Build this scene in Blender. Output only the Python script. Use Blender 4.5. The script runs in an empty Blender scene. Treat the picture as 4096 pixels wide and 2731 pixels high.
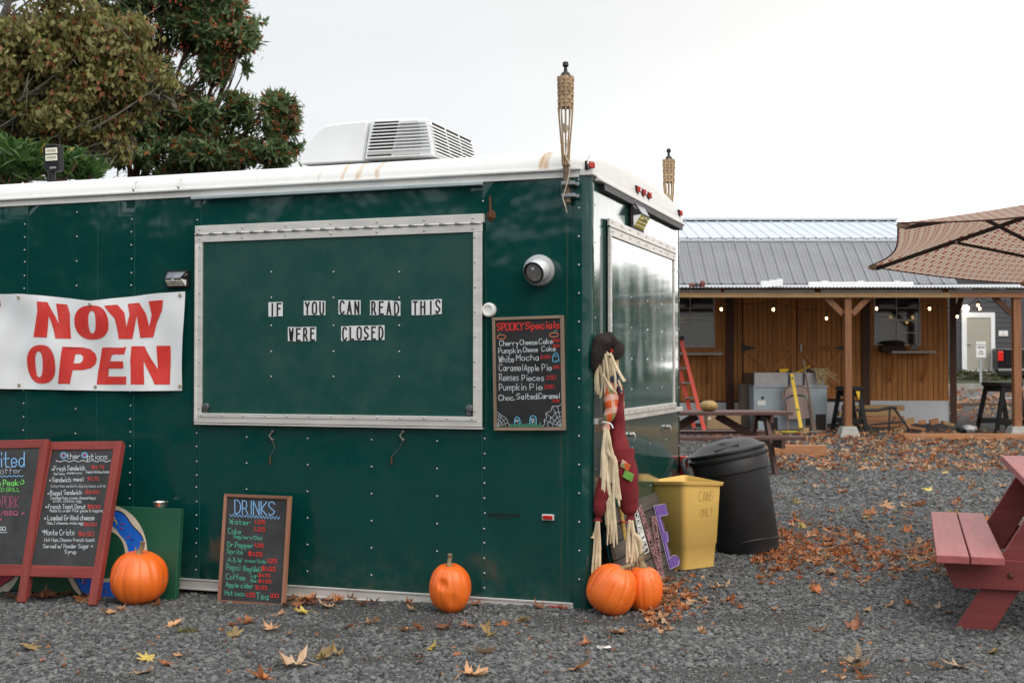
import bpy, bmesh, math, random
import numpy as np
from mathutils import Vector, Matrix, noise as mnoise

random.seed(7)
rng = np.random.default_rng(7)
SC = bpy.context.scene
COL = SC.collection
rad = math.radians

# ------------------------------------------------------------------ camera, sky, sun, exposure
FPX, CAMH = 5040.0, 1.2                     # focal length in photograph pixels, eye height (m)
PITCH = math.atan(104.5 / FPX)
cam = bpy.data.cameras.new('camera')
cam.sensor_width = 36.0
cam.lens = 36.0 * FPX / 4096.0
cam.clip_end = 2000
cam.dof.use_dof = True
cam.dof.focus_distance = 6.6
cam.dof.aperture_fstop = 5.6
camo = bpy.data.objects.new('camera', cam)
COL.objects.link(camo)
camo.location = (0, 0, CAMH)
camo.rotation_euler = (math.pi / 2 + PITCH, 0, 0)
SC.camera = camo
SC.view_settings.view_transform = 'Standard'
SC.view_settings.look = 'None'
SC.view_settings.exposure = 0.50
SC.view_settings.gamma = 1.0

SUN_EL, SUN_AZ = rad(40), rad(140)          # soft sun behind cloud, from the right and a little behind the camera
world = bpy.data.worlds.new('World')
SC.world = world
world.use_nodes = True
nt = world.node_tree
nt.nodes.clear()
def wn(t, **k):
    n = nt.nodes.new(t)
    for a, b in k.items():
        setattr(n, a, b)
    return n
def wmath(op, a, b=None, c=None, clamp=False):
    n = wn('ShaderNodeMath', operation=op, use_clamp=clamp)
    for i, s in enumerate((a, b, c)):
        if s is None: continue
        if isinstance(s, (int, float)): n.inputs[i].default_value = s
        else: nt.links.new(s, n.inputs[i])
    return n.outputs[0]
out = wn('ShaderNodeOutputWorld')
bg = wn('ShaderNodeBackground')
bg.inputs['Strength'].default_value = 0.1
nt.links.new(bg.outputs[0], out.inputs[0])
sky = wn('ShaderNodeTexSky', sky_type='NISHITA')
sky.sun_disc = False
sky.sun_elevation = SUN_EL
sky.sun_rotation = SUN_AZ
tc = wn('ShaderNodeTexCoord')
sep = wn('ShaderNodeSeparateXYZ')
nt.links.new(tc.outputs['Generated'], sep.inputs[0])
mp = wn('ShaderNodeMapping')
mp.inputs['Scale'].default_value = (1.0, 1.0, 3.2)
nt.links.new(tc.outputs['Generated'], mp.inputs[0])
cl = wn('ShaderNodeTexNoise')
cl.inputs['Scale'].default_value = 2.1
cl.inputs['Detail'].default_value = 5
cl.inputs['Roughness'].default_value = 0.45
nt.links.new(mp.outputs[0], cl.inputs['Vector'])
z = wmath('MAXIMUM', sep.outputs[2], 0.0)
hor = wmath('POWER', wmath('SUBTRACT', 1.0, z, clamp=True), 5.0)
dn = wn('ShaderNodeVectorMath', operation='DOT_PRODUCT')
nt.links.new(tc.outputs['Generated'], dn.inputs[0])
dn.inputs[1].default_value = (0.52, 0.84, 0.12)
glow = wmath('POWER', wmath('MAXIMUM', dn.outputs['Value'], 0.0), 14.0)
lum = wmath('ADD', wmath('MULTIPLY_ADD', hor, 0.20, 0.53), wmath('MULTIPLY', wmath('MULTIPLY', glow, wmath('MULTIPLY', hor, hor)), 4.6))
lum = wmath('ADD', lum, wmath('MULTIPLY', wmath('MULTIPLY', z, z), 1.0))
lum = wmath('MULTIPLY', lum, wmath('MULTIPLY_ADD', cl.outputs['Fac'], 0.30, 0.85))
# thinner, bluer cloud to the left, warm bright cloud to the right
left = wmath('MULTIPLY_ADD', sep.outputs[0], -1.3, 0.35, clamp=True)
cmix = wn('ShaderNodeMix', data_type='RGBA')
nt.links.new(left, cmix.inputs[0])
cmix.inputs[6].default_value = (10.3, 10.05, 9.7, 1)
cmix.inputs[7].default_value = (9.4, 10.0, 10.4, 1)
cm2 = wn('ShaderNodeVectorMath', operation='SCALE')
nt.links.new(cmix.outputs[2], cm2.inputs[0])
nt.links.new(lum, cm2.inputs['Scale'])
fin = wn('ShaderNodeMix', data_type='RGBA')
fin.inputs[0].default_value = 0.93
nt.links.new(sky.outputs[0], fin.inputs[6])
nt.links.new(cm2.outputs[0], fin.inputs[7])
nt.links.new(fin.outputs[2], bg.inputs['Color'])

sun = bpy.data.lights.new('sun', 'SUN')
sun.energy = 1.3
sun.angle = rad(55)
sun.color = (1.0, 0.93, 0.84)
suno = bpy.data.objects.new('sun', sun)
COL.objects.link(suno)
sd = Vector((math.sin(SUN_AZ) * math.cos(SUN_EL), math.cos(SUN_AZ) * math.cos(SUN_EL), math.sin(SUN_EL)))
suno.rotation_euler = sd.to_track_quat('Z', 'Y').to_euler()

# ------------------------------------------------------------------ measuring helpers (photograph pixel -> place)
CP, SP = math.cos(PITCH), math.sin(PITCH)
CAM = Vector((0, 0, CAMH))
def ray(u, v):
    y = -(v - 1365.5) / FPX
    return Vector(((u - 2048) / FPX, CP - y * SP, SP + y * CP))
def D(u, v, y):
    d = ray(u, v)
    return CAM + d * (y / d.y)
def lerp(a, b, t): return a + (b - a) * t
def far_z(y):
    pr = ((-1e4, 0), (16, 0), (20, .08), (23, .19), (35, .36), (46, .42), (60, .5), (1e4, .5))
    for (a, b), (c, d) in zip(pr, pr[1:]):
        if y <= c: return lerp(b, d, (y - a) / (c - a))
    return .5
def gz(x, y):
    t = max(-2.6, min(x, 0.0)) * 0.03 * max(0, min(1, (14 - y) / 4))
    return far_z(y) + t
def G(u, v, dz=0.0):
    d = ray(u, v); z = 0.0
    for _ in range(12):
        p = CAM + d * ((z - CAMH) / d.z)
        z = gz(p.x, p.y) + dz
    return p
TA = rad(19.17)
TO = Vector((0.3935, 6.2626, 0))
RX = Vector((math.cos(TA), -math.sin(TA), 0)); RY = Vector((math.sin(TA), math.cos(TA), 0))
FT = Matrix.Translation(TO) @ Matrix.Rotation(-TA, 4, 'Z')          # trailer frame: x to the right along the side, y along the rear
def S(u, v, y=0.0):                                                   # pixel -> (x,y,z) on a plane parallel to the trailer side
    d = ray(u, v); n = RY; q = CAM + d * ((TO + RY * y - CAM).dot(n) / d.dot(n)) - TO
    return Vector((q.dot(RX), y, q.z))
def R(u, v, x=0.0):                                                   # pixel -> point on a plane parallel to the trailer rear
    d = ray(u, v); n = RX; q = CAM + d * ((TO + RX * x - CAM).dot(n) / d.dot(n)) - TO
    return Vector((x, q.dot(RY), q.z))
def loc(p):
    q = Vector(p) - TO
    return Vector((q.dot(RX), q.dot(RY), q.z))
def TW(p): return FT @ Vector(p)

# ------------------------------------------------------------------ materials
MATS = {}
def lin(r, g, b):
    f = lambda c: c / 12.92 if c <= .04045 else ((c + .055) / 1.055) ** 2.4
    return (f(r / 255), f(g / 255), f(b / 255))
class Nodes:
    def __init__(s, name):
        s.m = bpy.data.materials.new(name); s.m.use_nodes = True
        s.t = s.m.node_tree; s.b = s.t.nodes['Principled BSDF']; s.o = s.t.nodes['Material Output']
    def n(s, typ, ins=None, **k):
        n = s.t.nodes.new(typ)
        for a, b in k.items(): setattr(n, a, b)
        for a, b in (ins or {}).items(): s.put(n.inputs[a], b)
        return n
    def put(s, sock, v):
        if isinstance(v, bpy.types.NodeSocket): s.t.links.new(v, sock)
        else:
            if sock.type == 'RGBA' and len(v) == 3: v = (*v, 1)
            sock.default_value = v
    def math(s, op, a, b=0.0, clamp=False):
        return s.n('ShaderNodeMath', {0: a, 1: b}, operation=op, use_clamp=clamp).outputs[0]
    def mix(s, f, a, b):
        return s.n('ShaderNodeMix', {0: f, 6: a, 7: b}, data_type='RGBA').outputs[2]
    def noise(s, vec, scale, detail=4, rough=.55):
        return s.n('ShaderNodeTexNoise', {'Vector': vec, 'Scale': scale, 'Detail': detail, 'Roughness': rough}).outputs['Fac']
    def ramp(s, f, lo, hi):
        return s.n('ShaderNodeMapRange', {0: f, 1: lo, 2: hi, 3: 0.0, 4: 1.0}, clamp=True).outputs[0]
    def coord(s, kind='Object', scale=(1, 1, 1), rot=(0, 0, 0)):
        c = s.n('ShaderNodeTexCoord')
        return s.n('ShaderNodeMapping', {'Vector': c.outputs[kind], 'Scale': scale, 'Rotation': rot}).outputs[0]
    def bump(s, h, dist, strength=1.0, normal=None):
        ins = {'Height': h, 'Distance': dist, 'Strength': strength}
        if normal is not None: ins['Normal'] = normal
        return s.n('ShaderNodeBump', ins).outputs[0]
def M(name, col, rough=.6, metal=0.0, var=.18, scale=9.0, bump=.0, bscale=60.0, stretch=(1, 1, 1), coat=0.0, col2=None, orand=0.0, irand=0.0, spec=.5, dirt=0.0, emit=None):
    if name in MATS: return MATS[name]
    k = Nodes(name)
    v = k.coord('Object', stretch)
    if orand:
        oi = k.n('ShaderNodeObjectInfo')
        off = k.n('ShaderNodeVectorMath', {0: v, 1: oi.outputs['Location']}, operation='ADD').outputs[0]
        rr = k.n('ShaderNodeCombineXYZ', {0: k.math('MULTIPLY', oi.outputs['Random'], 37.0), 1: k.math('MULTIPLY', oi.outputs['Random'], 91.0), 2: 0.0}).outputs[0]
        v = k.n('ShaderNodeVectorMath', {0: off, 1: rr}, operation='ADD').outputs[0]
    a = tuple(c * (1 - var) for c in col); b = col2 or tuple(min(1, c * (1 + var)) for c in col)
    f = k.ramp(k.noise(v, scale, 5, .6), .3, .7)
    c = k.mix(f, a, b)
    rnd = None
    if orand: rnd = oi.outputs['Random']; amt = orand
    if irand: rnd = k.n('ShaderNodeNewGeometry').outputs['Random Per Island']; amt = irand
    if rnd is not None:
        g = k.math('ADD', k.math('MULTIPLY', rnd, 2 * amt), 1 - amt)
        c = k.n('ShaderNodeVectorMath', {0: c, 'Scale': g}, operation='SCALE').outputs[0]
    if dirt:
        dm = k.ramp(k.noise(k.coord('Object', (1, 1, 1)), scale * .37, 6, .65), .52, .75)
        c = k.mix(k.math('MULTIPLY', dm, dirt), c, (.09, .075, .06))
    k.put(k.b.inputs['Base Color'], c)
    rv = k.math('ADD', k.math('MULTIPLY', k.noise(v, scale * 2.3), .25 * rough), rough * .87, clamp=True)
    k.put(k.b.inputs['Roughness'], rv)
    k.b.inputs['Metallic'].default_value = metal
    k.b.inputs['Specular IOR Level'].default_value = spec
    k.b.inputs['Coat Weight'].default_value = coat
    k.b.inputs['Coat Roughness'].default_value = .05
    if bump: k.put(k.b.inputs['Normal'], k.bump(k.noise(v, bscale, 4), bump))
    if emit:
        k.b.inputs['Emission Color'].default_value = (*emit[0], 1); k.b.inputs['Emission Strength'].default_value = emit[1]
    MATS[name] = k.m
    return k.m
def wood(name, col, axis='x', **kw):
    st = {'x': (.6, 9, 9), 'y': (9, .6, 9), 'z': (9, 9, .6)}[axis]
    d = dict(rough=.65, var=.28, scale=4.0, bump=.0012, bscale=14.0, stretch=st)
    d.update(kw)
    return M(name, col, **d)

def paint_material():
    k = Nodes('trailer_green_paint'); v = k.coord('Object')
    big = k.noise(v, 1.9, 1, .4); mid = k.noise(v, 4.3, 2, .5); fine = k.noise(v, 420, 2)
    dust = k.ramp(k.noise(k.coord('Object', (1, 1, .55)), 5, 7, .65), .5, .85)
    streak = k.ramp(k.noise(k.coord('Object', (60, 60, .7)), 1.0, 4, .7), .56, .78)
    sx = k.n('ShaderNodeSeparateXYZ', {0: v})
    rear = k.math('GREATER_THAN', sx.outputs[0], -.01)
    near_corner = k.math('MULTIPLY', k.ramp(sx.outputs[0], -.2, -.13), k.math('SUBTRACT', 1.0, k.ramp(sx.outputs[0], -.105, -.085), clamp=True))
    c = k.mix(k.noise(v, 30, 3), (.0019, .042, .037), (.0030, .055, .047))
    c = k.mix(k.math('MULTIPLY', dust, .05), c, (.10, .18, .16))
    c = k.mix(k.math('MULTIPLY', k.math('MULTIPLY', streak, near_corner), .55), c, (.17, .13, .06))
    rs = k.math('MULTIPLY', k.math('MULTIPLY', streak, rear), .35)
    c = k.mix(rs, c, (.16, .15, .10))
    low = k.math('MULTIPLY', k.math('SUBTRACT', 1.0, k.ramp(sx.outputs[2], .03, .30), clamp=True), k.ramp(k.noise(v, 11, 6, .7), .40, .75)); c = k.mix(k.math('MULTIPLY', low, .35), c, (.12, .11, .09))
    scr = k.ramp(k.noise(k.coord('Object', (9, 9, 30)), 7, 2, .5), .765, .79)
    c = k.mix(k.math('MULTIPLY', scr, .5), c, (.35, .45, .42))
    k.put(k.b.inputs['Base Color'], c)
    k.put(k.b.inputs['Roughness'], k.math('ADD', k.math('MULTIPLY', dust, .18), .13))
    k.b.inputs['Coat Weight'].default_value = .25
    k.b.inputs['Specular IOR Level'].default_value = .42
    k.b.inputs['Coat Roughness'].default_value = .08
    n1 = k.bump(big, .030)
    n2 = k.bump(mid, .011, normal=n1)
    n3 = k.bump(fine, .00008, normal=n2)
    k.put(k.b.inputs['Normal'], n3); k.put(k.b.inputs['Coat Normal'], n2)
    return k.m
def hatch_material():
    k = Nodes('hatch_green_paint'); v = k.coord('Object')
    d = k.ramp(k.noise(v, 6, 8, .72), .42, .8); f = k.noise(v, 90, 4, .7)
    c = k.mix(f, (.0024, .046, .039), (.0042, .064, .052))
    c = k.mix(k.math('MULTIPLY', d, .09), c, (.13, .18, .16))
    sp = k.ramp(k.noise(k.coord('Object', (14, 14, 14)), 8, 1), .80, .83)
    c = k.mix(k.math('MULTIPLY', sp, .55), c, (.4, .47, .44))
    k.put(k.b.inputs['Base Color'], c); k.put(k.b.inputs['Roughness'], k.math('ADD', k.math('MULTIPLY', d, .25), .36))
    k.put(k.b.inputs['Normal'], k.bump(k.noise(v, 2.4, 1), .01, normal=k.bump(f, .0006)))
    return k.m
def rear_material():
    k = Nodes('weathered_rear_paint'); v = k.coord('Object')
    st = k.ramp(k.noise(k.coord('Object', (30, 22, .8)), 1.0, 5, .7), .40, .78); st2 = k.ramp(k.noise(k.coord('Object', (8, 5, .5)), 1.0, 4, .6), .45, .75)
    c = k.mix(k.noise(v, 25, 4), (.003, .056, .050), (.006, .075, .064))
    c = k.mix(k.math('MULTIPLY', st, .20), c, (.13, .14, .09)); c = k.mix(k.math('MULTIPLY', st2, .16), c, (.11, .10, .07))
    k.put(k.b.inputs['Base Color'], c); k.put(k.b.inputs['Roughness'], k.math('ADD', k.math('MULTIPLY', st, .08), .11))
    k.b.inputs['Coat Weight'].default_value = .7; k.b.inputs['Coat Roughness'].default_value = .06
    k.put(k.b.inputs['Normal'], k.bump(k.noise(k.coord('Object', (1, 1.6, .8)), 2.2, 1), .006, normal=k.bump(k.noise(v, 160, 3), .0002))); return k.m
def white_roof_material():
    k = Nodes('white_roof_skin'); v = k.coord('Object'); sx = k.n('ShaderNodeSeparateXYZ', {0: v})
    wob = k.math('MULTIPLY', k.math('SUBTRACT', k.noise(k.coord('Object', (1, 1, 1)), 9, 3), .5), .05)
    x = k.math('ADD', sx.outputs[0], wob)
    tot = None
    for cx, w, a in ((-.245, .034, 1.6), (-1.38, .018, .9), (-1.285, .03, .8), (-1.175, .018, 1.1), (-1.52, .008, .5), (-1.9, .006, .4)):
        d = k.math('DIVIDE', k.math('ABSOLUTE', k.math('SUBTRACT', x, cx)), w)
        g = k.math('MULTIPLY', k.math('SUBTRACT', 1.0, d, clamp=True), a)
        tot = g if tot is None else k.math('ADD', tot, g, clamp=True)
    br = k.ramp(k.noise(k.coord('Object', (40, 5, 3)), 2.2, 5, .7), .25, .6)
    m = k.math('MULTIPLY', tot, br, clamp=True)
    grime = k.ramp(k.noise(k.coord('Object', (6, 3, 1.5)), 2.5, 6, .7), .5, .9)
    c = k.mix(k.math('MULTIPLY', grime, .22), (.70, .70, .69), (.42, .38, .30))
    c = k.mix(m, c, (.46, .25, .07))
    k.put(k.b.inputs['Base Color'], c); k.b.inputs['Roughness'].default_value = .42
    k.put(k.b.inputs['Normal'], k.bump(k.noise(v, 5, 2), .003))
    return k.m

GREEN = paint_material(); HATCH = hatch_material(); WROOF = white_roof_material(); REARP = rear_material()
ALU = M('brushed_aluminium', (.70, .68, .65), .42, .35, var=.12, scale=5, stretch=(1, 1, 6), dirt=.18)
STEEL = M('dull_steel', (.42, .42, .41), .4, .8, var=.15)
RIVET = M('rivet_metal', (.50, .50, .50), .3, .8, var=.1)
BLACKP = M('black_plastic', (.008, .008, .009), .5, var=.2, spec=.3)
BLACKM = M('black_metal', (.014, .014, .015), .5, var=.3)
WHITEP = M('white_plastic', (.78, .78, .76), .4, var=.05)
REDLENS = M('red_lens', (.42, .012, .008), .2, coat=.5)
RUST = M('rusty_iron', (.11, .045, .02), .8, .2, var=.4, scale=60)

# ------------------------------------------------------------------ object helpers
W = {}
def wm(o): return W.get(o, Matrix.Identity(4))
def tag(o, label=None, cat=None, group=None, kind=None):
    if label: o['label'] = label
    if cat: o['category'] = cat
    if group: o['group'] = group
    if kind: o['kind'] = kind
    return o
def link(o, parent=None, mat=None):
    COL.objects.link(o)
    m = mat if mat is not None else Matrix.Identity(4)
    if parent is not None:
        o.parent = parent
        o.matrix_basis = wm(parent).inverted() @ m
    else: o.matrix_basis = m
    W[o] = m
    return o
def thing(name, label, cat, at=(0, 0, 0), frame=None, group=None):
    o = bpy.data.objects.new(name, None); o.empty_display_size = .1
    m = frame if frame is not None else Matrix.Translation(Vector(at))
    link(o, None, m)
    return tag(o, label, cat, group)
class B:
    """collects shapes; build() links them as one mesh object"""
    def __init__(s, frame=None):
        s.v = []; s.f = []; s.mi = []; s.F = frame; s.cur = 0
    def add(s, vs, fs):
        k = len(s.v); s.v += [tuple(p) for p in vs]; s.f += [tuple(i + k for i in f) for f in fs]; s.mi += [s.cur] * len(fs)
        return s
    def box(s, c, d, rot=None):
        c = Vector(c); h = Vector(d) / 2; vs = []
        for x in (-1, 1):
            for y in (-1, 1):
                for z in (-1, 1):
                    p = Vector((x * h.x, y * h.y, z * h.z)); vs.append(c + (rot @ p if rot is not None else p))
        return s.add(vs, [(0, 1, 3, 2), (4, 6, 7, 5), (0, 4, 5, 1), (2, 3, 7, 6), (0, 2, 6, 4), (1, 5, 7, 3)])
    def mm(s, a, b):
        a = Vector(a); b = Vector(b); return s.box((a + b) / 2, [abs(x) for x in (b - a)])
    def bar(s, p, q, w, h, up=(0, 0, 1)):
        p = Vector(p); q = Vector(q); d = q - p; L = d.length; d.normalize(); up = Vector(up)
        x = d.cross(up)
        if x.length < 1e-4: x = d.cross(Vector((1, 0, 0)))
        x.normalize(); y = x.cross(d); m = Matrix((x, d, y)).transposed()
        return s.box((p + q) / 2, (w, L, h), m)
    def tube(s, pts, r, n=8, cap=True):
        pts = [Vector(p) for p in pts]; N = len(pts); rs = r if isinstance(r, (list, tuple)) else [r] * N
        d0 = (pts[1] - pts[0]).normalized(); a = d0.orthogonal().normalized(); vs = []
        for i, p in enumerate(pts):
            d = (pts[min(i + 1, N - 1)] - pts[max(i - 1, 0)]).normalized()
            a = a - d * a.dot(d)
            a = a.normalized() if a.length > 1e-6 else d.orthogonal().normalized()
            b = d.cross(a)
            for k in range(n):
                t = 2 * math.pi * k / n; vs.append(p + (a * math.cos(t) + b * math.sin(t)) * rs[i])
        fs = [(i * n + k, i * n + (k + 1) % n, (i + 1) * n + (k + 1) % n, (i + 1) * n + k) for i in range(N - 1) for k in range(n)]
        if cap: fs += [tuple(range(n))[::-1], tuple((N - 1) * n + k for k in range(n))]
        return s.add(vs, fs)
    def lathe(s, prof, c=(0, 0, 0), n=20, rot=None, cap=True):
        c = Vector(c); vs = []
        for r, z in prof:
            for k in range(n):
                t = 2 * math.pi * k / n; p = Vector((r * math.cos(t), r * math.sin(t), z)); vs.append(c + (rot @ p if rot is not None else p))
        N = len(prof)
        fs = [(i * n + k, i * n + (k + 1) % n, (i + 1) * n + (k + 1) % n, (i + 1) * n + k) for i in range(N - 1) for k in range(n)]
        if cap: fs += [tuple(range(n))[::-1], tuple((N - 1) * n + k for k in range(n))]
        return s.add(vs, fs)
    def prism(s, poly, vec):
        n = len(poly); vec = Vector(vec); p = [Vector(q) for q in poly]; vs = p + [q + vec for q in p]
        return s.add(vs, [tuple(range(n)), tuple(range(2 * n - 1, n - 1, -1))] + [(k, n + k, n + (k + 1) % n, (k + 1) % n) for k in range(n)])
    def grid(s, fn, nu, nv):
        vs = [fn(i / nu, j / nv) for j in range(nv + 1) for i in range(nu + 1)]
        return s.add(vs, [(j * (nu + 1) + i, j * (nu + 1) + i + 1, (j + 1) * (nu + 1) + i + 1, (j + 1) * (nu + 1) + i) for j in range(nv) for i in range(nu)])
    def blob(s, c, d, n=10, jit=0.0, rot=None):
        c = Vector(c); vs = []; fs = []; m = n // 2
        for j in range(m + 1):
            ph = math.pi * j / m
            for k in range(n):
                t = 2 * math.pi * k / n
                p = Vector((math.sin(ph) * math.cos(t) * d[0] / 2, math.sin(ph) * math.sin(t) * d[1] / 2, math.cos(ph) * d[2] / 2))
                if jit: p *= 1 + jit * mnoise.noise(p.normalized() * 2.3 + c * 9)
                vs.append(c + (rot @ p if rot is not None else p))
        for j in range(m):
            for k in range(n): fs.append((j * n + k, (j + 1) * n + k, (j + 1) * n + (k + 1) % n, j * n + (k + 1) % n))
        return s.add(vs, fs)
    def mesh(s, name, mats, smooth=False, fix=True):
        me = bpy.data.meshes.new(name); me.from_pydata(s.v, [], s.f)
        if not isinstance(mats, (list, tuple)): mats = [mats]
        for m in mats: me.materials.append(m)
        if len(mats) > 1: me.polygons.foreach_set('material_index', s.mi)
        if fix:
            bm = bmesh.new(); bm.from_mesh(me); bmesh.ops.remove_doubles(bm, verts=bm.verts, dist=1e-5)
            bmesh.ops.recalc_face_normals(bm, faces=bm.faces); bm.to_mesh(me); bm.free()
        if smooth: me.polygons.foreach_set('use_smooth', [True] * len(me.polygons))
        me.update()
        return me
    def build(s, name, mats, parent=None, smooth=False, bevel=0.0, seg=2, label=None, kind=None, fix=True):
        Fm = s.F if s.F is not None else Matrix.Identity(4)
        if parent is not None: T = wm(parent); L = T.inverted() @ Fm
        else:
            q = [Fm @ Vector(p) for p in s.v]
            lo = Vector([min(p[i] for p in q) for i in range(3)]); hi = Vector([max(p[i] for p in q) for i in range(3)])
            T = Matrix.Translation(((lo.x + hi.x) / 2, (lo.y + hi.y) / 2, lo.z)); L = T.inverted() @ Fm
        s.v = [tuple(L @ Vector(p)) for p in s.v]
        o = bpy.data.objects.new(name, s.mesh(name, mats, smooth and not bevel, fix))
        link(o, parent, T)
        if bevel:
            md = o.modifiers.new('bevel', 'BEVEL'); md.width = bevel; md.segments = seg; md.limit_method = 'ANGLE'; md.angle_limit = rad(40)
            o.data.polygons.foreach_set('use_smooth', [True] * len(o.data.polygons))
            md.harden_normals = True
        elif smooth:
            try: o.data.set_sharp_from_angle(angle=rad(42))
            except Exception: pass
        return tag(o, label, None, None, kind)
def inst(name, mesh, m, parent=None):
    o = bpy.data.objects.new(name, mesh)
    return link(o, parent, m)
def T3(p, rz=0.0, rx=0.0, ry=0.0, s=1.0):
    return Matrix.Translation(Vector(p)) @ Matrix.Rotation(rz, 4, 'Z') @ Matrix.Rotation(rx, 4, 'X') @ Matrix.Rotation(ry, 4, 'Y') @ Matrix.Scale(s, 4)

# ------------------------------------------------------------------ hand lettering: a stroke font
GL = dict(l.split('=', 1) for l in """A=032a43 1535
B=030a ~0a2a39382707 ~07273645342303
C=~493a1a0805133344
D=030a ~0a2a48452303
E=4a0a0343 0737
F=030a4a 0737
G=~493a1a080513334546 4626
H=030a 434a 0747
I=131a
J=~3a3524130405
K=030a 4a0643
L=0a0343
M=030a264a43
N=030a434a
O=~2a09042344492a
P=030a ~0a2a39372606
Q=~2a09042344492a 2543
R=030a ~0a2a39372606 2643
S=~493a1a0908173645341304
T=0a4a 2a23
U=~0a051333454a
V=0a234a
W=0a1328334a
X=034a 0a43
Y=0a27 4a2723
Z=0a4a0343
a=~371705132336 3733
b=0a03 ~06172736342303
c=~37170604132334
d=3a33 ~3627170604132335
e=~05353627170604132334
f=~3a2a1913 0737
g=~3627170604132335 ~3731201001
h=0a03 ~0617273633
i=1713 191a
j=~27211001 292a
k=0a03 370533
l=1a13
m=0703 ~06172623 ~2637474543
n=0703 ~0617273633
o=~271706041323343627
p=0700 ~06172736342303
q=3730 ~3627170604132335
r=0703 ~05162737
s=~37170625342303
t=~1a142333 0737
u=~0704132335 3733
v=072337
w=0713263347
x=0337 0733
y=0724 3710
z=07370333
0=~2a09042344492a
1=1a13
2=~081a2a382603 0333
3=~091a2a382717 ~172736342303
4=2a0535 2823
5=3a0a07 ~072736342303
6=~2a080604132334361706
7=0a3a13
8=~2718091a2a3927060413233427
9=~3717082a393733
.=0304
,=0402
'=0a08
/=033a
-=0636
+=0646 2824
:=0304 0607
(=~2a080523
)=~0a282503
$=~493a1a0908173645341304 2b22
&=43181a2a280504132345
!=0a06 0304""".split('\n'))
def smooth_poly(p, n=4):
    if len(p) < 3: return p
    q = []
    for i in range(len(p) - 1):
        a = p[max(i - 1, 0)]; b = p[i]; c = p[i + 1]; d = p[min(i + 2, len(p) - 1)]
        for k in range(n):
            t = k / n
            q.append(tuple(.5 * (2 * b[j] + (c[j] - a[j]) * t + (2 * a[j] - 5 * b[j] + 4 * c[j] - d[j]) * t * t + (3 * b[j] - a[j] - 3 * c[j] + d[j]) * t ** 3) for j in (0, 1)))
    return q + [p[-1]]
def glyph(ch):
    s = GL.get(ch, ''); strokes = []; mx = 0
    for part in s.split():
        sm = part[0] == '~'; part = part.lstrip('~')
        pts = [(int(part[i], 36), (int(part[i + 1], 36) - 3) / 7.0) for i in range(0, len(part) - 1, 2)]
        mx = max(mx, max(p[0] for p in pts)); pts = [(p[0] / 7.0, p[1]) for p in pts]
        strokes.append(smooth_poly(pts) if sm else pts)
    return strokes, mx / 7.0
def layout(text):
    x = 0.0; out_ = []
    for ch in text:
        if ch == ' ': x += .38; continue
        st, w = glyph(ch); out_.append((x, st)); x += w + .22
    return out_, max(x - .22, .05)
def strip(pts, w):
    """mitred flat strip along a polyline (2D)"""
    L = []; Rr = []; n = len(pts)
    for i in range(n):
        a = pts[max(i - 1, 0)]; b = pts[min(i + 1, n - 1)]; dx, dy = b[0] - a[0], b[1] - a[1]; l = math.hypot(dx, dy) or 1
        nx, ny = -dy / l * w / 2, dx / l * w / 2; L.append((pts[i][0] + nx, pts[i][1] + ny)); Rr.append((pts[i][0] - nx, pts[i][1] - ny))
    return L, Rr
def write(b, text, x0, yb, x1, cap, w, fn, jit=.02, slant=0.0):
    """write text between x0 and x1 on baseline yb (photo-style y down), fn maps (x, y, lift) to a point"""
    items, tw = layout(text); sx = (x1 - x0) / tw; rr = random.Random(text); k = 0
    for gx, strokes in items:
        oy = rr.uniform(-jit, jit) * cap
        for st in strokes:
            if len(st) < 2: continue
            pts = [(x0 + (gx + p[0]) * sx + slant * p[1] * cap, yb - p[1] * cap + oy) for p in st]
            pts = [p for i, p in enumerate(pts) if i == 0 or math.hypot(p[0] - pts[i - 1][0], p[1] - pts[i - 1][1]) > 1e-6]
            if len(pts) < 2: continue
            pieces = [[pts[0]]]
            for i in range(1, len(pts)):
                pieces[-1].append(pts[i])
                if i < len(pts) - 1:
                    a1 = math.atan2(pts[i][1] - pts[i - 1][1], pts[i][0] - pts[i - 1][0]); a2 = math.atan2(pts[i + 1][1] - pts[i][1], pts[i + 1][0] - pts[i][0])
                    if abs((a2 - a1 + math.pi) % (2 * math.pi) - math.pi) > .75: pieces.append([pts[i]])
            for pc in pieces:
                for e, f in ((0, 1), (-1, -2)):
                    dx, dy = pc[e][0] - pc[f][0], pc[e][1] - pc[f][1]; l = math.hypot(dx, dy) or 1
                    pc[e] = (pc[e][0] + dx / l * w * .42, pc[e][1] + dy / l * w * .42)
                L, Rr = strip(pc, w); n = len(pc); lift = .0012 + (k % 7) * .00012; k += 1
                b.add([fn(p[0], p[1], lift) for p in L + Rr], [(i, i + 1, n + i + 1, n + i) for i in range(n - 1)])
def line(b, pts, w, fn, lift=.0013, sm=True):
    pts = smooth_poly(pts, 3) if sm and len(pts) > 2 else pts
    L, Rr = strip(pts, w); n = len(pts)
    b.add([fn(p[0], p[1], lift) for p in L + Rr], [(i, i + 1, n + i + 1, n + i) for i in range(n - 1)])
def quadmap(tl, tr, bl, br, w, h):
    """maps picture coordinates inside a quad to a board of w x h (origin bottom left)"""
    def fn(x, y, lift=.001):
        u = v = .5
        for _ in range(6):
            l = lerp(tl[0], bl[0], v); r = lerp(tr[0], br[0], v); u = (x - l) / (r - l)
            t = lerp(tl[1], tr[1], u); d = lerp(bl[1], br[1], u); v = (y - t) / (d - t)
        return Vector((u * w, (1 - v) * h, lift))
    return fn
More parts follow.
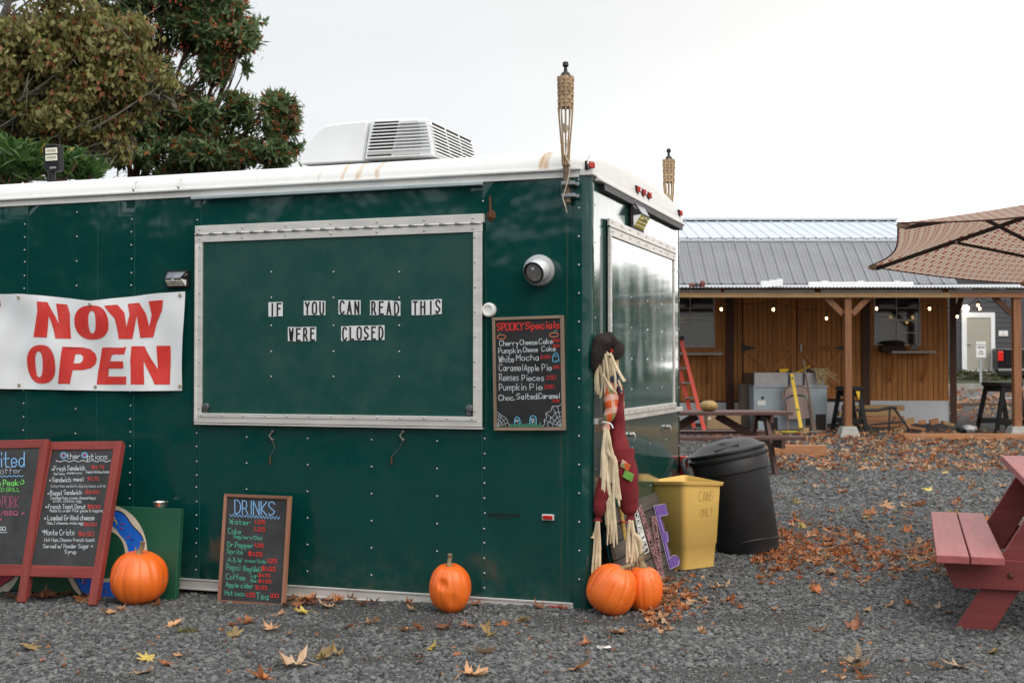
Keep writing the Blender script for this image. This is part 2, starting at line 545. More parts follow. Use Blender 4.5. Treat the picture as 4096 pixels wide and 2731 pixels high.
CHALK = {k: M('chalk_' + k, c, .9, var=.25, scale=160) for k, c in dict(white=(.52, .57, .61), blue=(.20, .42, .72), red=(.56, .03, .025), green=(.08, .38, .25), lime=(.16, .6, .12), pink=(.42, .10, .20), orange=(.7, .2, .1), dimred=(.45, .05, .045), sky=(.14, .55, .85)).items()}
BOARD = M('chalkboard_black', (.010, .010, .011), .55, var=.5, scale=5, col2=(.028, .027, .028))
BOARDG = M('chalkboard_grey', (.028, .029, .031), .75, var=.35, scale=7, col2=(.05, .05, .052))

# ------------------------------------------------------------------ ground
def ground_material():
    k = Nodes('dark_gravel_ground'); v = k.coord('Object')
    vo = k.n('ShaderNodeTexVoronoi', {'Vector': v, 'Scale': 46.0}); vo2 = k.n('ShaderNodeTexVoronoi', {'Vector': v, 'Scale': 120.0})
    cell = k.n('ShaderNodeSeparateColor', {0: vo.outputs['Color']}).outputs[0]
    big = k.noise(v, .55, 5, .6); grit = k.noise(v, 200, 3)
    c = k.mix(cell, (.016, .0165, .017), (.045, .046, .046))
    c = k.mix(k.math('MULTIPLY', k.ramp(big, .40, .62), .55), c, (.028, .028, .028))
    c = k.mix(k.math('MULTIPLY', grit, .35), c, (.03, .03, .03))
    gr = k.ramp(k.n('ShaderNodeSeparateXYZ', {0: v}).outputs[1], 8.0, 19.0)
    c = k.mix(k.math('MULTIPLY', gr, .75), c, (.070, .068, .066))
    k.put(k.b.inputs['Base Color'], c); k.b.inputs['Roughness'].default_value = .85
    h = k.math('ADD', k.math('SUBTRACT', 1.0, vo.outputs['Distance']), k.math('MULTIPLY', vo2.outputs['Distance'], .3))
    k.put(k.b.inputs['Normal'], k.bump(h, .02))
    return k.m
GROUND = ground_material()
xs = sorted(set([round(x, 3) for x in np.concatenate([np.arange(-6, 9.01, .25), np.arange(-30, -6, 3), np.arange(9, 40, 3), np.array([-400, -150, -60, 60, 150, 400])])]))
ys = sorted(set([round(y, 3) for y in np.concatenate([np.arange(3, 12, .25), np.arange(12, 34.9, 1.0), np.array([-400, -120, -40, -12, -4, 0, 34.9])])]))
b = B()
def gh(x, y): return gz(x, y) + .012 * mnoise.noise(Vector((x * 1.1, y * 1.1, 0)))
b.add([(x, y, gh(x, y)) for y in ys for x in xs], [(j * len(xs) + i, j * len(xs) + i + 1, (j + 1) * len(xs) + i + 1, (j + 1) * len(xs) + i) for j in range(len(ys) - 1) for i in range(len(xs) - 1)])
tag(b.build('gravel_yard', GROUND, smooth=True, fix=False), kind='structure')
ASPH = M('asphalt', (.085, .09, .098), .9, var=.15, scale=20, bump=.003, bscale=300)
CONC = M('concrete', (.30, .29, .27), .85, var=.2, scale=4, bump=.003, bscale=90, dirt=.3)
b = B(); b.add([(-400, 34.9, far_z(34.9)), (400, 34.9, far_z(34.9)), (400, 46, .42), (-400, 46, .42)], [(0, 1, 2, 3)])
tag(b.build('road', ASPH, fix=False), kind='structure')
b = B(); b.add([(-400, 46, .42), (400, 46, .42), (400, 46, .62), (-400, 46, .62), (400, 46.25, .62), (-400, 46.25, .62)], [(0, 1, 2, 3), (3, 2, 4, 5)])
tag(b.build('kerb', CONC, fix=False), kind='structure')
DIRTG = M('weedy_bank', (.10, .10, .06), .95, var=.5, scale=3, col2=(.06, .085, .03), bump=.03, bscale=9)
b = B(); b.add([(-400, 46.25, .62), (400, 46.25, .62), (400, 47.5, .95), (-400, 47.5, .95), (400, 500, 1.0), (-400, 500, 1.0)], [(0, 1, 2, 3), (3, 2, 4, 5)])
tag(b.build('verge', DIRTG, fix=False), kind='structure')

# gravel stones: one scatter, instanced in geometry nodes
def stone_material():
    k = Nodes('gravel_stone'); oi = k.n('ShaderNodeAttribute', attribute_name='shade', attribute_type='INSTANCER'); v = k.coord('Object')
    c = k.mix(k.math('POWER', oi.outputs['Fac'], 1.6), (.030, .032, .034), (.190, .194, .190))
    c = k.mix(k.math('MULTIPLY', k.noise(v, 3, 4), .5), c, (.075, .074, .072))
    k.put(k.b.inputs['Base Color'], c); k.b.inputs['Roughness'].default_value = .72
    return k.m
STONE = stone_material()
pts = []; scl = []
def bare(x, y): return mnoise.noise(Vector((x * .8, y * 1.9, 4))) + .5 * mnoise.noise(Vector((x * 2.6, y * 3.1, 9)))
def scatter(y0, y1, dens, size, xl, xr):
    area = 0; Y = np.linspace(y0, y1, 40)
    n = int(dens * np.trapz([xr(y) - xl(y) for y in Y], Y))
    for _ in range(n):
        y = random.uniform(y0, y1); x = random.uniform(xl(y), xr(y)); q = loc((x, y, 0))
        if q.x < -.02 and .12 < q.y < 2.1: continue
        bb = bare(x, y); s = size * random.choice((.55, .7, .8, .9, 1.0, 1.0, 1.15, 1.4)) * random.uniform(.8, 1.15)
        if y < 7.6 and bb < -.22:
            if random.random() < .35: continue
            s *= .55
        pts.append((x, y, gh(x, y) + s * .12)); scl.append(s)
w_ = lambda y: .415 * y
scatter(4.45, 6.4, 5600, .0118, lambda y: -w_(y) - .35, lambda y: w_(y) + .35)
scatter(6.4, 7.6, 4200, .0120, lambda y: -w_(y) - .2, lambda y: w_(y) + .35)
scatter(7.6, 11, 2300, .0140, lambda y: .6, lambda y: w_(y) + .35)
scatter(11, 16, 800, .0180, lambda y: 1.0, lambda y: w_(y) + .4)
scatter(16, 21, 220, .024, lambda y: 2.2, lambda y: w_(y) + .4)
me = bpy.data.meshes.new('gravel_points'); me.from_pydata(pts, [], [])
at = me.attributes.new('size', 'FLOAT', 'POINT'); at.data.foreach_set('value', scl)
gravel = link(bpy.data.objects.new('gravel_stones', me)); tag(gravel, 'loose dark grey crushed gravel stones covering the whole yard', 'gravel', None, 'stuff')
me.materials.append(STONE)
ng = bpy.data.node_groups.new('scatter_stones', 'GeometryNodeTree')
ng.interface.new_socket('Geometry', in_out='INPUT', socket_type='NodeSocketGeometry'); ng.interface.new_socket('Geometry', in_out='OUTPUT', socket_type='NodeSocketGeometry')
def gn(t, **k):
    n = ng.nodes.new(t)
    for a, bb in k.items(): setattr(n, a, bb)
    return n
gi = gn('NodeGroupInput'); go = gn('NodeGroupOutput')
join = gn('GeometryNodeGeometryToInstance')
for sd_ in range(5):
    ico = gn('GeometryNodeMeshIcoSphere'); ico.inputs['Radius'].default_value = 1.0; ico.inputs['Subdivisions'].default_value = 1 if sd_ % 2 else 2
    sp_ = gn('GeometryNodeSetPosition'); nz = gn('ShaderNodeTexVoronoi', voronoi_dimensions='4D'); nz.inputs['Scale'].default_value = .8; nz.inputs['W'].default_value = sd_ * 3.7
    posn = gn('GeometryNodeInputPosition'); ng.links.new(posn.outputs[0], nz.inputs['Vector'])
    vm = gn('ShaderNodeVectorMath', operation='SCALE'); mm_ = gn('ShaderNodeMath', operation='MULTIPLY_ADD'); mm_.inputs[1].default_value = -.8; mm_.inputs[2].default_value = 1.4
    ng.links.new(nz.outputs['Distance'], mm_.inputs[0]); ng.links.new(posn.outputs[0], vm.inputs[0]); ng.links.new(mm_.outputs[0], vm.inputs['Scale'])
    ng.links.new(ico.outputs['Mesh'], sp_.inputs['Geometry']); ng.links.new(vm.outputs[0], sp_.inputs['Position'])
    sm = gn('GeometryNodeSetMaterial'); sm.inputs['Material'].default_value = STONE; ng.links.new(sp_.outputs[0], sm.inputs['Geometry'])
    ng.links.new(sm.outputs[0], join.inputs[0])
iop = gn('GeometryNodeInstanceOnPoints'); iop.inputs['Pick Instance'].default_value = True
m2p = gn('GeometryNodeMeshToPoints'); ng.links.new(gi.outputs[0], m2p.inputs[0]); ng.links.new(m2p.outputs[0], iop.inputs['Points']); ng.links.new(join.outputs[0], iop.inputs['Instance'])
ri = gn('FunctionNodeRandomValue', data_type='INT'); ri.inputs['Min'].default_value = 0; ri.inputs['Max'].default_value = 4; ng.links.new(ri.outputs['Value'], iop.inputs['Instance Index'])
rr_ = gn('FunctionNodeRandomValue', data_type='FLOAT_VECTOR'); rr_.inputs['Min'].default_value = (-.5, -.5, 0); rr_.inputs['Max'].default_value = (.5, .5, 6.28); ng.links.new(rr_.outputs['Value'], iop.inputs['Rotation'])
rs_ = gn('FunctionNodeRandomValue', data_type='FLOAT_VECTOR'); rs_.inputs['Min'].default_value = (.75, .7, .42); rs_.inputs['Max'].default_value = (1.25, 1.1, .72); rs_.inputs['Seed'].default_value = 3
na = gn('GeometryNodeInputNamedAttribute', data_type='FLOAT'); na.inputs['Name'].default_value = 'size'
vs_ = gn('ShaderNodeVectorMath', operation='SCALE'); ng.links.new(rs_.outputs['Value'], vs_.inputs[0]); ng.links.new(na.outputs['Attribute'], vs_.inputs['Scale']); ng.links.new(vs_.outputs[0], iop.inputs['Scale'])
st_ = gn('GeometryNodeStoreNamedAttribute', data_type='FLOAT', domain='INSTANCE'); st_.inputs['Name'].default_value = 'shade'
rsh = gn('FunctionNodeRandomValue', data_type='FLOAT'); rsh.inputs['Seed'].default_value = 11
ng.links.new(iop.outputs[0], st_.inputs['Geometry']); ng.links.new([o_ for o_ in rsh.outputs if o_.type == 'VALUE' and o_.enabled][0], [i_ for i_ in st_.inputs if i_.name == 'Value' and i_.enabled][0])
ng.links.new(st_.outputs[0], go.inputs[0])
md = gravel.modifiers.new('scatter', 'NODES'); md.node_group = ng

# ------------------------------------------------------------------ the green trailer
trailer = thing('food_trailer', 'dark green enclosed food trailer with white rounded roof and riveted sides', 'trailer', frame=FT)
TL, TWD, ZB, ZG = 7.4, 2.21, .03, 2.155
seams = [-TL, -6.1, -4.9, S(110, 1300).x, S(538, 1300).x, S(801, 1700).x, S(1930, 1700).x, -.09]
for i, (a, c) in enumerate(zip(seams, seams[1:])):
    y = (-.0015 if i % 2 else 0.0)
    b = B(FT)
    if i == 5:      # the panel round the hatch opening keeps its full sheet behind the hatch
        b.grid(lambda u, v: (lerp(a, c, u), y, lerp(ZB, ZG, v)), 12, 20)
    else: b.grid(lambda u, v: (lerp(a, c, u), y, lerp(ZB, ZG, v)), 6, 20)
    b.add([(a, y, ZB), (a, y, ZG), (a, .02, ZG), (a, .02, ZB), (c, y, ZB), (c, y, ZG), (c, .02, ZG), (c, .02, ZB)], [(0, 1, 2, 3), (4, 5, 6, 7)])
    b.build('side_panel', GREEN, trailer, smooth=True)
SEAM = M('seam_edge_paint', (.010, .085, .078), .35, var=.2)
for x_, z0, z1 in ((seams[3], ZB, ZG - .01), (seams[4], ZB, ZG - .01), (seams[5], ZB, .875), (seams[5], 2.0, ZG - .03), (seams[6], ZB, .875), (S(390, 1300).x, ZB, ZG - .01)):
    b = B(FT); b.mm((x_ - .0016, -.0032, z0), (x_ + .0016, -.0005, z1)); b.build('seam', SEAM, trailer)
# rounded corner posts
for y0, sg in ((.0, 1), (TWD, -1)):
    b = B(FT); pr = []
    pr.append((-.092, y0 - sg * .004)); pr.append((-.052, y0 - sg * .004))
    for k in range(9):
        t = math.pi / 2 * k / 8; pr.append((-.05 + .05 * math.sin(t), y0 + sg * (.05 - .054 * math.cos(t))))
    pr.append((0.0, y0 + sg * .058))
    n = len(pr); zz = np.linspace(-.03, ZG, 12)
    b.add([(p[0], p[1], z_) for z_ in zz for p in pr], [(j * n + i, j * n + i + 1, (j + 1) * n + i + 1, (j + 1) * n + i) for j in range(11) for i in range(n - 1)])
    b.build('corner_post', GREEN, trailer, smooth=True)
# rear wall, floor, far side
b = B(FT); b.grid(lambda u, v: (-.003, lerp(.055, TWD - .055, u), lerp(.0, ZG, v)), 10, 16); b.build('rear_panel', REARP, trailer, smooth=True)
b = B(FT); b.mm((-TL, TWD - .02, ZB), (-.05, TWD, ZG)); b.mm((-TL - .02, 0.02, ZB), (-TL, TWD, ZG)); b.mm((-TL, .02, ZB - .02), (-.05, TWD - .02, ZB + .02)); b.build('shell', GREEN, trailer)
# aluminium bottom rail, gutter
x0r = S(722, 2330).x
b = B(FT); b.mm((x0r, -.010, -.022), (-.093, .012, .028)); b.mm((x0r, -.016, .024), (-.093, -.010, .034)); b.mm((x0r, -.016, -.028), (-.093, -.010, -.018)); b.build('bottom_rail', ALU, trailer, bevel=.002)
b = B(FT)
fc = [(S(722, 2306).x, S(722, 2306).z), (S(714, 2290).x, .07), (S(706, 2230).x, .16), (S(700, 2195).x, .25)]
for p, q in zip(fc, fc[1:]): b.bar((p[0] - .006, -.008, p[1] - .02), (q[0], -.008, q[1]), .012, .012, (0, 1, 0))
b.build('wheel_arch_trim', ALU, trailer)
b = B(FT); b.mm((-TL, -.012, ZG - .005), (-.06, .0, ZG + .035)); b.mm((-TL, -.030, ZG + .030), (-.05, .0, ZG + .042)); b.build('gutter_trim', M('white_trim', (.72, .72, .70), .4, var=.08, dirt=.3, scale=4), trailer, bevel=.003)
b = B(FT); b.mm((S(777, 760).x, -.035, ZG - .022), (S(1937, 717).x, -.012, ZG - .004)); b.build('drip_edge', M('pale_blue_grey_trim', (.42, .50, .52), .35, .3, var=.1), trailer, bevel=.003)
# roof: bowed skin with rounded edges, swept along the trailer, closed by a rounded rear cap
def roof_z(y):
    t = y / TWD; e = min(y, TWD - y)
    crown = 2.298 + .05 * math.sin(math.pi * max(0, min(1, t)))
    er = .14 if y < TWD / 2 else .42
    if e < er: crown = ZG + .04 + (crown - ZG - .04) * math.sqrt(max(0, 1 - (1 - e / er) ** 2))
    return crown
yy = [-.006, .0005, .004, .012, .024, .04, .06, .085, .115, .15, .22, .35, .55, .8]
yy = yy + [TWD / 2] + [TWD - t for t in reversed(yy)]
def ry_(y): return roof_z(max(0, min(TWD, y)))
b = B(FT)
def rsec(x, k):
    o = []
    for y in yy:
        z_ = ry_(y)
        o.append((x, y, ZG + .04 + (z_ - ZG - .04) * k))
    return o
ks = [1] * 14; xs_ = list(np.linspace(-TL, -.22, 10))
tail = [(-.16, .992), (-.11, .975), (-.07, .945), (-.04, .90), (-.018, .82), (-.004, .70), (.006, .45), (.012, 0.0)]
secs = [rsec(x, 1) for x in xs_] + [rsec(x, k) for x, k in tail]
n = len(yy); vs = [p for s_ in secs for p in s_]
b.add(vs, [(j * n + i, j * n + i + 1, (j + 1) * n + i + 1, (j + 1) * n + i) for j in range(len(secs) - 1) for i in range(n - 1)])
b.build('roof', WROOF, trailer, smooth=True)
b = B(FT); b.mm((-.06, -.012, ZG + .002), (.016, TWD + .012, ZG + .040)); b.mm((-.004, .07, ZG - .018), (.034, TWD - .01, ZG + .002)); b.build('rear_lip', WROOF, trailer, bevel=.006)
b = B(FT); b.mm((-.02, .16, ZG - .05), (.028, TWD - .06, ZG - .018)); b.build('lip_seal', BLACKM, trailer)
for (u, v) in ((538, 733), (717, 705), (2354, 590)):
    p = S(u * 1.0, v + 40, -.02); 
    b = B(FT); b.tube([(p.x, -.02, ZG + .035), (p.x, -.035, ZG + .055), (p.x, -.02, ZG + .085), (p.x, .0, ZG + .10)], .005, 6); b.build('awning_hook', STEEL, trailer)
# marker lights on the rear cap
def marker(c, nrm, w=.05):
    b = B(FT); rz = Matrix.Rotation(math.atan2(nrm[0], -nrm[1]), 3, 'Z')
    b.box(c, (w, .016, .045), rz); o = b.build('marker_light', BLACKP, trailer, bevel=.004)
    b = B(FT); b.box(Vector(c) + Vector(nrm) * .015, (w * .78, .024, .034), rz); b.build('red_lens', REDLENS, o, bevel=.008)
for (u, v, nn) in ((2373, 662, (.8, -.6)), (2546, 759, (1, 0)), (2569, 771, (1, 0)), (2591, 783, (1, 0)), (2716, 853, (1, 0))):
    p = R(u, v, .012); marker((p.x - (.0 if nn[1] == 0 else .02), p.y, p.z), (nn[0], nn[1], 0))
p = S(1260 * 1.7415, 1187 * 1.7415); b = B(FT); b.box((p.x, -.008, p.z), (.062, .016, .030)); o = b.build('side_marker', ALU, trailer, bevel=.003)
b = B(FT); b.box((p.x, -.017, p.z), (.050, .010, .020)); b.build('red_lens', REDLENS, o, bevel=.003)
p = S(1283 * 1.7415, 1399 * 1.7415); b = B(FT); b.box((p.x, -.014, .002), (.10, .008, .024)); b.build('red_reflector', REDLENS, trailer, bevel=.002)
# rivets
rv = B(); rv.lathe([(.0058, 0), (.0054, .002), (.0036, .0040), (.0007, .0047)], n=8); RVM = rv.mesh('rivet', RIVET, True)
RF = Matrix.Rotation(math.pi / 2, 4, 'X')
def rivet(x, z_, y=-.002, parent=trailer): inst('rivet', RVM, FT @ Matrix.Translation((x, y, z_)) @ RF, parent)
for sx_, z0, z1 in ((seams[3] - .022, .08, 2.11), (seams[4] - .022, .08, 2.11), (seams[5] - .020, .08, .84), (seams[6] + .012, .08, .84)):
    for z_ in np.arange(z0, z1, .0755): rivet(sx_ + random.uniform(-.002, .002), z_ + random.uniform(-.004, .004))
for u in (300, 310): pass
for z_ in np.arange(.11, 2.1, .142):
    rivet(S(306, 1300).x, z_)
    rivet(-.062, z_ + .04, -.005)
for u in (987, 1231, 1487, 1749):
    for z_ in np.arange(.11, .85, .142): rivet(S(u, 1900).x, z_)
for u, v in ((790, 880), (1932, 805)): rivet(S(u, v).x, S(u, v).z)
# hatch
hl, hr, hb, ht = S(791, 1300).x, S(1936, 1300).x, .898, 1.986
b = B(FT); b.mm((hl - .024, -.0025, hb - .01), (hl, -.0005, ht)); b.build('hatch_gap', M('dark_gap', (.004, .006, .006), .7), trailer)
b = B(FT); b.grid(lambda u, v: (lerp(hl + .02, hr - .02, u), -.022, lerp(hb + .02, ht - .03, v)), 10, 8); b.mm((hl + .004, -.018, hb + .004), (hr - .004, -.002, ht - .005))
hatch = b.build('serving_hatch', HATCH, trailer)
b = B(FT); b.mm((hl - .002, -.030, ht - .045), (hr + .006, -.0015, ht)); b.build('hinge_strip', ALU, hatch, bevel=.002)
b = B(FT); b.mm((hl - .002, -.032, ht - .093), (hr + .002, -.0228, ht - .051)); b.build('hinge_leaf', ALU, hatch, bevel=.002)
b = B(FT); b.tube([(hl, -.032, ht - .048), (hr, -.032, ht - .048)], .0055, 8); b.build('hinge_pin', ALU, hatch, smooth=True)
kn = B(); kn.lathe([(.0072, 0), (.0072, .044)], n=8); KM = kn.mesh('hinge_knuckle', STEEL, True)
for i in range(20): inst('hinge_knuckle', KM, FT @ Matrix.Translation((lerp(hl + .008, hr - .06, i / 19), -.0335, ht - .048)) @ Matrix.Rotation(math.pi / 2, 4, 'Y'), hatch)
b = B(FT); b.mm((hl, -.034, hb + .005), (hl + .048, -.0225, ht - .095)); b.mm((hl + .024, -.036, hb + .005), (hl + .048, -.034, ht - .095)); b.build('left_trim', ALU, hatch, bevel=.0015)
b = B(FT); b.mm((hr - .026, -.034, hb + .005), (hr, -.0225, ht - .095)); b.mm((hr - .046, -.038, hb + .04), (hr - .026, -.0225, ht - .095)); b.build('right_trim', ALU, hatch, bevel=.0015)
b = B(FT); b.mm((hl, -.035, hb), (hr, -.0230, hb + .030)); b.mm((hl + .03, -.039, hb + .030), (hr - .028, -.0230, hb + .052)); b.mm((hl, -.033, hb - .012), (hr, -.004, hb - .003)); b.build('bottom_trim', ALU, hatch, bevel=.0015)
rx_ = [hl + .028, hr - .028]
for i in range(7):
    x = lerp(hl + .03, hr - .05, i / 6); rivet(x, ht - .020, -.031, hatch); rivet(x, ht - .074, -.033, hatch)
for i in range(13): rivet(lerp(hl + .05, hr - .05, i / 12), hb + .041, -.039, hatch)
for i in range(8):
    z_ = lerp(hb + .08, ht - .12, i / 7); rivet(hl + .035, z_, -.036, hatch); rivet(hr - .036, z_, -.038, hatch)
for u in (1085, 1334, 1597):
    for v in (1088, 1191, 1302, 1406, 1506): 
        p = S(u, v, -.022); rivet(p.x, p.z, -.0222, hatch)
for (u, v) in ((828, 1625), (1881, 1632)):
    p = S(u, v, -.022); b = B(FT)
    b.lathe([(.020, 0), (.020, .014), (.016, .020), (.006, .021)], (p.x, -.022, p.z), 14, Matrix.Rotation(math.pi / 2, 3, 'X')); b.bar((p.x, -.030, p.z), (p.x - .004, -.030, p.z - .036), .024, .010, (0, 1, 0)); b.build('cam_lock', M('zinc_lock', (.20, .21, .22), .4, .8, var=.2), hatch, smooth=True)
# latches with lanyard pins below the hatch
for (u, v, du) in ((1093, 1742, -9), (1615, 1742, -46)):
    p = S(u, v); b = B(FT); b.lathe([(.009, 0), (.009, .012), (.004, .016)], (p.x, -.002, p.z + .022), 10, Matrix.Rotation(math.pi / 2, 3, 'X')); b.lathe([(.009, 0), (.009, .012), (.004, .016)], (p.x, -.002, p.z - .022), 10, Matrix.Rotation(math.pi / 2, 3, 'X'))
    b.tube([(p.x, -.012, p.z + .02), (p.x - .014, -.020, p.z), (p.x, -.016, p.z - .02)], .005, 6); o = b.build('latch', M('tarnished_latch', (.15, .145, .14), .45, .6), trailer, smooth=True)
    q = S(u + du, v + 85); b = B(FT); b.tube([(p.x + .004, -.014, p.z - .025), (p.x + (.016 if du > -20 else -.02), -.012, p.z - .065), (q.x, -.012, q.z)], .0016, 5); b.build('lanyard', M('tarnished_wire', (.16, .15, .14), .5, .5), o)
    b = B(FT); b.tube([(q.x, -.010, q.z), (q.x, -.010, q.z - .040)], .0045, 6); b.build('pin', RUST, o)
# hook above the hatch, and the dark faded maker's lettering low on the side
p0 = S(1960, 785); p1 = S(1965, 862); b = B(FT); b.tube([p0, (p1.x, -.012, p1.z), (p1.x + .006, -.02, p1.z - .015)], .006, 6); b.blob((p1.x, -.003, p1.z), (.05, .012, .06), 10); b.build('hook', RUST, trailer, smooth=True)
b = B(FT); fn = lambda x, y, l: (S(x, y).x, -.0022, S(x, y).z)
write(b, 'Steel Structure', 1955, 2064, 2078, 13, 3.2, fn); write(b, 'REG 1421', 1992, 2077, 2042, 5, 1.6, fn); b.build('lettering', M('faded_decal', (.005, .008, .008), .7), trailer)
# rear door: hinge strip, framed panel, bottom trim and belt
dl, dr_, dbt, dtp = .30, 1.93, .915, 1.975
b = B(FT); b.mm((.001, dl + .01, dbt + .05), (.014, dr_ - .01, dtp - .09)); b.mm((.001, dl + .005, dbt + .02), (.010, dr_ - .005, dtp)); door = b.build('rear_door', REARP, trailer)
b = B(FT); b.mm((.010, dl - .02, dtp - .038), (.022, dr_ + .03, dtp)); b.mm((.010, dl - .01, dtp - .09), (.024, dr_ + .01, dtp - .046)); b.tube([(.024, dl - .01, dtp - .042), (.024, dr_, dtp - .042)], .006, 8); b.build('hinge_strip', ALU, door, bevel=.002)
b = B(FT); b.mm((.010, dl - .012, dbt), (.026, dl + .012, dtp - .09)); b.mm((.010, dl + .014, dbt), (.020, dl + .04, dtp - .09)); b.build('left_trim', ALU, door, bevel=.002)
b = B(FT); b.mm((.010, dr_ - .03, dbt), (.020, dr_, dtp - .09)); b.build('right_trim', ALU, door, bevel=.002)
b = B(FT); b.mm((.010, dl, dbt), (.022, dr_, dbt + .03)); b.mm((.010, dl, dbt + .03), (.028, dr_, dbt + .062)); b.build('bottom_trim', ALU, door, bevel=.002)
b = B(FT); b.mm((-.002, .06, dbt + .0), (.018, dl - .015, dbt + .028)); b.mm((-.002, dr_ + .01, dbt + .0), (.018, TWD - .03, dbt + .028)); b.build('belt_trim', ALU, trailer, bevel=.003)
RFR = Matrix.Rotation(math.pi / 2, 4, 'Y')
def rrivet(y, z_, x=.0, parent=trailer): inst('rivet', RVM, FT @ Matrix.Translation((x, y, z_)) @ RFR, parent)
for i in range(9):
    y = lerp(dl + .03, dr_ - .05, i / 8); rrivet(y, dtp - .018, .023, door); rrivet(y, dtp - .066, .025, door)
for i in range(11): rrivet(lerp(dl + .05, dr_ - .05, i / 10), dbt + .046, .029, door)
for i in range(7): rrivet(dl + .028, lerp(dbt + .1, dtp - .15, i / 6), .021, door); rrivet(dr_ - .015, lerp(dbt + .1, dtp - .15, i / 6), .021, door)
for y in (.78, 1.17, 1.56):
    for z_ in (1.08, 1.25, 1.42, 1.59): rrivet(y, z_, .0145, door)
for i in range(11): rrivet(.075, .12 + i * .19, .0, trailer); rrivet(TWD - .07, .12 + i * .19, .0, trailer)
for y in (.45, .85, 1.3, 1.75):
    for z_ in (.25, .5, .75): rrivet(y, z_)
for y in (.8, 1.75):
    b = B(FT); b.lathe([(.016, 0), (.012, .018), (.006, .02)], (.0, y, .83), 8, Matrix.Rotation(math.pi / 2, 3, 'Y')); b.tube([(.018, y, .84), (.03, y, .82), (.018, y, .79)], .006, 6); b.build('latch', STEEL, trailer, smooth=True)
p = R(2738, 1930, .04); b = B(FT); b.mm((.0, 2.15, .40), (.05, 2.20, .62)); b.build('tail_light', REDLENS, trailer, bevel=.01)

# ------------------------------------------------------------------ brown shed with porch
CEDAR = wood('cedar_planks', (.45, .170, .038), 'z', orand=.14, col2=(.58, .24, .055))
CEDARD = wood('dark_cedar_trim', (.075, .026, .012), 'z')
CEDART = wood('cedar_trim', (.42, .16, .042), 'z', orand=.1)
CEDARH = wood('cedar_rail', (.43, .165, .044), 'x', orand=.1)
LUMBER = wood('new_lumber', (.44, .27, .12), 'x', orand=.12, col2=(.50, .31, .15))
LUMBERR = wood('reddish_lumber', (.38, .17, .075), 'x', orand=.1)
POSTW = wood('cedar_post', (.24, .098, .040), 'z', orand=.1)
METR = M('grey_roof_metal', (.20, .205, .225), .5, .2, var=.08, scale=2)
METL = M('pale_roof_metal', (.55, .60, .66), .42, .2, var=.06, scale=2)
CORR = M('galvanised_sheet', (.55, .57, .58), .4, .5, var=.12, scale=3)
GLASSD = M('dark_window_glass', (.010, .011, .012), .06, var=.2, spec=.8)
FRAMEW = M('white_window_frame', (.55, .55, .53), .5, var=.06)
SKIRT = M('white_skirting_board', (.66, .68, .72), .6, var=.05)
YW, YP = 23.0, 20.2
ZF = far_z(YW)
shed = thing('timber_shed', 'brown plank shed with grey metal barn roof and open porch', 'shed', (5, YW, ZF))
XL, XR = 1.2, D(3790, 1500, YW).x
ztop = 2.75
def wx(u): return D(u, 1500, YW).x
def wz(v): return D(2048, v, YW).z
ZS = wz(1603)
pl = B(); pl.mm((0, -.016, 0), (.085, .006, 1.0)); PLK = pl.mesh('plank', CEDAR)
b = B(); b.mm((XL, YW + .006, ZF), (XR, YW + .05, ztop)); b.mm((XR - .05, YW, ZF), (XR, YW + 6.5, ztop)); b.mm((XL, YW, ZF), (XL + .05, YW + 6.5, ztop)); b.mm((XL, YW + 6.45, ZF), (XR, YW + 6.5, ztop))
b.build('wall', CEDARD, shed)
dx0, dx1, dxm = wx(2972), wx(3385), wx(3185)
wins = [(wx(2690), wx(2858), wz(1389), 2.72), (wx(3495), wx(3680), wz(1381), 2.72)]
x = XL
while x < XR - .04:
    if not (dx0 - .05 < x < dx1 - .04):
        inwin = [w for w in wins if w[0] - .06 < x < w[1] - .03]
        segs = [(ZS, inwin[0][2] - .11)] if inwin else [(ZS, ztop)]
        for a, c in segs: inst('plank', PLK, Matrix.Translation((x, YW, a)) @ Matrix.Diagonal((1, 1, c - a, 1)), shed)
    x += .094
b = B(); b.mm((wx(3477), YW - .03, ZF - .02), (XR + .01, YW - .008, ZS + .005)); b.mm((XL, YW - .03, ZF - .02), (wx(2903), YW - .008, ZS - .03)); b.mm((wx(2934), YW - .03, ZF - .02), (dx0, YW - .008, ZS - .03)); b.mm((dx0, YW - .03, ZF - .02), (wx(3446), YW - .008, ZS - .02)); b.build('skirting', SKIRT, shed)
for u0, u1 in ((2903, 2934), (3446, 3477), (3797, 3822)):
    b = B(); b.mm((wx(u0), YW - .06, ZF - .02), (wx(u1), YW - .031, ztop)); b.build('corner_trim', CEDARD, shed)
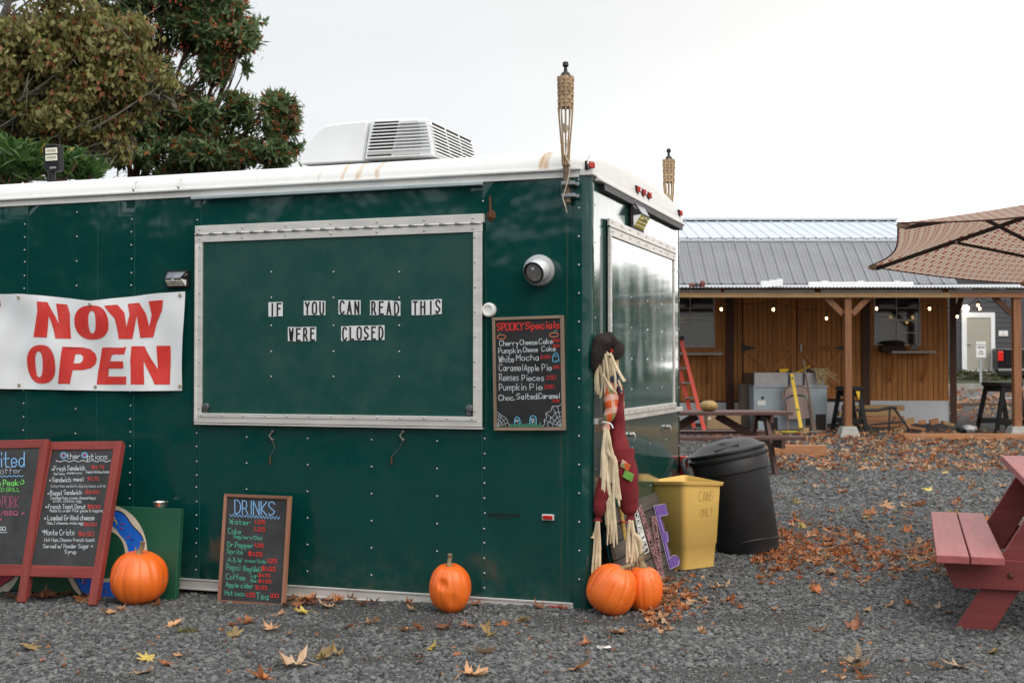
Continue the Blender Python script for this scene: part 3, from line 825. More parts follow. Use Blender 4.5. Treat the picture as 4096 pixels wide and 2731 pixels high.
for (a, c, zb, zt) in wins:
    b = B(); b.mm((a, YW - .02, zb), (c, YW - .012, zt)); w_o = b.build('window', GLASSD, shed)
    b = B(); t = .022
    b.mm((a, YW - .045, zb), (c, YW - .021, zb + t)); b.mm((a, YW - .045, zb + t), (a + t, YW - .021, zt)); b.mm((c - t, YW - .045, zb + t), (c, YW - .021, zt)); b.build('frame', FRAMEW, w_o)
    mid = wz(1281); b = B(); b.mm((a + t, YW - .040, mid - .02), (c - t, YW - .022, mid + .02)); b.build('meeting_rail', FRAMEW, w_o)
    for zz in (wz(1232), wz(1331)):
        b = B(); b.mm((a + t, YW - .034, zz - .007), (c - t, YW - .022, zz + .007)); b.build('muntin', FRAMEW, w_o)
    xm = a + (c - a) * (.42 if a < 4 else .49)
    for z0, z1 in ((zb + t, mid - .021), (mid + .021, zt)):
        b = B(); b.mm((xm - .007, YW - .0345, z0), (xm + .007, YW - .0225, z1)); b.build('muntin', FRAMEW, w_o)
    b = B(); b.mm((a - .20, YW - .036, zb - .11), (c + .17, YW - .006, zb - .004)); b.mm((a - .07, YW - .032, zb - .003), (a - .002, YW - .006, zt)); b.mm((c + .002, YW - .032, zb - .003), (c + .07, YW - .006, zt)); b.build('casing', CEDART, w_o)
# doors
def door_leaf(a, c, side):
    zb, zt = wz(1594), 2.74
    b = B(); b.mm((a, YW - .018, zb), (c, YW + .004, zt)); d = b.build('shed_door', CEDARD, shed)
    x = a + .005
    while x < c - .09: inst('plank', PLK, Matrix.Translation((x, YW - .018, zb)) @ Matrix.Diagonal((.95, 1, zt - zb, 1)), d); x += .089
    y0, y1 = YW - .058, YW - .033; wd = .085
    for p, q in ((a, a + wd), (c - wd, c)):
        b = B(); b.mm((p, y0, zb), (q, y1, zt)); b.build('stile', CEDART, d)
    zm = wz(1392)
    for z_ in (zm, zb + .05, zt - .05):
        b = B(); b.mm((a + wd + .002, y0, z_ - .048), (c - wd - .002, y1, z_ + .048)); b.build('rail', CEDARH, d)
    b = B(); b.bar((a + wd, y0 + .012, zm - .07), (c - wd, y0 + .012, zb + .11), .07, .02, (0, 1, 0)); b.build('brace', CEDART, d)
    b = B(); b.bar((a + wd, y0 + .014, zb + .11), (c - wd, y0 + .014, zm - .07), .07, .02, (0, 1, 0)); b.build('brace', CEDART, d)
    hx, s_ = (a, 1) if side < 0 else (c, -1)
    for z_ in (zm, zb + .10, zt - .08):
        b = B(); b.mm((hx - .03, y0 - .012, z_ - .10), (hx + .02, y0 - .002, z_ + .10)); b.prism([(hx + s_ * .02, y0 - .010, z_ - .05), (hx + s_ * .02, y0 - .010, z_ + .05), (hx + s_ * .21, y0 - .010, z_ + .008), (hx + s_ * .21, y0 - .010, z_ - .008)], (0, .008, 0)); b.build('strap_hinge', BLACKM, d)
    if side > 0:
        b = B(); b.tube([(a + .06, y0 - .004, zm - .07), (a + .06, y0 - .035, zm - .04), (a + .06, y0 - .035, zm + .04), (a + .06, y0 - .004, zm + .07)], .012, 8); b.build('door_handle', WHITEP, d, smooth=True)
door_leaf(dx0, dxm - .01, -1); door_leaf(dxm + .01, dx1, 1)
for (u0, u1, v, nb) in ((2695, 2878, 1416, (2830, 2745)), (3545, 3722, 1409, (3560, 3690))):
    b = B(); b.mm((wx(u0), YW - .36, wz(v) - .02), (wx(u1), YW - .062, wz(v) + .02)); sh = b.build('window_shelf', M('weathered_shelf', (.42, .40, .36), .7, var=.15), shed)
    for u in nb:
        b = B(); b.bar((wx(u), YW - .33, wz(v) - .04), (wx(u), YW - .05, wz(v) - .52), .05, .04); b.build('bracket', CEDART, sh)
# gambrel roof of ribbed panels
ze, zk, zr = 2.72, 3.69, 4.30
ye, yk, yr = YW - .12, 24.15, 26.6
def ribbed(p0, p1, x0, x1, mat, parent):
    """one ribbed metal panel between eave point p0=(y,z) and upper point p1, with five ribs"""
    dy, dz = p1[0] - p0[0], p1[1] - p0[1]; l = math.hypot(dy, dz); ny, nz_ = -dz / l, dy / l; b = B()
    prof = [(x0, 0)]; n = 4; st = (x1 - x0) / n
    for i in range(n):
        c = x0 + st * i + .03
        prof += [(c - .022, .0), (c - .010, .022), (c + .010, .022), (c + .022, .0), (c + st * .33, .0), (c + st * .36, .006), (c + st * .40, .0), (c + st * .62, .0), (c + st * .65, .006), (c + st * .69, .0)]
    prof.append((x1 + .002, 0))
    m = len(prof); vs = [(x, p0[0] + ny * h, p0[1] + nz_ * h) for x, h in prof] + [(x, p1[0] + ny * h, p1[1] + nz_ * h) for x, h in prof]
    b.add(vs, [(i, i + 1, m + i + 1, m + i) for i in range(m - 1)])
    return b.build('roof_panel', mat, parent, fix=False)
xr_end = D(3819, 1140, ye).x; xx = xr_end
while xx > 1.0:
    x0 = xx - .90
    ribbed((ye, ze), (yk, zk), x0, xx, METR, shed)
    xx = x0
xx = xr_end + .06
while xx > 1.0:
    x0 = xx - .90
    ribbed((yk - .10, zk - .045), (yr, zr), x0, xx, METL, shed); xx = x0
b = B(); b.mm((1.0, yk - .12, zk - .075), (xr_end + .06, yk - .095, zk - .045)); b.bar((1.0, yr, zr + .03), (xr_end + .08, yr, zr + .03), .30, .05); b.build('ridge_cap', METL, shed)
b = B(); b.add([(1.0, yr, zr), (xr_end, yr, zr), (xr_end, yr + 2.45, zk), (1.0, yr + 2.45, zk), (xr_end, yr + 3.6, ze), (1.0, yr + 3.6, ze)], [(0, 1, 2, 3), (3, 2, 4, 5)])
b.add([(XR - .01, ye, ze), (XR - .01, yk, zk), (XR - .01, yr, zr), (XR - .01, yr + 2.45, zk), (XR - .01, yr + 3.6, ze)], [(0, 1, 2, 3, 4)]); b.build('back_slope', METR, shed, fix=False)
b = B(); b.bar((xr_end - .01, ye, ze - .01), (xr_end - .01, yk, zk - .01), .12, .03); b.build('rake_trim', METR, shed)
# porch roof
zpf = D(2048, 1151, YP).z; zpb = D(2048, 1139, YW).z - .005
XP1 = 10.2
def sheet(x0, x1):
    b = B(); n = 96; vs = []
    for y, z_ in ((YP - .12, zpf), (YW - .02, zpb)):
        for i in range(n + 1):
            x = lerp(x0, x1, i / n); vs.append((x, y, z_ + .010 * math.sin(x * 2 * math.pi / .0575)))
    b.add(vs, [(i, i + 1, n + 2 + i, n + 1 + i) for i in range(n)])
    return b.build('roof_sheet', CORR, shed, smooth=True, fix=False)
x = 1.4
while x < XP1: sheet(x, min(x + .66, XP1)); x += .66
zb1 = D(2048, 1190, YP).z; zb2 = zpf - .075
b = B(); b.mm((1.4, YP, zb1), (7.05, YP + .04, zb2)); b.build('porch_beam', LUMBER, shed, bevel=.004)
b = B(); b.mm((7.052, YP, zb1 + .001), (XP1, YP + .04, zb2)); b.build('porch_beam', LUMBERR, shed, bevel=.004)
for i, (x0, x1) in enumerate(((1.4, 3.35), (3.4, 4.85), (4.95, 6.9), (7.0, 8.8), (8.85, XP1))):
    b = B(); b.mm((x0, YP - .02, zb2 + .004), (x1, YP + .02, zb2 + .045)); b.build('purlin', M('grey_batten', (.20, .20, .20), .7, var=.2), shed)
x = 1.7
while x < XP1:
    b = B(); b.bar((x, YP + .05, zb2 - .02), (x, YW - .03, zpb - .10), .04, .09); b.build('rafter', LUMBERR, shed); x += .61
FOOT = M('concrete_pier', (.36, .35, .33), .85, var=.15, bump=.004, bscale=40)
for (u0, u1, Y, zbase) in ((3384, 3411, YP, None), (4061, 4092, YP, None)):
    xa, xb = D(u0, 1500, Y).x, D(u1, 1500, Y).x; g0 = far_z(Y)
    b = B(); b.mm((xa, YP + .042, g0 + .10), (xb, YP + .15, zb2 - .002)); b.build('porch_post', POSTW, shed, bevel=.004)
    b = B(); c = (xa + xb) / 2; b.add([(c - .17, YP - .07, g0 - .02), (c + .17, YP - .07, g0 - .02), (c + .17, YP + .27, g0 - .02), (c - .17, YP + .27, g0 - .02), (c - .11, YP - .01, g0 + .17), (c + .11, YP - .01, g0 + .17), (c + .11, YP + .21, g0 + .17), (c - .11, YP + .21, g0 + .17)], [(0, 1, 5, 4), (1, 2, 6, 5), (2, 3, 7, 6), (3, 0, 4, 7), (4, 5, 6, 7)]); b.build('pier_block', FOOT, shed, bevel=.008)
    sg = 1 if u0 < 3800 else -1
    xs0 = xb if sg > 0 else xa
    b = B(); b.bar((xs0 + sg * .02, YP + .09, zb1 - .26), (xs0 + sg * .30, YP + .09, zb1 + .02), .09, .04, (0, 1, 0)); b.build('knee_brace', POSTW if sg > 0 else CEDARD, shed)
    if sg > 0:
        b = B(); b.bar((xa - .02, YP + .10, zb1 - .26), (xa - .30, YP + .10, zb1 + .02), .09, .04, (0, 1, 0)); b.build('knee_brace', POSTW, shed)
b = B(); b.bar((wx(3822), YW - .05, ztop - .62), (wx(3850), YW - .05, ztop - .15), .09, .04, (0, 1, 0)); b.build('knee_brace', CEDARD, shed)

# string lights under the porch
WIRE = M('black_wire', (.01, .01, .01), .6)
GLOWB = M('lit_bulb', (1, .8, .5), .3, emit=((1.0, .62, .25), 9.0))
sl = thing('string_lights', 'black string of small lit amber bulbs hung along the porch beam', 'string lights', (5, YP + .3, 2.3))
bm_ = B(); bm_.blob((0, 0, -.035), (.040, .040, .054), 10); BULB = bm_.mesh('bulb', GLOWB, True)
bs_ = B(); bs_.lathe([(.014, -.012), (.016, .02), (.006, .035)], n=8); SOCK = bs_.mesh('socket', BLACKP, True)
bulbs = []
for (u, v, y) in ((2885, 1228, 20.6), (3093, 1229, 20.6), (3306, 1265, 21.6), (3506, 1226, 20.6), (3718, 1226, 20.6), (3829, 1258, 21.6), (3912, 1212, 20.6), (3919, 1226, 21.2), (4024, 1226, 20.6)):
    p = D(u, v, y); bulbs.append(p)
    so = inst('socket', SOCK, Matrix.Translation(p), sl); inst('bulb', BULB, Matrix.Translation(p), so)
    b = B(); b.tube([p + Vector((0, 0, .03)), p + Vector((0, 0, .10))], .004, 5); b.build('drop_wire', WIRE, sl)
order = [bulbs[i] for i in (0, 1, 2, 3, 4, 5, 6, 8)]
wp = []
for a, c in zip(order, order[1:]):
    for t in np.linspace(0, 1, 6)[:-1]:
        p = a.lerp(c, t) + Vector((0, 0, .10 - .05 * math.sin(math.pi * t))); wp.append(p)
wp.append(order[-1] + Vector((0, 0, .1)))
b = B(); b.tube(wp, .005, 5); b.build('wire', WIRE, sl)

# ------------------------------------------------------------------ street behind: grey building, door, lamp, sign, pickup
GREYW = M('dark_grey_siding', (.062, .062, .068), .8, var=.08, scale=1.5)
YB = 47.5
def bx(u): return D(u, 1400, YB).x
def bz(v): return D(2048, v, YB).z
bld = thing('grey_building', 'dark grey commercial building with lap siding across the road', 'building', (bx(3980), YB, .95))
b = B(); b.mm((bx(3550), YB, .5), (bx(4500), YB + 8, 6.0)); b.build('wall', GREYW, bld)
for i in range(26):
    z_ = 1.0 + i * .19; b = B(); b.add([(bx(3550), YB - .020, z_), (bx(4500), YB - .020, z_), (bx(4500), YB - .004, z_ + .188), (bx(3550), YB - .004, z_ + .188), (bx(3550), YB, z_), (bx(4500), YB, z_)], [(0, 1, 2, 3), (0, 4, 5, 1)]); b.build('lap_board', GREYW, bld, fix=False)
WT = M('white_door_trim', (.78, .79, .80), .5, var=.04)
b = B(); t0, t1 = bx(3846), bx(3978); b.mm((t0, YB - .07, bz(1487)), (bx(3865), YB - .021, bz(1250))); b.mm((bx(3962), YB - .07, bz(1487)), (t1, YB - .021, bz(1250))); b.mm((bx(3865), YB - .07, bz(1270)), (bx(3962), YB - .021, bz(1250))); 
b.mm((bx(3865), YB - .07, bz(1484)), (bx(3962), YB - .021, bz(1479)))
b.build('door_frame', WT, bld)
b = B(); b.mm((bx(3865), YB - .045, bz(1479)), (bx(3962), YB - .021, bz(1270))); o = b.build('door', M('beige_door', (.36, .34, .28), .6, var=.05), bld)
b = B(); p = D(3872, 1374, YB - .07); b.tube([p, p + Vector((.12, -.03, -.01))], .025, 8); b.build('handle', STEEL, o)
b = B(); b.mm((bx(3850), YB - .5, .7), (bx(3972), YB - .022, bz(1488))); b.build('doorstep', CONC, bld)
b = B(); b.blob(D(3863, 1234, YB - .3), (.26, .26, .26), 14); tag(b.build('wall_lamp', M('lit_globe', (1, .9, .75), .3, emit=((1, .86, .62), 6.0)), smooth=True), 'round glowing globe lamp above the beige door', 'lamp')
b = B(); p = D(4013, 1333, YB - .03); b.mm((p.x - .17, YB - .04, p.z - .10), (p.x + .17, YB - .023, p.z + .10)); o = b.build('wall_sign', WHITEP); tag(o, 'small white sign plate on the grey wall beside the beige door', 'sign')
b = B(); b.lathe([(.03, 0), (.028, .004)], (p.x, YB - .041, p.z + .03), 10, Matrix.Rotation(math.pi / 2, 3, 'X')); b.mm((p.x - .12, YB - .044, p.z - .06), (p.x + .12, YB - .0405, p.z - .045)); b.build('print', M('pink_print', (.6, .25, .25), .7), o)
ps = thing('parking_sign', 'white lettered notice on a grey post by the kerb', 'sign', D(3923, 1535, 46.4))
p = D(3923, 1535, 46.4); ztop_ = D(3923, 1366, 46.4).z
b = B(); b.mm((p.x - .045, 46.38, .6), (p.x + .045, 46.42, ztop_)); b.build('post', M('galvanised_post', (.36, .38, .40), .5, .3), ps)
b = B(); zl, zh = D(3923, 1429, 46.4).z, D(3923, 1381, 46.4).z; b.mm((p.x - .175, 46.35, zl), (p.x + .175, 46.375, zh)); pl1 = b.build('sign_plate', WHITEP, ps)
b = B(); b.mm((p.x - .175, 46.35, D(3923, 1377, 46.4).z), (p.x + .175, 46.375, ztop_)); b.build('top_plate', WHITEP, ps)
b = B(); fn = lambda x, y, l: Vector((p.x - .175 + x, 46.3495 - l, zh - y))
write(b, 'PARKING', .05, .10, .30, .055, .014, fn); write(b, 'FOR', .11, .25, .24, .05, .013, fn); write(b, 'STAFF', .07, .34, .28, .05, .013, fn); b.build('lettering', M('grey_print', (.12, .12, .13), .7), pl1)
# rocks and plants below the building
ROCK = M('bank_rock', (.22, .20, .16), .9, var=.4, scale=3, bump=.02, bscale=6)
for i, (u, v, w) in enumerate(((3838, 1512, .55), (3872, 1520, .7), (3905, 1516, .5), (3950, 1516, .55), (3968, 1522, .5))):
    b = B(); b.blob(D(u, v, 47.0), (w * 1.3, .5, w * .62), 9, .3); tag(b.build('rock', ROCK), '%s boulder on the bank below the beige door' % ('leftmost pale', 'broad mossy', 'small middle', 'pale right-hand', 'last rightmost')[i], 'rock', 'boulders below the door')
def leaf_cloud(n, cen, radii, L, Wd, seed, droop=.0, flat=.4):
    r = np.random.default_rng(seed); d = r.normal(size=(n, 3)); d /= np.linalg.norm(d, axis=1)[:, None]
    p = d * (r.uniform(.25, 1, n) ** .5)[:, None] * np.array(radii) + np.array(cen)
    a = r.normal(size=(n, 3)); a[:, 2] = a[:, 2] * flat - droop; a /= np.linalg.norm(a, axis=1)[:, None]
    return leaf_arrays(p, a, L, Wd, r)
def leaf_arrays(p, a, L, Wd, r):
    n = len(p); u = r.normal(size=(n, 3)); s = np.cross(a, u); s /= np.linalg.norm(s, axis=1)[:, None] + 1e-9; nn = np.cross(s, a)
    l = (L * r.uniform(.5, 1.35, n))[:, None]; w = (Wd * r.uniform(.6, 1.3, n))[:, None]
    q = np.empty((n, 4, 3)); q[:, 0] = p; q[:, 1] = p + a * l * .5 + s * w * .5 + nn * w * .18; q[:, 2] = p + a * l - nn * l * .10; q[:, 3] = p + a * l * .5 - s * w * .5 + nn * w * .18
    return q.reshape(-1, 3)
def leaf_object(name, V, mat, parent=None, frame=None, kind=None):
    n = len(V) // 4; idx = np.arange(n) * 4
    F_ = np.empty((n * 2, 3), dtype=np.int32); F_[0::2] = np.stack([idx, idx + 1, idx + 2], 1); F_[1::2] = np.stack([idx, idx + 2, idx + 3], 1)
    if parent is not None:
        mi = np.array(wm(parent).inverted()); V = V @ mi[:3, :3].T + mi[:3, 3]; T = wm(parent)
    else: T = Matrix.Identity(4)
    me = bpy.data.meshes.new(name); me.vertices.add(len(V)); me.vertices.foreach_set('co', V.astype(np.float32).ravel())
    me.loops.add(len(F_) * 3); me.loops.foreach_set('vertex_index', F_.ravel()); me.polygons.add(len(F_)); me.polygons.foreach_set('loop_start', np.arange(len(F_), dtype=np.int32) * 3)
    me.update(calc_edges=True); me.materials.append(mat)
    o = link(bpy.data.objects.new(name, me), parent, T)
    if kind: o['kind'] = kind
    return o
def leaf_mat(name, c1, c2, c3=None, rough=.55, trans=.15, p3=.85):
    k = Nodes(name); r = k.n('ShaderNodeNewGeometry').outputs['Random Per Island']
    c = k.mix(k.ramp(r, 0.0, .8), c1, c2)
    if c3: c = k.mix(k.math('GREATER_THAN', r, p3), c, c3)
    k.put(k.b.inputs['Base Color'], c); k.b.inputs['Roughness'].default_value = rough
    if trans:
        tr = k.n('ShaderNodeBsdfTranslucent', {'Color': c}); mx = k.n('ShaderNodeMixShader', {0: trans, 1: k.b.outputs[0], 2: tr.outputs[0]}); k.t.links.new(mx.outputs[0], k.o.inputs[0])
    return k.m
SHRUBM = leaf_mat('bank_plant_leaves', (.05, .055, .02), (.10, .11, .03))
for i, (u, v, w) in enumerate(((3858, 1508, .5), (3890, 1505, .55), (3940, 1510, .5), (4000, 1525, .7))):
    p = D(u, v, 46.9); sh = thing('low_shrub', ('low olive shrub left of the parking notice', 'low olive shrub right behind the parking notice post', 'olive shrub just right of the parking notice')[i] if i < 3 else 'grassy green tuft beside the black pickup', 'shrub', (p.x, p.y, p.z - .2), group='plants on the bank')
    leaf_object('foliage', leaf_cloud(260, p, (w, .3, .26), .14, .07, 40 + i), SHRUBM, sh); b = B(); b.tube([(p.x, p.y, p.z - .3), (p.x, p.y, p.z)], .02, 5); b.build('stem', CEDARD, sh)
# pickup
TRK = M('black_truck_paint', (.012, .012, .014), .15, var=.1, coat=.8)
px0 = D(3990, 1400, 46.9).x; py = 45.2; tz = .62
trk = thing('pickup_truck', 'black pickup parked tail out beside the grey building', 'pickup truck', (px0 + 1, 46.9, tz))
def tx(u): return D(u, 1400, 46.9).x
def tzv(v): return D(2048, v, 46.9).z
b = B(); b.mm((px0, 46.95, tzv(1478)), (px0 + 1.98, 49.5, tzv(1392))); b.build('bed', TRK, trk, bevel=.05)
b = B(); b.mm((px0 + .30, 46.90, tzv(1462)), (px0 + 1.68, 46.945, tzv(1396))); o = b.build('tailgate', TRK, trk, bevel=.02)
b = B(); b.mm((px0 + .9, 46.88, tzv(1428)), (px0 + 1.08, 46.898, tzv(1418))); b.build('handle', BLACKP, o)
for x0 in (px0 + .02, px0 + 1.70):
    b = B(); b.mm((x0, 46.89, tzv(1444)), (x0 + .20, 46.96, tzv(1404))); b.build('tail_light', M('bright_tail_light', (.75, .02, .015), .2, coat=.5), trk, bevel=.03)
b = B(); b.mm((px0 - .02, 46.80, tzv(1505)), (px0 + 2.0, 46.94, tzv(1482))); b.build('bumper', BLACKP, trk, bevel=.04)
b = B(); b.mm((px0 + .02, 46.88, tzv(1481)), (px0 + 1.96, 46.945, tzv(1474))); b.build('chrome_strip', STEEL, trk)
b = B(); b.prism([(px0 + .10, 48.6, tzv(1392)), (px0 + 1.88, 48.6, tzv(1392)), (px0 + 1.72, 48.75, tzv(1365)), (px0 + .26, 48.75, tzv(1365))], (0, 2.0, 0)); b.build('cab', TRK, trk, bevel=.05)
b = B(); b.prism([(px0 + .26, 48.585, tzv(1390)), (px0 + 1.72, 48.585, tzv(1390)), (px0 + 1.6, 48.69, tzv(1369)), (px0 + .38, 48.69, tzv(1369))], (0, .02, 0)); b.build('rear_window', GLASSD, trk)
for x0 in (px0 + .08, px0 + 1.62):
    w_o = B(); w_o.lathe([(.2, -.13), (.38, -.12), (.39, 0), (.38, .12), (.2, .13)], (x0 + .13, 48.0, tz + .12), 18, Matrix.Rotation(math.pi / 2, 3, 'Y')); o = w_o.build('tyre', BLACKP, trk, smooth=True)
    w_o = B(); w_o.lathe([(.21, -.12), (.21, .12)], (x0 + .13, 48.0, tz + .12), 14, Matrix.Rotation(math.pi / 2, 3, 'Y')); w_o.build('rim', STEEL, o)
b = B(); b.mm((-20, 30.0, far_z(30) - .05), (40, 30.12, far_z(30) + .07)); tag(b.build('yard_edging', wood('dark_edging', (.07, .06, .05))), kind='structure')

# ------------------------------------------------------------------ things on the trailer roof
ACW = M('white_shroud', (.80, .82, .83), .4, var=.04, dirt=.06, scale=3)
DARKIN = M('dark_inside', (.012, .012, .014), .7, col2=(.05, .03, .025), scale=25)
FA = 750 / 2352
def ac(x, y, d=.40): return S(1150 + x * FA, 400 + y * FA, d)
acu = thing('roof_air_conditioner', 'white louvred air conditioner on the trailer roof', 'air conditioner', TW((-1.45, .75, 2.33)))
prof = [(140, 800), (135, 740), (160, 690), (220, 590), (300, 480), (390, 375), (440, 335), (500, 300), (700, 277), (1010, 245)]
p2 = [ac(x, y) for x, y in prof] + [ac(945, 760)]
b = B(FT)
def loft(poly, d0=.40, d1=1.12, inset=.06):
    n = len(poly); c = sum((Vector(p) for p in poly), Vector()) / n; rings = []
    zb_ = min(p.z for p in poly)
    for d, s_ in ((d0 + .05, .93), (d0 + .012, .98), (d0, 1.0)): pass
    for yv, k in ((d0, .955), (d0 + .015, .985), (d0 + .045, 1.0), (d1 - .045, 1.0), (d1, .95)):
        rings.append([Vector((c.x + (p.x - c.x) * k, yv, zb_ + (p.z - zb_) * k)) for p in poly])
    vs = [q for r_ in rings for q in r_]; m = len(rings)
    b.add(vs, [tuple(range(n))[::-1], tuple((m - 1) * n + i for i in range(n))] + [(j * n + i, j * n + (i + 1) % n, (j + 1) * n + (i + 1) % n, (j + 1) * n + i) for j in range(m - 1) for i in range(n)])
loft(p2); b.build('shroud', ACW, acu, bevel=.006)
poly = [(955, 740), (1025, 250), (1060, 235), (1720, 220), (1755, 245), (1835, 700)]
b = B(FT); loft([ac(x, y) for x, y in poly]); grl = b.build('grille_housing', ACW, acu, bevel=.006)
rowy = [(x, y) for x, y in zip((1093, 1083, 1073, 1064, 1054, 1043, 1034, 1025, 1015, 1001), (290, 332, 374, 416, 458, 500, 541, 583, 625, 705))]
yf = .40
for i, (x, y) in enumerate(rowy):
    sl_ = -.055
    for x0, x1 in ((x, x + 300), (x + 325, min(x + 325 + 330, 1640 + i * 6))):
        q = [ac(x0, y + 9, yf - .004), ac(x1, y + 9 + (x1 - x0) * sl_, yf - .004), ac(x1, y - 10 + (x1 - x0) * sl_, yf - .004), ac(x0, y - 10, yf - .004)]
        b = B(FT); b.prism(q, (0, .004, 0)); b.build('slot', DARKIN, grl)
    q0 = ac(x - 20, y + 21, yf - .012); q1 = ac(1790 + i * 5, y + 21 + (1790 - x) * sl_, yf - .012)
    b = B(FT); b.bar(q0, q1, .0055, .016, (0, 1, 0)); b.build('louvre', ACW, grl)
# right end grille
for i in range(9):
    z_ = lerp(ac(1775, 270).z, ac(1835, 620).z, i / 8); xe = lerp(ac(1750, 245).x, ac(1832, 690).x, (i + .6) / 9) + .004
    for y0, y1 in ((.46, .64), (.67, .85), (.88, 1.06)):
        b = B(FT); b.mm((xe - .006, y0, z_ - .006), (xe + .002, y1, z_ + .006)); b.build('slot', DARKIN, grl)
    b = B(FT); b.mm((xe - .01, .42, z_ - .021), (xe + .012, 1.10, z_ - .015)); b.build('louvre', ACW, grl)
b = B(FT); b.mm((-1.9, .44, 2.30), (-1.02, 1.1, 2.345)); b.build('base_gasket', BLACKM, acu)
# solar flood light on the far left of the roof
fl = thing('flood_light', 'black twin-panel solar flood light standing on the trailer roof', 'flood light', TW((-3.60, .40, 2.33)))
def fp(x, y, d=.40): return S(x * .4144, 500 + y * .4144, d)
b = B(FT); b.prism([fp(405, 210), fp(450, 186), (fp(530, 182)), fp(562, 190), fp(572, 430), (fp(545, 445)), fp(440, 445), fp(425, 435)], (0, .05, 0)); body = b.build('lamp_body', BLACKP, fl, bevel=.008)
LED = M('led_panel', (.80, .78, .66), .15, var=.1, spec=.7)
for y in (225, 293):
    b = B(FT); b.prism([fp(436, y, .395), fp(545, y - 8, .395), fp(550, y + 48, .395), fp(440, y + 55, .395)], (0, .01, 0)); o = b.build('led_window', LED, body)
    b = B(FT); b.prism([fp(448, y + 14, .392), fp(535, y + 8, .392), fp(538, y + 26, .392), fp(450, y + 32, .392)], (0, .002, 0)); b.build('led_chip', M('led_chip', (.45, .42, .33), .4), body)
b = B(FT); b.prism([fp(480, 405, .395), fp(538, 400, .395), fp(538, 418, .395), fp(480, 423, .395)], (0, .01, 0)); b.build('sensor', STEEL, body)
b = B(FT); b.tube([fp(500, 440, .43), (fp(505, 500, .43).x, .43, 2.30)], .024, 10); b.build('neck', BLACKP, fl, smooth=True)

# bamboo torches
BAMB = M('bamboo_strips', (.42, .29, .17), .7, var=.3, scale=30, stretch=(1, 1, 1), orand=.2)
BAMP = M('bamboo_pole', (.11, .065, .035), .65, var=.35, scale=20, col2=(.20, .13, .075))
def torch(x, y, zt, s, zb, label, lean=0):
    t = thing('bamboo_torch', label, 'torch', TW((x, y, zb)), group='bamboo torches on the trailer')
    def z(f): return zt - f * s
    b = B(FT); b.lathe([(.030 * s, z(.095)), (.034 * s, z(.082)), (.024 * s, z(.07)), (.022 * s, z(.06)), (.010 * s, z(.05)), (.008 * s, z(.03)), (.016 * s, z(.022)), (.014 * s, z(.004)), (.004 * s, z(0))][::-1][::-1], (x, y, 0), 14); b.build('oil_canister_cap', BLACKM, t, smooth=True)
    top, bot, r0, r1 = .075, .235, .040 * s, .036 * s
    b = B(FT); b.lathe([(.027 * s, z(bot)), (.03 * s, z(top + .01))], (x, y, 0), 12); b.build('canister', M('dark_canister', (.05, .035, .025), .6), t, smooth=True)
    for k in range(10):
        a = 2 * math.pi * k / 10
        pts = []
        for j in range(9):
            f = lerp(top, bot, j / 8); r = lerp(r0, r1, j / 8) + .0022 * s * (1 if (j + k) % 2 else -1)
            pts.append((x + r * math.cos(a), y + r * math.sin(a), z(f)))
        for f, r in ((.28, .034), (.34, .029), (.42, .022), (.52, .0165)):
            aa = a
            pts.append((x + r * s * math.cos(aa), y + r * s * math.sin(aa), z(f)))
        b = B(FT); b.tube(pts, .0042 * s, 5); b.build('bamboo_stave', BAMB, t, smooth=True)
    for j in range(8):
        f = lerp(top + .012, bot - .012, j / 7); r = lerp(r0, r1, j / 7); pts = []
        for k in range(41):
            a = 2 * math.pi * k / 40; rr = r + .0030 * s * math.cos(a * 5 + (math.pi if j % 2 else 0)); pts.append((x + rr * math.cos(a), y + rr * math.sin(a), f))
        b = B(FT); h = .0085 * s; n = len(pts)
        b.add([(p[0], p[1], z(p[2]) - h) for p in pts] + [(p[0], p[1], z(p[2]) + h) for p in pts], [(i, i + 1, n + i + 1, n + i) for i in range(n - 1)]); b.build('woven_band', BAMB, t)
    b = B(FT); b.prism([(x - .004, y - .024 * s, z(.31)), (x + .024 * s, y - .022 * s, z(.33)), (x + .010, y - .024 * s, z(.37)), (x - .014, y - .024 * s, z(.35))], (0, .003, 0)); b.build('paper_tag', M('faded_paper_tag', (.45, .40, .34), .8), t)
    b = B(FT); b.tube([(x, y, z(.47)), (x + lean * .3, y, z(.62)), (x + lean * .6, y, (zb + z(.62)) / 2), (x + lean, y, zb)], [.0155 * s, .015 * s, .016 * s, .0155 * s], 8); pole = b.build('pole', BAMP, t, smooth=True)
    for f in (.52, .66):
        b = B(FT); b.lathe([(.0185 * s, z(f) - .006), (.0195 * s, z(f)), (.0185 * s, z(f) + .006)], (x + lean * .3, y, 0), 8, cap=False); b.build('bamboo_node', BAMP, pole, smooth=True)
    return t
tt = torch(-.118, -.045, 2.726, 1.0, 2.02, 'taller bamboo torch strapped to the near corner of the trailer', .012)
for z_ in (2.115, 2.055):
    b = B(FT); b.mm((-.135, -.068, z_ - .009), (-.065, -.006, z_ + .009)); b.lathe([(.011, 0), (.011, .008)], (-.066, -.010, z_), 8, Matrix.Rotation(math.pi / 2, 3, 'X')); b.build('clamp', M('grey_clamp', (.30, .32, .33), .4, .5), tt, bevel=.003)
b = B(FT); b.tube([(-.135, -.065, 2.30), (-.10, -.068, 2.33), (-.112, -.07, 2.25), (-.085, -.07, 2.20), (-.10, -.072, 2.12), (-.125, -.07, 2.04), (-.112, -.07, 2.00), (-.11, -.05, 1.97)], .0028, 5); b.build('tie_cord', M('pale_cord', (.60, .52, .42), .8), tt)
torch(-.085, 2.24, 2.665, .98, 2.0, 'shorter-looking bamboo torch rising behind the far end of the trailer roof')

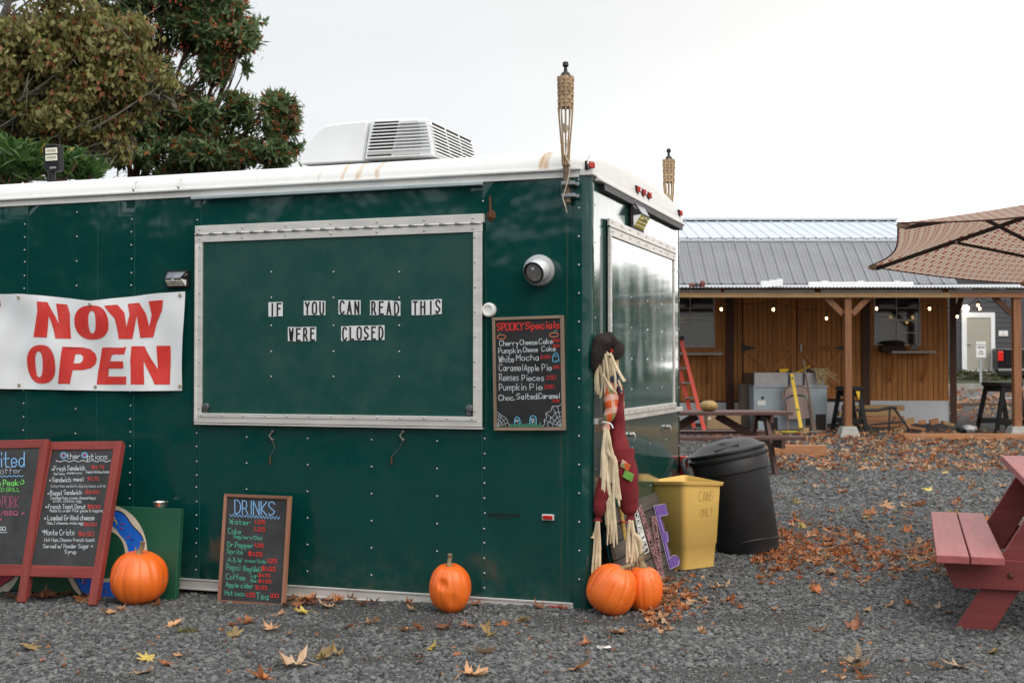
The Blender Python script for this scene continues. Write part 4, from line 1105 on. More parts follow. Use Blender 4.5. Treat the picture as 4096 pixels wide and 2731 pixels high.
# lamps on the walls
cw = M('silver_plastic', (.55, .57, .59), .35, .35, var=.05)
c0 = S(2151, 1095 - 20, 0); ball = thing('spot_light', 'silver ball motion spot light on the side beside the hatch', 'wall light', TW((c0.x, 0, c0.z)))
b = B(FT); rz = Matrix.Rotation(math.pi / 2, 3, 'X'); cc = S(2160, 1082); b.lathe([(.078, .0), (.080, .02), (.074, .045), (.055, .062), (.02, .07)], (cc.x, 0, cc.z), 24, rz); b.build('base', cw, ball, smooth=True)
hd = Matrix.Rotation(rad(68), 3, 'X') @ Matrix.Identity(3); hd = Matrix.Rotation(rad(-14), 3, 'Z') @ Matrix.Rotation(rad(112), 3, 'X')
hc = S(2155, 1078, -.085)
b = B(FT); b.lathe([(.02, -.064), (.045, -.05), (.062, -.02), (.064, .005), (.058, .035), (.052, .046)], hc, 22, hd); head = b.build('head', cw, ball, smooth=True)
b = B(FT); b.lathe([(.053, .043), (.056, .054), (.048, .056), (.044, .050)], hc, 22, hd, cap=False); b.build('bezel', BLACKP, head, smooth=True)
b = B(FT); b.lathe([(.047, .049), (.001, .0495)], hc, 20, hd, cap=False); b.build('reflector', M('reflector', (.5, .48, .46), .12, .9, var=.3, scale=25), head)
b = B(FT); b.blob(hc + hd @ Vector((0, .018, .052)), (.022, .022, .022), 10); b.build('sensor', M('sensor_dome', (.3, .32, .35), .2), head, smooth=True)
b = B(FT); cc = S(1959, 1240); b.lathe([(.037, 0), (.038, .012), (.034, .024), (.026, .028), (.022, .022), (.001, .020)], (cc.x, -.002, cc.z), 24, rz); tag(b.build('push_light', WHITEP, smooth=True), 'round white push light above the framed chalkboard on the wall', 'wall light')
def solar(frame, w, h, label, lensmat):
    s_ = thing('solar_light', label, 'wall light', frame=frame, group='solar wall lights')
    b = B(frame); b.box((0, -.008, 0), (w, .016, h)); b.build('back_plate', BLACKP, s_, bevel=.004)
    b = B(frame); k = w * .44; b.add([(-k, -.017, h * .44), (k, -.017, h * .44), (k * .78, -.062, -h * .02), (-k * .78, -.062, -h * .02), (-k, -.017, -h * .06), (k, -.017, -h * .06)], [(0, 3, 2, 1), (0, 4, 3), (1, 2, 5), (3, 4, 5, 2)]); sh = b.build('solar_top', BLACKP, s_, fix=False)
    b = B(frame); b.add([(-k * .86, -.0225, h * .39), (k * .86, -.0225, h * .39), (k * .70, -.0600, h * .02), (-k * .70, -.0600, h * .02)], [(0, 3, 2, 1)]); b.build('solar_cell', M('solar_cell', (.10, .11, .16), .12, var=.4, scale=12, col2=(.30, .31, .36)), sh, fix=False)
    b = B(frame); b.add([(-k * .78, -.060, -h * .03), (k * .78, -.060, -h * .03), (k * .9, -.020, -h * .42), (-k * .9, -.020, -h * .42)], [(0, 3, 2, 1)]); ln = b.build('led_lens', lensmat, s_, fix=False)
    b = B(frame); b.add([(k * .79, -.059, -h * .03), (k * .91, -.020, -h * .42), (k * 1.0, -.018, h * .30)], [(0, 1, 2)]); b.add([(-k * .79, -.059, -h * .03), (-k * .91, -.020, -h * .42), (-k * 1.0, -.018, h * .30)], [(0, 2, 1)]); b.build('side_lens', M('bright_lens', (.80, .82, .84), .15, var=.08), s_, fix=False)
    b = B(frame); b.blob((0, -.058, -h * .12), (.022, .022, .022), 10); b.build('sensor', M('sensor_dome', (.3, .32, .35), .2), ln, smooth=True)
    for i in range(8):
        for j in range(3):
            b = B(frame); b.box((lerp(-k * .66, k * .66, i / 7), lerp(-.052, -.029, j / 2), -h * lerp(.13, .34, j / 2)), (.008, .004, .005)); b.build('led', M('led_dot', (.85, .83, .7), .3), ln)
c0 = S(716, 1117)
solar(FT @ Matrix.Translation((c0.x, -.002, c0.z)), .150, .098, 'small solar wall light above the now-open banner', M('warm_lens', (.42, .38, .30), .3, var=.2, scale=60))
rc = R(2540, 862, .002)
solar(FT @ Matrix.Translation((.002, .93, 2.06)) @ Matrix.Rotation(math.pi / 2, 4, 'Z') @ Matrix.Rotation(rad(0), 4, 'X'), .30, .17, 'yellow-lensed solar light on the shiny rear wall under the roof lip', M('yellow_lens', (.55, .48, .05), .2, var=.1))

# ------------------------------------------------------------------ banner
BANW = M('banner_vinyl', (.78, .80, .82), .38, var=.04, scale=4)
BANR = M('banner_red_print', (.66, .045, .035), .4, var=.06, scale=4)
ZF_ = 800 / 1792
def bq(x, y, off=0.0):
    p = S(x * ZF_, 1050 + y * ZF_)
    fold = .010 * math.sin(p.x * 13 + p.z * 7) + .006 * math.sin(p.x * 29 - p.z * 17) + .012 * mnoise.noise(Vector((p.x * 4, p.z * 5, 1)))
    e = min(1.0, abs(x - 1690) / 150)
    return Vector((p.x, -.026 + fold * .8 - off, p.z))
ban = thing('banner', 'white vinyl banner reading NOW OPEN in red, pinned to the trailer side', 'banner', TW((-2.9, -.02, 1.07)))
topx = [(-1100, 300), (0, 285), (210, 283), (400, 297), (640, 322), (830, 345), (1000, 327), (1250, 300), (1450, 276), (1685, 262)]
botx = [(-1100, 1120), (0, 1129), (300, 1134), (700, 1142), (1000, 1148), (1300, 1149), (1640, 1146)]
def itp(t, x):
    for (a, b_), (c, d) in zip(t, t[1:]):
        if x <= c: return lerp(b_, d, (x - a) / (c - a))
    return t[-1][1]
def bg_(u, v):
    xr = lerp(1685, 1640, v); x = lerp(-1000, xr, u); return bq(x, lerp(itp(topx, x), itp(botx, x), v))
b = B(FT); b.grid(bg_, 120, 36); cloth = b.build('cloth', BANW, ban, smooth=True, fix=False)
def scan(b, polys, fn, dy=12, dx=40):
    ys = sorted(set([p[1] for q in polys for p in q])); lo, hi = ys[0], ys[-1]
    cut = sorted(set(ys + list(np.arange(lo, hi, dy))))
    def cross(y, yref):
        xs = []
        for q in polys:
            for (x0, y0), (x1, y1) in zip(q, q[1:] + q[:1]):
                if (y0 <= yref < y1) or (y1 <= yref < y0): xs.append(x0 + (x1 - x0) * (y - y0) / (y1 - y0))
        return xs
    for a, c in zip(cut, cut[1:]):
        if c - a < 1e-6: continue
        m = (a + c) / 2; xm = cross(m, m); o = sorted(range(len(xm)), key=lambda i: xm[i]); xa, xc = cross(a, m), cross(c, m)
        for i in range(0, len(o) - 1, 2):
            l, r = o[i], o[i + 1]; n = max(1, int((xm[r] - xm[l]) / dx))
            for k in range(n):
                t0, t1 = k / n, (k + 1) / n
                b.add([fn(lerp(xa[l], xa[r], t0), a), fn(lerp(xa[l], xa[r], t1), a), fn(lerp(xc[l], xc[r], t1), c), fn(lerp(xc[l], xc[r], t0), c)], [(0, 1, 2, 3)])
def ell(cx, cy, rx, ry, n=36, p=2.4):
    o = []
    for i in range(n):
        t = 2 * math.pi * i / n; c, s_ = math.cos(t), math.sin(t); o.append((cx + rx * math.copysign(abs(c) ** (2 / p), c), cy + ry * math.copysign(abs(s_) ** (2 / p), s_)))
    return o
letters = [
 [[(362, 350), (460, 357), (552, 550), (528, 370), (620, 376), (655, 460), (662, 684), (533, 681), (470, 478), (452, 672), (335, 668), (372, 440)]],
 [ell(852, 538, 156, 152), ell(854, 535, 38, 100, 24)],
 [[(970, 390), (1083, 379), (1142, 450), (1168, 580), (1190, 470), (1165, 372), (1275, 361), (1330, 450), (1355, 574), (1380, 470), (1362, 348), (1488, 338), (1478, 430), (1425, 540), (1397, 670), (1280, 676), (1258, 475), (1218, 685), (1098, 686), (1060, 500)]],
 [ell(402, 910, 134, 172), ell(377, 910, 38, 115, 24)],
 [[(598, 755), (760, 759), (830, 775), (872, 815), (882, 865), (868, 910), (830, 945), (760, 963), (688, 962), (665, 1088), (548, 1083)], [(700, 820), (745, 820), (768, 838), (772, 866), (760, 892), (738, 902), (692, 902)]],
 [[(933, 762), (1168, 755), (1150, 822), (1032, 828), (1017, 884), (1137, 884), (1137, 948), (1000, 950), (993, 1020), (1163, 1020), (1163, 1090), (883, 1090), (890, 980)]],
 [[(1210, 750), (1322, 749), (1432, 955), (1428, 746), (1545, 745), (1545, 1090), (1410, 1090), (1322, 880), (1328, 1090), (1212, 1090), (1199, 880)]]]
b = B(FT)
for L_ in letters: scan(b, L_, lambda x, y: bq(x, y, .0022))
b.build('lettering', BANR, cloth, fix=False)
b = B(FT); scan(b, [[(-60, 338), (18, 336), (20, 392), (-60, 405)]], lambda x, y: bq(x, y, .0022)); b2 = b; scan(b, [[(-40, 760), (-5, 758), (30, 762), (32, 785), (8, 785), (2, 800), (4, 830), (18, 832), (18, 840), (-40, 840)]], lambda x, y: bq(x, y, .0024)); b.build('small_print', M('maroon_print', (.28, .02, .03), .5), cloth, fix=False)
gm = B(); gm.lathe([(.0045, 0), (.010, 0), (.010, .003), (.0065, .004), (.0045, .001)], n=12, cap=False); GM = gm.mesh('grommet', M('brass_grommet', (.45, .38, .22), .35, .8), True)
for (x, y) in ((208, 316), (838, 378), (1645, 297), (198, 1097), (875, 1112), (1628, 1107)):
    p = bq(x, y, .003); inst('grommet', GM, FT @ Matrix.Translation(p) @ RF, cloth)

# ------------------------------------------------------------------ letter cards on the hatch
CARD = M('white_letter_card', (.72, .74, .75), .45, var=.05); INK = M('black_ink', (.010, .009, .011), .5)
ZC = 850 / 2352
def cq(x, y): return (1000 + x * ZC, 1150 + y * ZC)
def cards(word, x0, y0, x1, y1, top_h, where):
    n = len(word)
    for i, ch in enumerate(word):
        xa = lerp(x0, x1, i / n); xb = lerp(x0, x1, (i + 1) / n) - 1.5; ya = lerp(y0, y1, i / n) + random.uniform(-3, 3)
        yo = -.0235 - .0012 * (i % 2)
        f = lambda x, y, l=0: Vector((S(*cq(x, y), yo).x, yo - l, S(*cq(x, y), yo).z))
        nth = {'READ': '', 'CLOSED': '', 'WERE': 'first ' if i == 1 else ('last ' if i == 3 else '')}.get(word, '')
        b = B(FT); q = [f(xa, ya), f(xb, ya), f(xb, ya + top_h), f(xa, ya + top_h)]
        b.prism(q, (0, -.0010, 0)); o = tag(b.build('letter_card', CARD), 'white card with the %sletter %s in the word %s on the hatch' % (nth, ch, word), 'letter card', 'letter cards on the serving hatch')
        b = B(FT); wd = xb - xa; mrg = .26 if ch != 'I' else .44
        write(b, ch, xa + wd * mrg, ya + top_h * .93, xb - wd * mrg, top_h * .82, 19, lambda x, y, l: f(x, y, l + .0003), jit=0); b.build('letter', INK, o)
for wd_, x0, y0, x1, y1, h_ in (('IF', 205, 163, 364, 161, 158), ('YOU', 596, 150, 836, 144, 158), ('CAN', 980, 136, 1226, 142, 160), ('READ', 1330, 142, 1666, 148, 162), ('THIS', 1789, 141, 2124, 126, 165), ('WERE', 420, 438, 734, 434, 157), ('CLOSED', 1010, 427, 1491, 415, 160)):
    cards(wd_, x0, y0, x1, y1, h_, '')

# ------------------------------------------------------------------ framed chalkboards
def framed_board(name, label, frame, w, h, fw, mat, framemat_x, framemat_z, t=.018):
    o = thing(name, label, 'chalkboard', frame=frame)
    b = B(frame); b.mm((-.004, -.004, -t * .9), (w + .004, h + .004, -.0005)); brd = b.build('board', mat, o)
    for (a, c) in (((-fw, -fw), (w + fw, 0)), ((-fw, h), (w + fw, h + fw))):
        top = a[1] > 0; y0, y1 = a[1], c[1]
        poly = [(-fw, y0, -t), (w + fw, y0, -t), (w, y1, -t), (0, y1, -t)] if not top else [(0, y0, -t), (w, y0, -t), (w + fw, y1, -t), (-fw, y1, -t)]
        b = B(frame); b.prism(poly, (0, 0, t + .008)); b.build('frame_rail', framemat_x, o, bevel=.002)
    for x0, x1 in ((-fw, 0), (w, w + fw)):
        poly = [(x0, -fw, -t), (x1, 0, -t), (x1, h, -t), (x0, h + fw, -t)] if x0 < 0 else [(x0, 0, -t), (x1, -fw, -t), (x1, h + fw, -t), (x0, h, -t)]
        b = B(frame); b.prism(poly, (0, 0, t + .008)); b.build('frame_rail', framemat_z, o, bevel=.002)
    return o, brd
def board_frame(bl, br, tl):
    """matrix with origin at bottom left, x along the bottom, y up the board, z out of it (trailer coordinates)"""
    bl, br, tl = Vector(bl), Vector(br), Vector(tl); x = (br - bl); w = x.length; x.normalize(); y = tl - bl; y -= x * y.dot(x); h = y.length; y.normalize(); zz = x.cross(y)
    m = Matrix((x, y, zz)).transposed().to_4x4(); m.translation = bl
    return FT @ m, w, h
FRW = wood('grey_brown_frame', (.24, .17, .12), 'x', orand=.1); FRWZ = wood('grey_brown_frame_upright', (.24, .17, .12), 'y', orand=.1)
FRB = wood('brown_frame', (.20, .085, .05), 'x'); FRBZ = wood('brown_frame_upright', (.30, .14, .085), 'y')
def lettering(frame, parent, groups, fn):
    for col, items in groups.items():
        b = B(frame)
        for it in items:
            if isinstance(it[0], str): write(b, it[0], it[1], it[2], it[3], it[4], it[5], fn)
            else: line(b, it[0], it[1], fn, .0012 + it[2] if len(it) > 2 else .0013)
        b.build('lettering', CHALK[col], parent, fix=False)
# spooky specials
zs = 450 / 1176
q = lambda x, y: S(1900 + x * zs, 1200 + y * zs, -.024)
m, w, h = board_frame(q(230, 1330), q(912, 1328), q(226, 214))
m = m @ Matrix.Identity(4)
spk, brd = framed_board('framed_chalkboard', 'chalkboard in a grey wooden frame titled Spooky Specials, hung on the trailer', m, w, h, .0155, BOARD, FRW, FRWZ)
fn = quadmap((228, 214), (904, 206), (232, 1330), (914, 1328), w, h)
web1 = [([(234, 1165), (285, 1205), (332, 1235), (350, 1280), (368, 1322)], 4), ([(234, 1200), (275, 1225), (305, 1260), (330, 1322)], 3.5), ([(234, 1240), (262, 1255), (282, 1285), (295, 1322)], 3.5), ([(234, 1280), (250, 1290), (262, 1322)], 3.5)] + [([(234, 1322), e], 3.5, .0003) for e in ((332, 1235), (285, 1205), (350, 1280), (260, 1190))]
web2 = [([(908, 1088), (870, 1112), (815, 1115), (800, 1160), (748, 1182), (755, 1230), (728, 1255), (735, 1290), (710, 1322)], 5), ([(908, 1170), (875, 1175), (840, 1180), (825, 1215), (795, 1230), (790, 1270), (765, 1285), (770, 1322)], 4.5), ([(908, 1215), (880, 1220), (858, 1228), (845, 1255), (825, 1270), (820, 1300), (815, 1322)], 4), ([(908, 1255), (885, 1262), (870, 1275), (862, 1300), (858, 1322)], 4), ([(908, 1290), (895, 1300), (885, 1322)], 4)] + [([(908, 1322), e], 4, .0003) for e in ((815, 1115), (748, 1182), (728, 1255), (870, 1112))]
def arch(x0, x1, yt, yb): m_ = (x0 + x1) / 2; return [(x0, yb), (x0 + 1, yt + 30), (x0 + 12, yt + 8), (m_, yt), (x1 - 12, yt + 8), (x1 - 1, yt + 30), (x1, yb)]
def pk(cx, cy): return [([(cx + 44 * math.cos(t), cy + 24 * math.sin(t) * (1 + .15 * math.cos(2 * t))) for t in np.linspace(0, 6.283, 16)], 7)]
grass = [([(x, 1322), (x + random.uniform(-5, 5), 1322 - random.uniform(18, 50))], 4, .0002 * (i % 3)) for i, x in enumerate(range(370, 706, 9))]
lettering(m, brd, {
 'red': [('SPOOKY', 250, 318, 522, 74, 13), ('Specials', 548, 306, 893, 66, 13), ('$3.50', 830, 444, 900, 24, 5), ('$3.50', 830, 500, 896, 22, 5), ('2.50', 698, 616, 798, 28, 5.5), ('3.50', 828, 720, 900, 24, 5.5), ('2.50', 758, 832, 852, 36, 5.5), ('3.50', 736, 926, 834, 34, 6), ('3.00', 820, 1066, 886, 24, 5)],
 'white': [('Cherry', 272, 478, 466, 52, 6.5), ('Cheese', 486, 470, 664, 48, 6.5), ('Cake', 684, 464, 822, 50, 6.5), ('Pumpkin', 260, 556, 496, 54, 6), ('Cheese', 520, 546, 668, 48, 6), ('Cake', 712, 540, 852, 48, 6), ('White', 262, 650, 418, 62, 6.5), ('Mocha', 446, 634, 676, 60, 6.5), ('Caramel', 264, 740, 512, 66, 6), ('Apple', 528, 742, 678, 62, 6), ('Pie', 712, 742, 810, 66, 6), ('Reeses', 264, 842, 466, 70, 6), ('Pieces', 502, 846, 730, 60, 6), ('Pumpkin', 262, 942, 544, 66, 6), ('Pie', 584, 940, 712, 62, 6), ('Choc.', 256, 1046, 420, 52, 7), ('Salted:', 446, 1036, 668, 56, 7), ('Caramel', 676, 1030, 890, 52, 7), ('RIP', 428, 1272, 462, 22, 4), ('BOO', 592, 1254, 626, 18, 3.5), ('LIES', 592, 1278, 626, 16, 3.5)] + web1 + web2,
 'orange': pk(292, 386) + pk(840, 374), 'green': [([(285, 360), (275, 345), (265, 345)], 4), ([(838, 350), (850, 335), (876, 328)], 8)] + grass,
 'sky': [(arch(420, 476, 1222, 1300), 7), (arch(580, 646, 1208, 1298), 7), ([(830, 655), (822, 640), (828, 590), (850, 562), (872, 570), (884, 610), (886, 650), (868, 640), (856, 652), (838, 648)], 6), ([(846, 585), (848, 600)], 7), ([(864, 584), (866, 598)], 7)]}, fn)
# drinks
zd = 500 / 1307
def dq(x, y): return (750 + x * zd, 1900 + y * zd)
gl = loc(G(*dq(312, 1325), -.0)); gr = loc(G(*dq(1020, 1328), -.0))
yb_ = (gl.y + gr.y) / 2 - .01
bl = S(*dq(348, 1300), yb_); br = S(*dq(985, 1303), yb_); br.z = bl.z
tlz = S(*dq(425, 228), -.02); trz = S(*dq(1035, 212), -.02)
tl_y = min(np.linspace(yb_ + .02, yb_ + .16, 29), key=lambda y_: abs(((S(*dq(425, 228), y_) + S(*dq(1035, 212), y_)) - (bl + br)).normalized().dot((br - bl).normalized())))
tl = S(*dq(425, 228), tl_y)
m, w, h = board_frame(bl, br, (tl.x, tl_y, tl.z))
drk, brd = framed_board('leaning_chalkboard', 'small brown-framed DRINKS chalkboard leaning on the trailer side at the ground', m, w, h, .0175, BOARDG, FRB, FRBZ)
fn = quadmap((425, 228), (1035, 210), (348, 1300), (985, 1303), w, h)
zig = [(450 + i * 17, (432 if i % 2 else 402) - i * .2) for i in range(31)]
lettering(m, brd, {
 'blue': [('DRINKS', 502, 392, 905, 140, 10), (zig, 6)],
 'green': [('Water', 448, 505, 660, 52, 7), ('Coke', 432, 606, 562, 54, 6.5), ('Reg/zero/Diet', 490, 652, 784, 36, 5), ('Dr.Pepper', 424, 745, 690, 52, 6.5), ('Sprite', 418, 815, 580, 46, 6), ('A&W', 424, 902, 572, 46, 5.5), ('cream Soda', 604, 892, 818, 32, 4.5), ('Pepsi', 414, 985, 552, 62, 6.5), ('(Reg/diet)', 584, 985, 772, 50, 5.5), ('Coffee', 408, 1082, 604, 54, 6.5), ('Lg-', 668, 1042, 740, 30, 5.5), ('Sm-', 664, 1096, 740, 30, 5.5), ('Apple cider', 404, 1160, 688, 44, 6.5), ('Hot coco', 396, 1246, 600, 48, 6), ('Tea', 720, 1268, 848, 66, 7)],
 'red': [('1.25', 706, 482, 806, 36, 8), ('1.25', 698, 562, 808, 40, 8), ('1.25', 704, 728, 792, 34, 8), ('$1.25', 642, 822, 780, 38, 9), ('1.25', 836, 882, 930, 38, 9), ('$1.25', 780, 968, 918, 40, 9), ('$1.75', 748, 1032, 862, 28, 7), ('$1.25', 748, 1094, 874, 30, 7), ('$1.25', 714, 1166, 832, 36, 7), ('1.25', 616, 1248, 708, 40, 8), ('1.00', 864, 1240, 952, 36, 8)]}, fn)

# A-frame menu boards
REDW = wood('red_painted_frame', (.21, .030, .024), 'x', var=.3, dirt=.25, orand=.1); REDWY = wood('red_painted_upright', (.235, .036, .028), 'y', var=.3, dirt=.25, orand=.1)
za = 500 / 1120
def aq(x, y): return (x * za, 1750 + y * za)
gA = loc(G(*aq(835, 1525))); yA = gA.y; hA = .30
def sandwich(label, q_, w_in, xl_px, groups):
    """q_: inner quad in zoomed picture coordinates"""
    (tlx, tly), (trx, try_), (blx, bly), (brx, bry) = q_
    zt = 0.72
    def on_plane(x, y, k):
        # leaning plane: y = yA + (z - zg) * k
        zg = gA.z; d = ray(*aq(x, y)); n = (RY - Vector((0, 0, k))); o = TO + RY * yA + Vector((0, 0, zg)); t = (o - CAM).dot(n) / d.dot(n); return loc(CAM + d * t)
    best = None
    for k_ in np.linspace(.05, .45, 41):
        q4 = on_plane(blx, bly, k_), on_plane(brx, bry, k_), on_plane(tlx, tly, k_), on_plane(trx, try_, k_)
        e = abs(((q4[2] + q4[3]) - (q4[0] + q4[1])).normalized().dot((q4[1] - q4[0]).normalized()))
        if best is None or e < best[0]: best = (e, q4)
    bl, br, tl = best[1][:3]
    m, w, h = board_frame(bl, br, tl)
    o = thing('sandwich_board', label, 'sandwich board', frame=m)
    fw = .048; t = .02
    b = B(m); b.mm((-.005, -.005, -.012), (w + .005, h + .005, -.001)); brd = b.build('board', BOARDG, o)
    leg = .20
    for x0 in (-fw, w):
        b = B(m); b.mm((x0, -leg, -t), (x0 + fw, h + fw, .006)); b.build('upright', REDWY, o, bevel=.003)
    for y0 in (-.062, h):
        b = B(m); b.mm((.0005, y0, -t), (w - .0005, y0 + (fw if y0 > 0 else .062), .0045)); b.build('rail', REDW, o, bevel=.003)
    # rear half, folded flat behind the front
    for x0 in (-fw + .006, w + .006):
        b = B(m); b.mm((x0, -leg + .03, -t - .022), (x0 + fw - .012, h + fw - .01, -t - .003)); b.build('rear_leg', REDWY, o, bevel=.002)
    fnq = quadmap(*q_, w, h)
    lettering(m, brd, groups, fnq)
    return o
wave = lambda x0, x1, y, a, n: [(lerp(x0, x1, i / (2 * n)), y + (a if i % 2 else -a)) for i in range(2 * n + 1)]
ring = lambda cx, cy, r: [(cx + r * math.cos(t), cy + r * math.sin(t)) for t in np.linspace(0, 6.283, 14)]
sandwich('red-framed sandwich board headed Other Options beside the biggest pumpkin', ((462, 112), (1022, 108), (280, 1140), (845, 1155)), 0, 0, {
 'white': [('ther', 602, 190, 722, 48, 4.7), ('ptions', 786, 195, 965, 50, 4.7), (wave(498, 998, 212, 7, 6), 6), ('Fresh', 484, 300, 590, 42, 4.7), ('Sandwich', 606, 296, 762, 42, 4.7), ('Ham/Turkey', 482, 338, 582, 22, 2.3), ('cheddar/swiss', 598, 330, 740, 20, 2.3), ('Tomato/lettuce/onion', 770, 322, 985, 24, 2.7), ('Sandwich', 468, 402, 636, 42, 4.7), ('meal', 662, 394, 748, 34, 4.7), ('Turkey/ham sandwich, dipping sauce, a drink', 448, 450, 952, 24, 2.0), ('Bagel', 450, 522, 552, 42, 4.7), ('Sandwich', 574, 516, 732, 40, 4.7), ('Sausage/ham, cream cheese/mayo', 450, 558, 862, 26, 2.8), ('onion, cheese, egg', 476, 584, 730, 24, 2.7), ('French Toast Donut', 432, 642, 768, 38, 4.3), ('Made to order Pick glaze & topping', 448, 672, 930, 24, 3.1), ('Loaded Grilled cheese', 428, 744, 846, 42, 4.7), ('Ham, 2 cheeses, onion, egg', 422, 782, 746, 26, 3.1), ('Monte Cristo', 400, 876, 668, 46, 4.7), ('Hot Ham, Cheese french toast', 400, 934, 850, 30, 3.3), ('Served w/ Powder Sugar +', 390, 992, 835, 36, 3.9), ('Syrup', 584, 1040, 684, 34, 3.9)] + [(ring(x, y, 5), 6) for x, y in ((470, 290), (448, 388), (432, 508), (415, 628), (405, 730), (386, 845))],
 'sky': [(ring(570, 160, 26), 7), (ring(762, 158, 24), 7)], 'pink': [(ring(570, 160, 14), 9), (ring(762, 158, 13), 9)],
 'dimred': [('$4.75', 826, 282, 936, 28, 5.5), ('$7.75', 790, 388, 886, 28, 5.5), ('$6.50', 770, 508, 894, 28, 5.5), ('$5.00', 788, 640, 898, 30, 6.2), ('$6.50', 754, 796, 864, 28, 5.5), ('$6.50', 708, 884, 842, 34, 6.2)]})
sandwich('red-framed sandwich board cut off at the picture edge, headed Limited offer', ((-250, 105), (345, 108), (-430, 1128), (205, 1136)), 0, 0, {
 'blue': [('Limited', -190, 270, 212, 130, 9), (wave(-120, 205, 358, 6, 8), 6)], 'white': [('offer', 8, 335, 188, 58, 3), ('$6.50', -70, 838, 50, 30, 6), ([(-60, 858), (64, 856)], 5)],
 'lime': [('Twin', -120, 442, 6, 50, 7), ('Peak', 32, 442, 160, 52, 7), (':)', 180, 432, 208, 40, 7), ('LOADED GRILL', -120, 494, 172, 34, 4)], 'pink': [('PULLED', -200, 640, 4, 100, 4.5), ('PORK', 22, 638, 164, 100, 4.5), ('w/BBQ +', -30, 706, 216, 36, 6), ('slaw', -70, 752, 16, 34, 6)]})

# donut sign board and a foil dish on it
DGREEN = M('donut_board_green', (.010, .085, .045), .5, var=.2, scale=3, dirt=.1)
gD = loc(G(700, 2398)); yD = gD.y
def dn_(u, v, off=0): p = S(u, v, yD + .0); return p
dt = S(697, 2030, yD + .06)
x1 = S(700, 2398, yD).x; x0 = x1 - 1.5
F_d = FT @ Matrix.Translation((x1, yD, gD.z - .01)) @ Matrix.Rotation(-math.atan2(.05, dt.z - gD.z), 4, 'X')
hD = (dt.z - gD.z) * 1.02
dsg = thing('donut_sign', 'dark green board painted with blue and pink iced donuts, leaning on the trailer', 'sign', frame=F_d)
b = B(F_d); b.mm((x0 - x1, 0, 0), (0, .035, hD)); b.build('panel', DGREEN, dsg, bevel=.003)
def dloc(u, v):
    n_ = FT.inverted() @ F_d; o = n_.translation; nn = n_.to_3x3() @ Vector((0, -1, 0)); d = ray(u, v); dl = Vector((d.dot(RX), d.dot(RY), d.z)); c = loc(CAM); t = (o - c).dot(nn) / dl.dot(nn); return n_.inverted() @ (c + dl * t)
def donut(cu, cv, R0, R1, icing, seed):
    c = dloc(cu, cv); sc = (dloc(cu + 100, cv) - c).length / 100; r = random.Random(seed); ph = [r.uniform(0, 6) for _ in range(4)]
    ring_ = lambda r0, r1, y, n=72: ([(c.x + f(t) * math.cos(t) * sc, y, c.z + f(t) * math.sin(t) * sc) for f in (r0, r1) for t in np.linspace(0, 2 * math.pi, n, endpoint=False)], [(i, (i + 1) % n, n + (i + 1) % n, n + i) for i in range(n)])
    o = B(F_d); o.add(*ring_(lambda t: R1, lambda t: R0, -.0018)); d_o = o.build('donut', M('donut_dough', (.62, .54, .44), .6), dsg, fix=False)
    wob = lambda t, a: a * (.5 * math.sin(5 * t + ph[0]) + .35 * math.sin(8 * t + ph[1]) + .3 * math.sin(3 * t + ph[2]))
    o = B(F_d); o.add(*ring_(lambda t: R1 + 14 + wob(t, 7), lambda t: R0 - 20 + wob(t + 1, 12), -.0032)); o.build('icing', icing, d_o, fix=False)
    o = B(F_d); o.add(*ring_(lambda t: R0 - 21 + wob(t + 1, 12), lambda t: R0 - 17 + wob(t + 1, 12), -.0036)); o.build('icing_outline', M('dark_outline', (.015, .012, .02), .6), d_o, fix=False)
    for k in range(34):
        t = r.uniform(0, 6.28); rr = r.uniform(R1 + 28, R0 - 42); a = r.uniform(0, 3.14); q = Vector((c.x + rr * math.cos(t) * sc, -.005, c.z + rr * math.sin(t) * sc)); d = Vector((math.cos(a), 0, math.sin(a))) * 8 * sc
        o = B(F_d); o.bar(q - d, q + d, 2.6 * sc, .002, (0, 1, 0)); o.build('sprinkle', M('sprinkle_' + ('navy', 'yellow', 'red')[k % 3], ((.02, .02, .12), (.6, .45, .04), (.4, .02, .03))[k % 3], .6), d_o)
donut(421, 2217, 168, 80, M('blue_icing', (.012, .14, .66), .5, var=.12), 3)
donut(-62, 2205, 163, 78, M('pink_icing', (.46, .03, .06), .5, var=.12), 5)
p = S(636, 2020, yD + .075); b = B(FT); b.lathe([(.030, 0), (.034, .002), (.042, .026), (.046, .030), (.043, .030), (.034, .006), (.001, .005)], (p.x, p.y + .012, hD * .9975 + gD.z - .012), 18); tag(b.build('foil_dish', M('foil', (.6, .58, .56), .2, .9, var=.2, scale=30), smooth=True), 'small foil dish standing on top of the green donut board', 'dish')

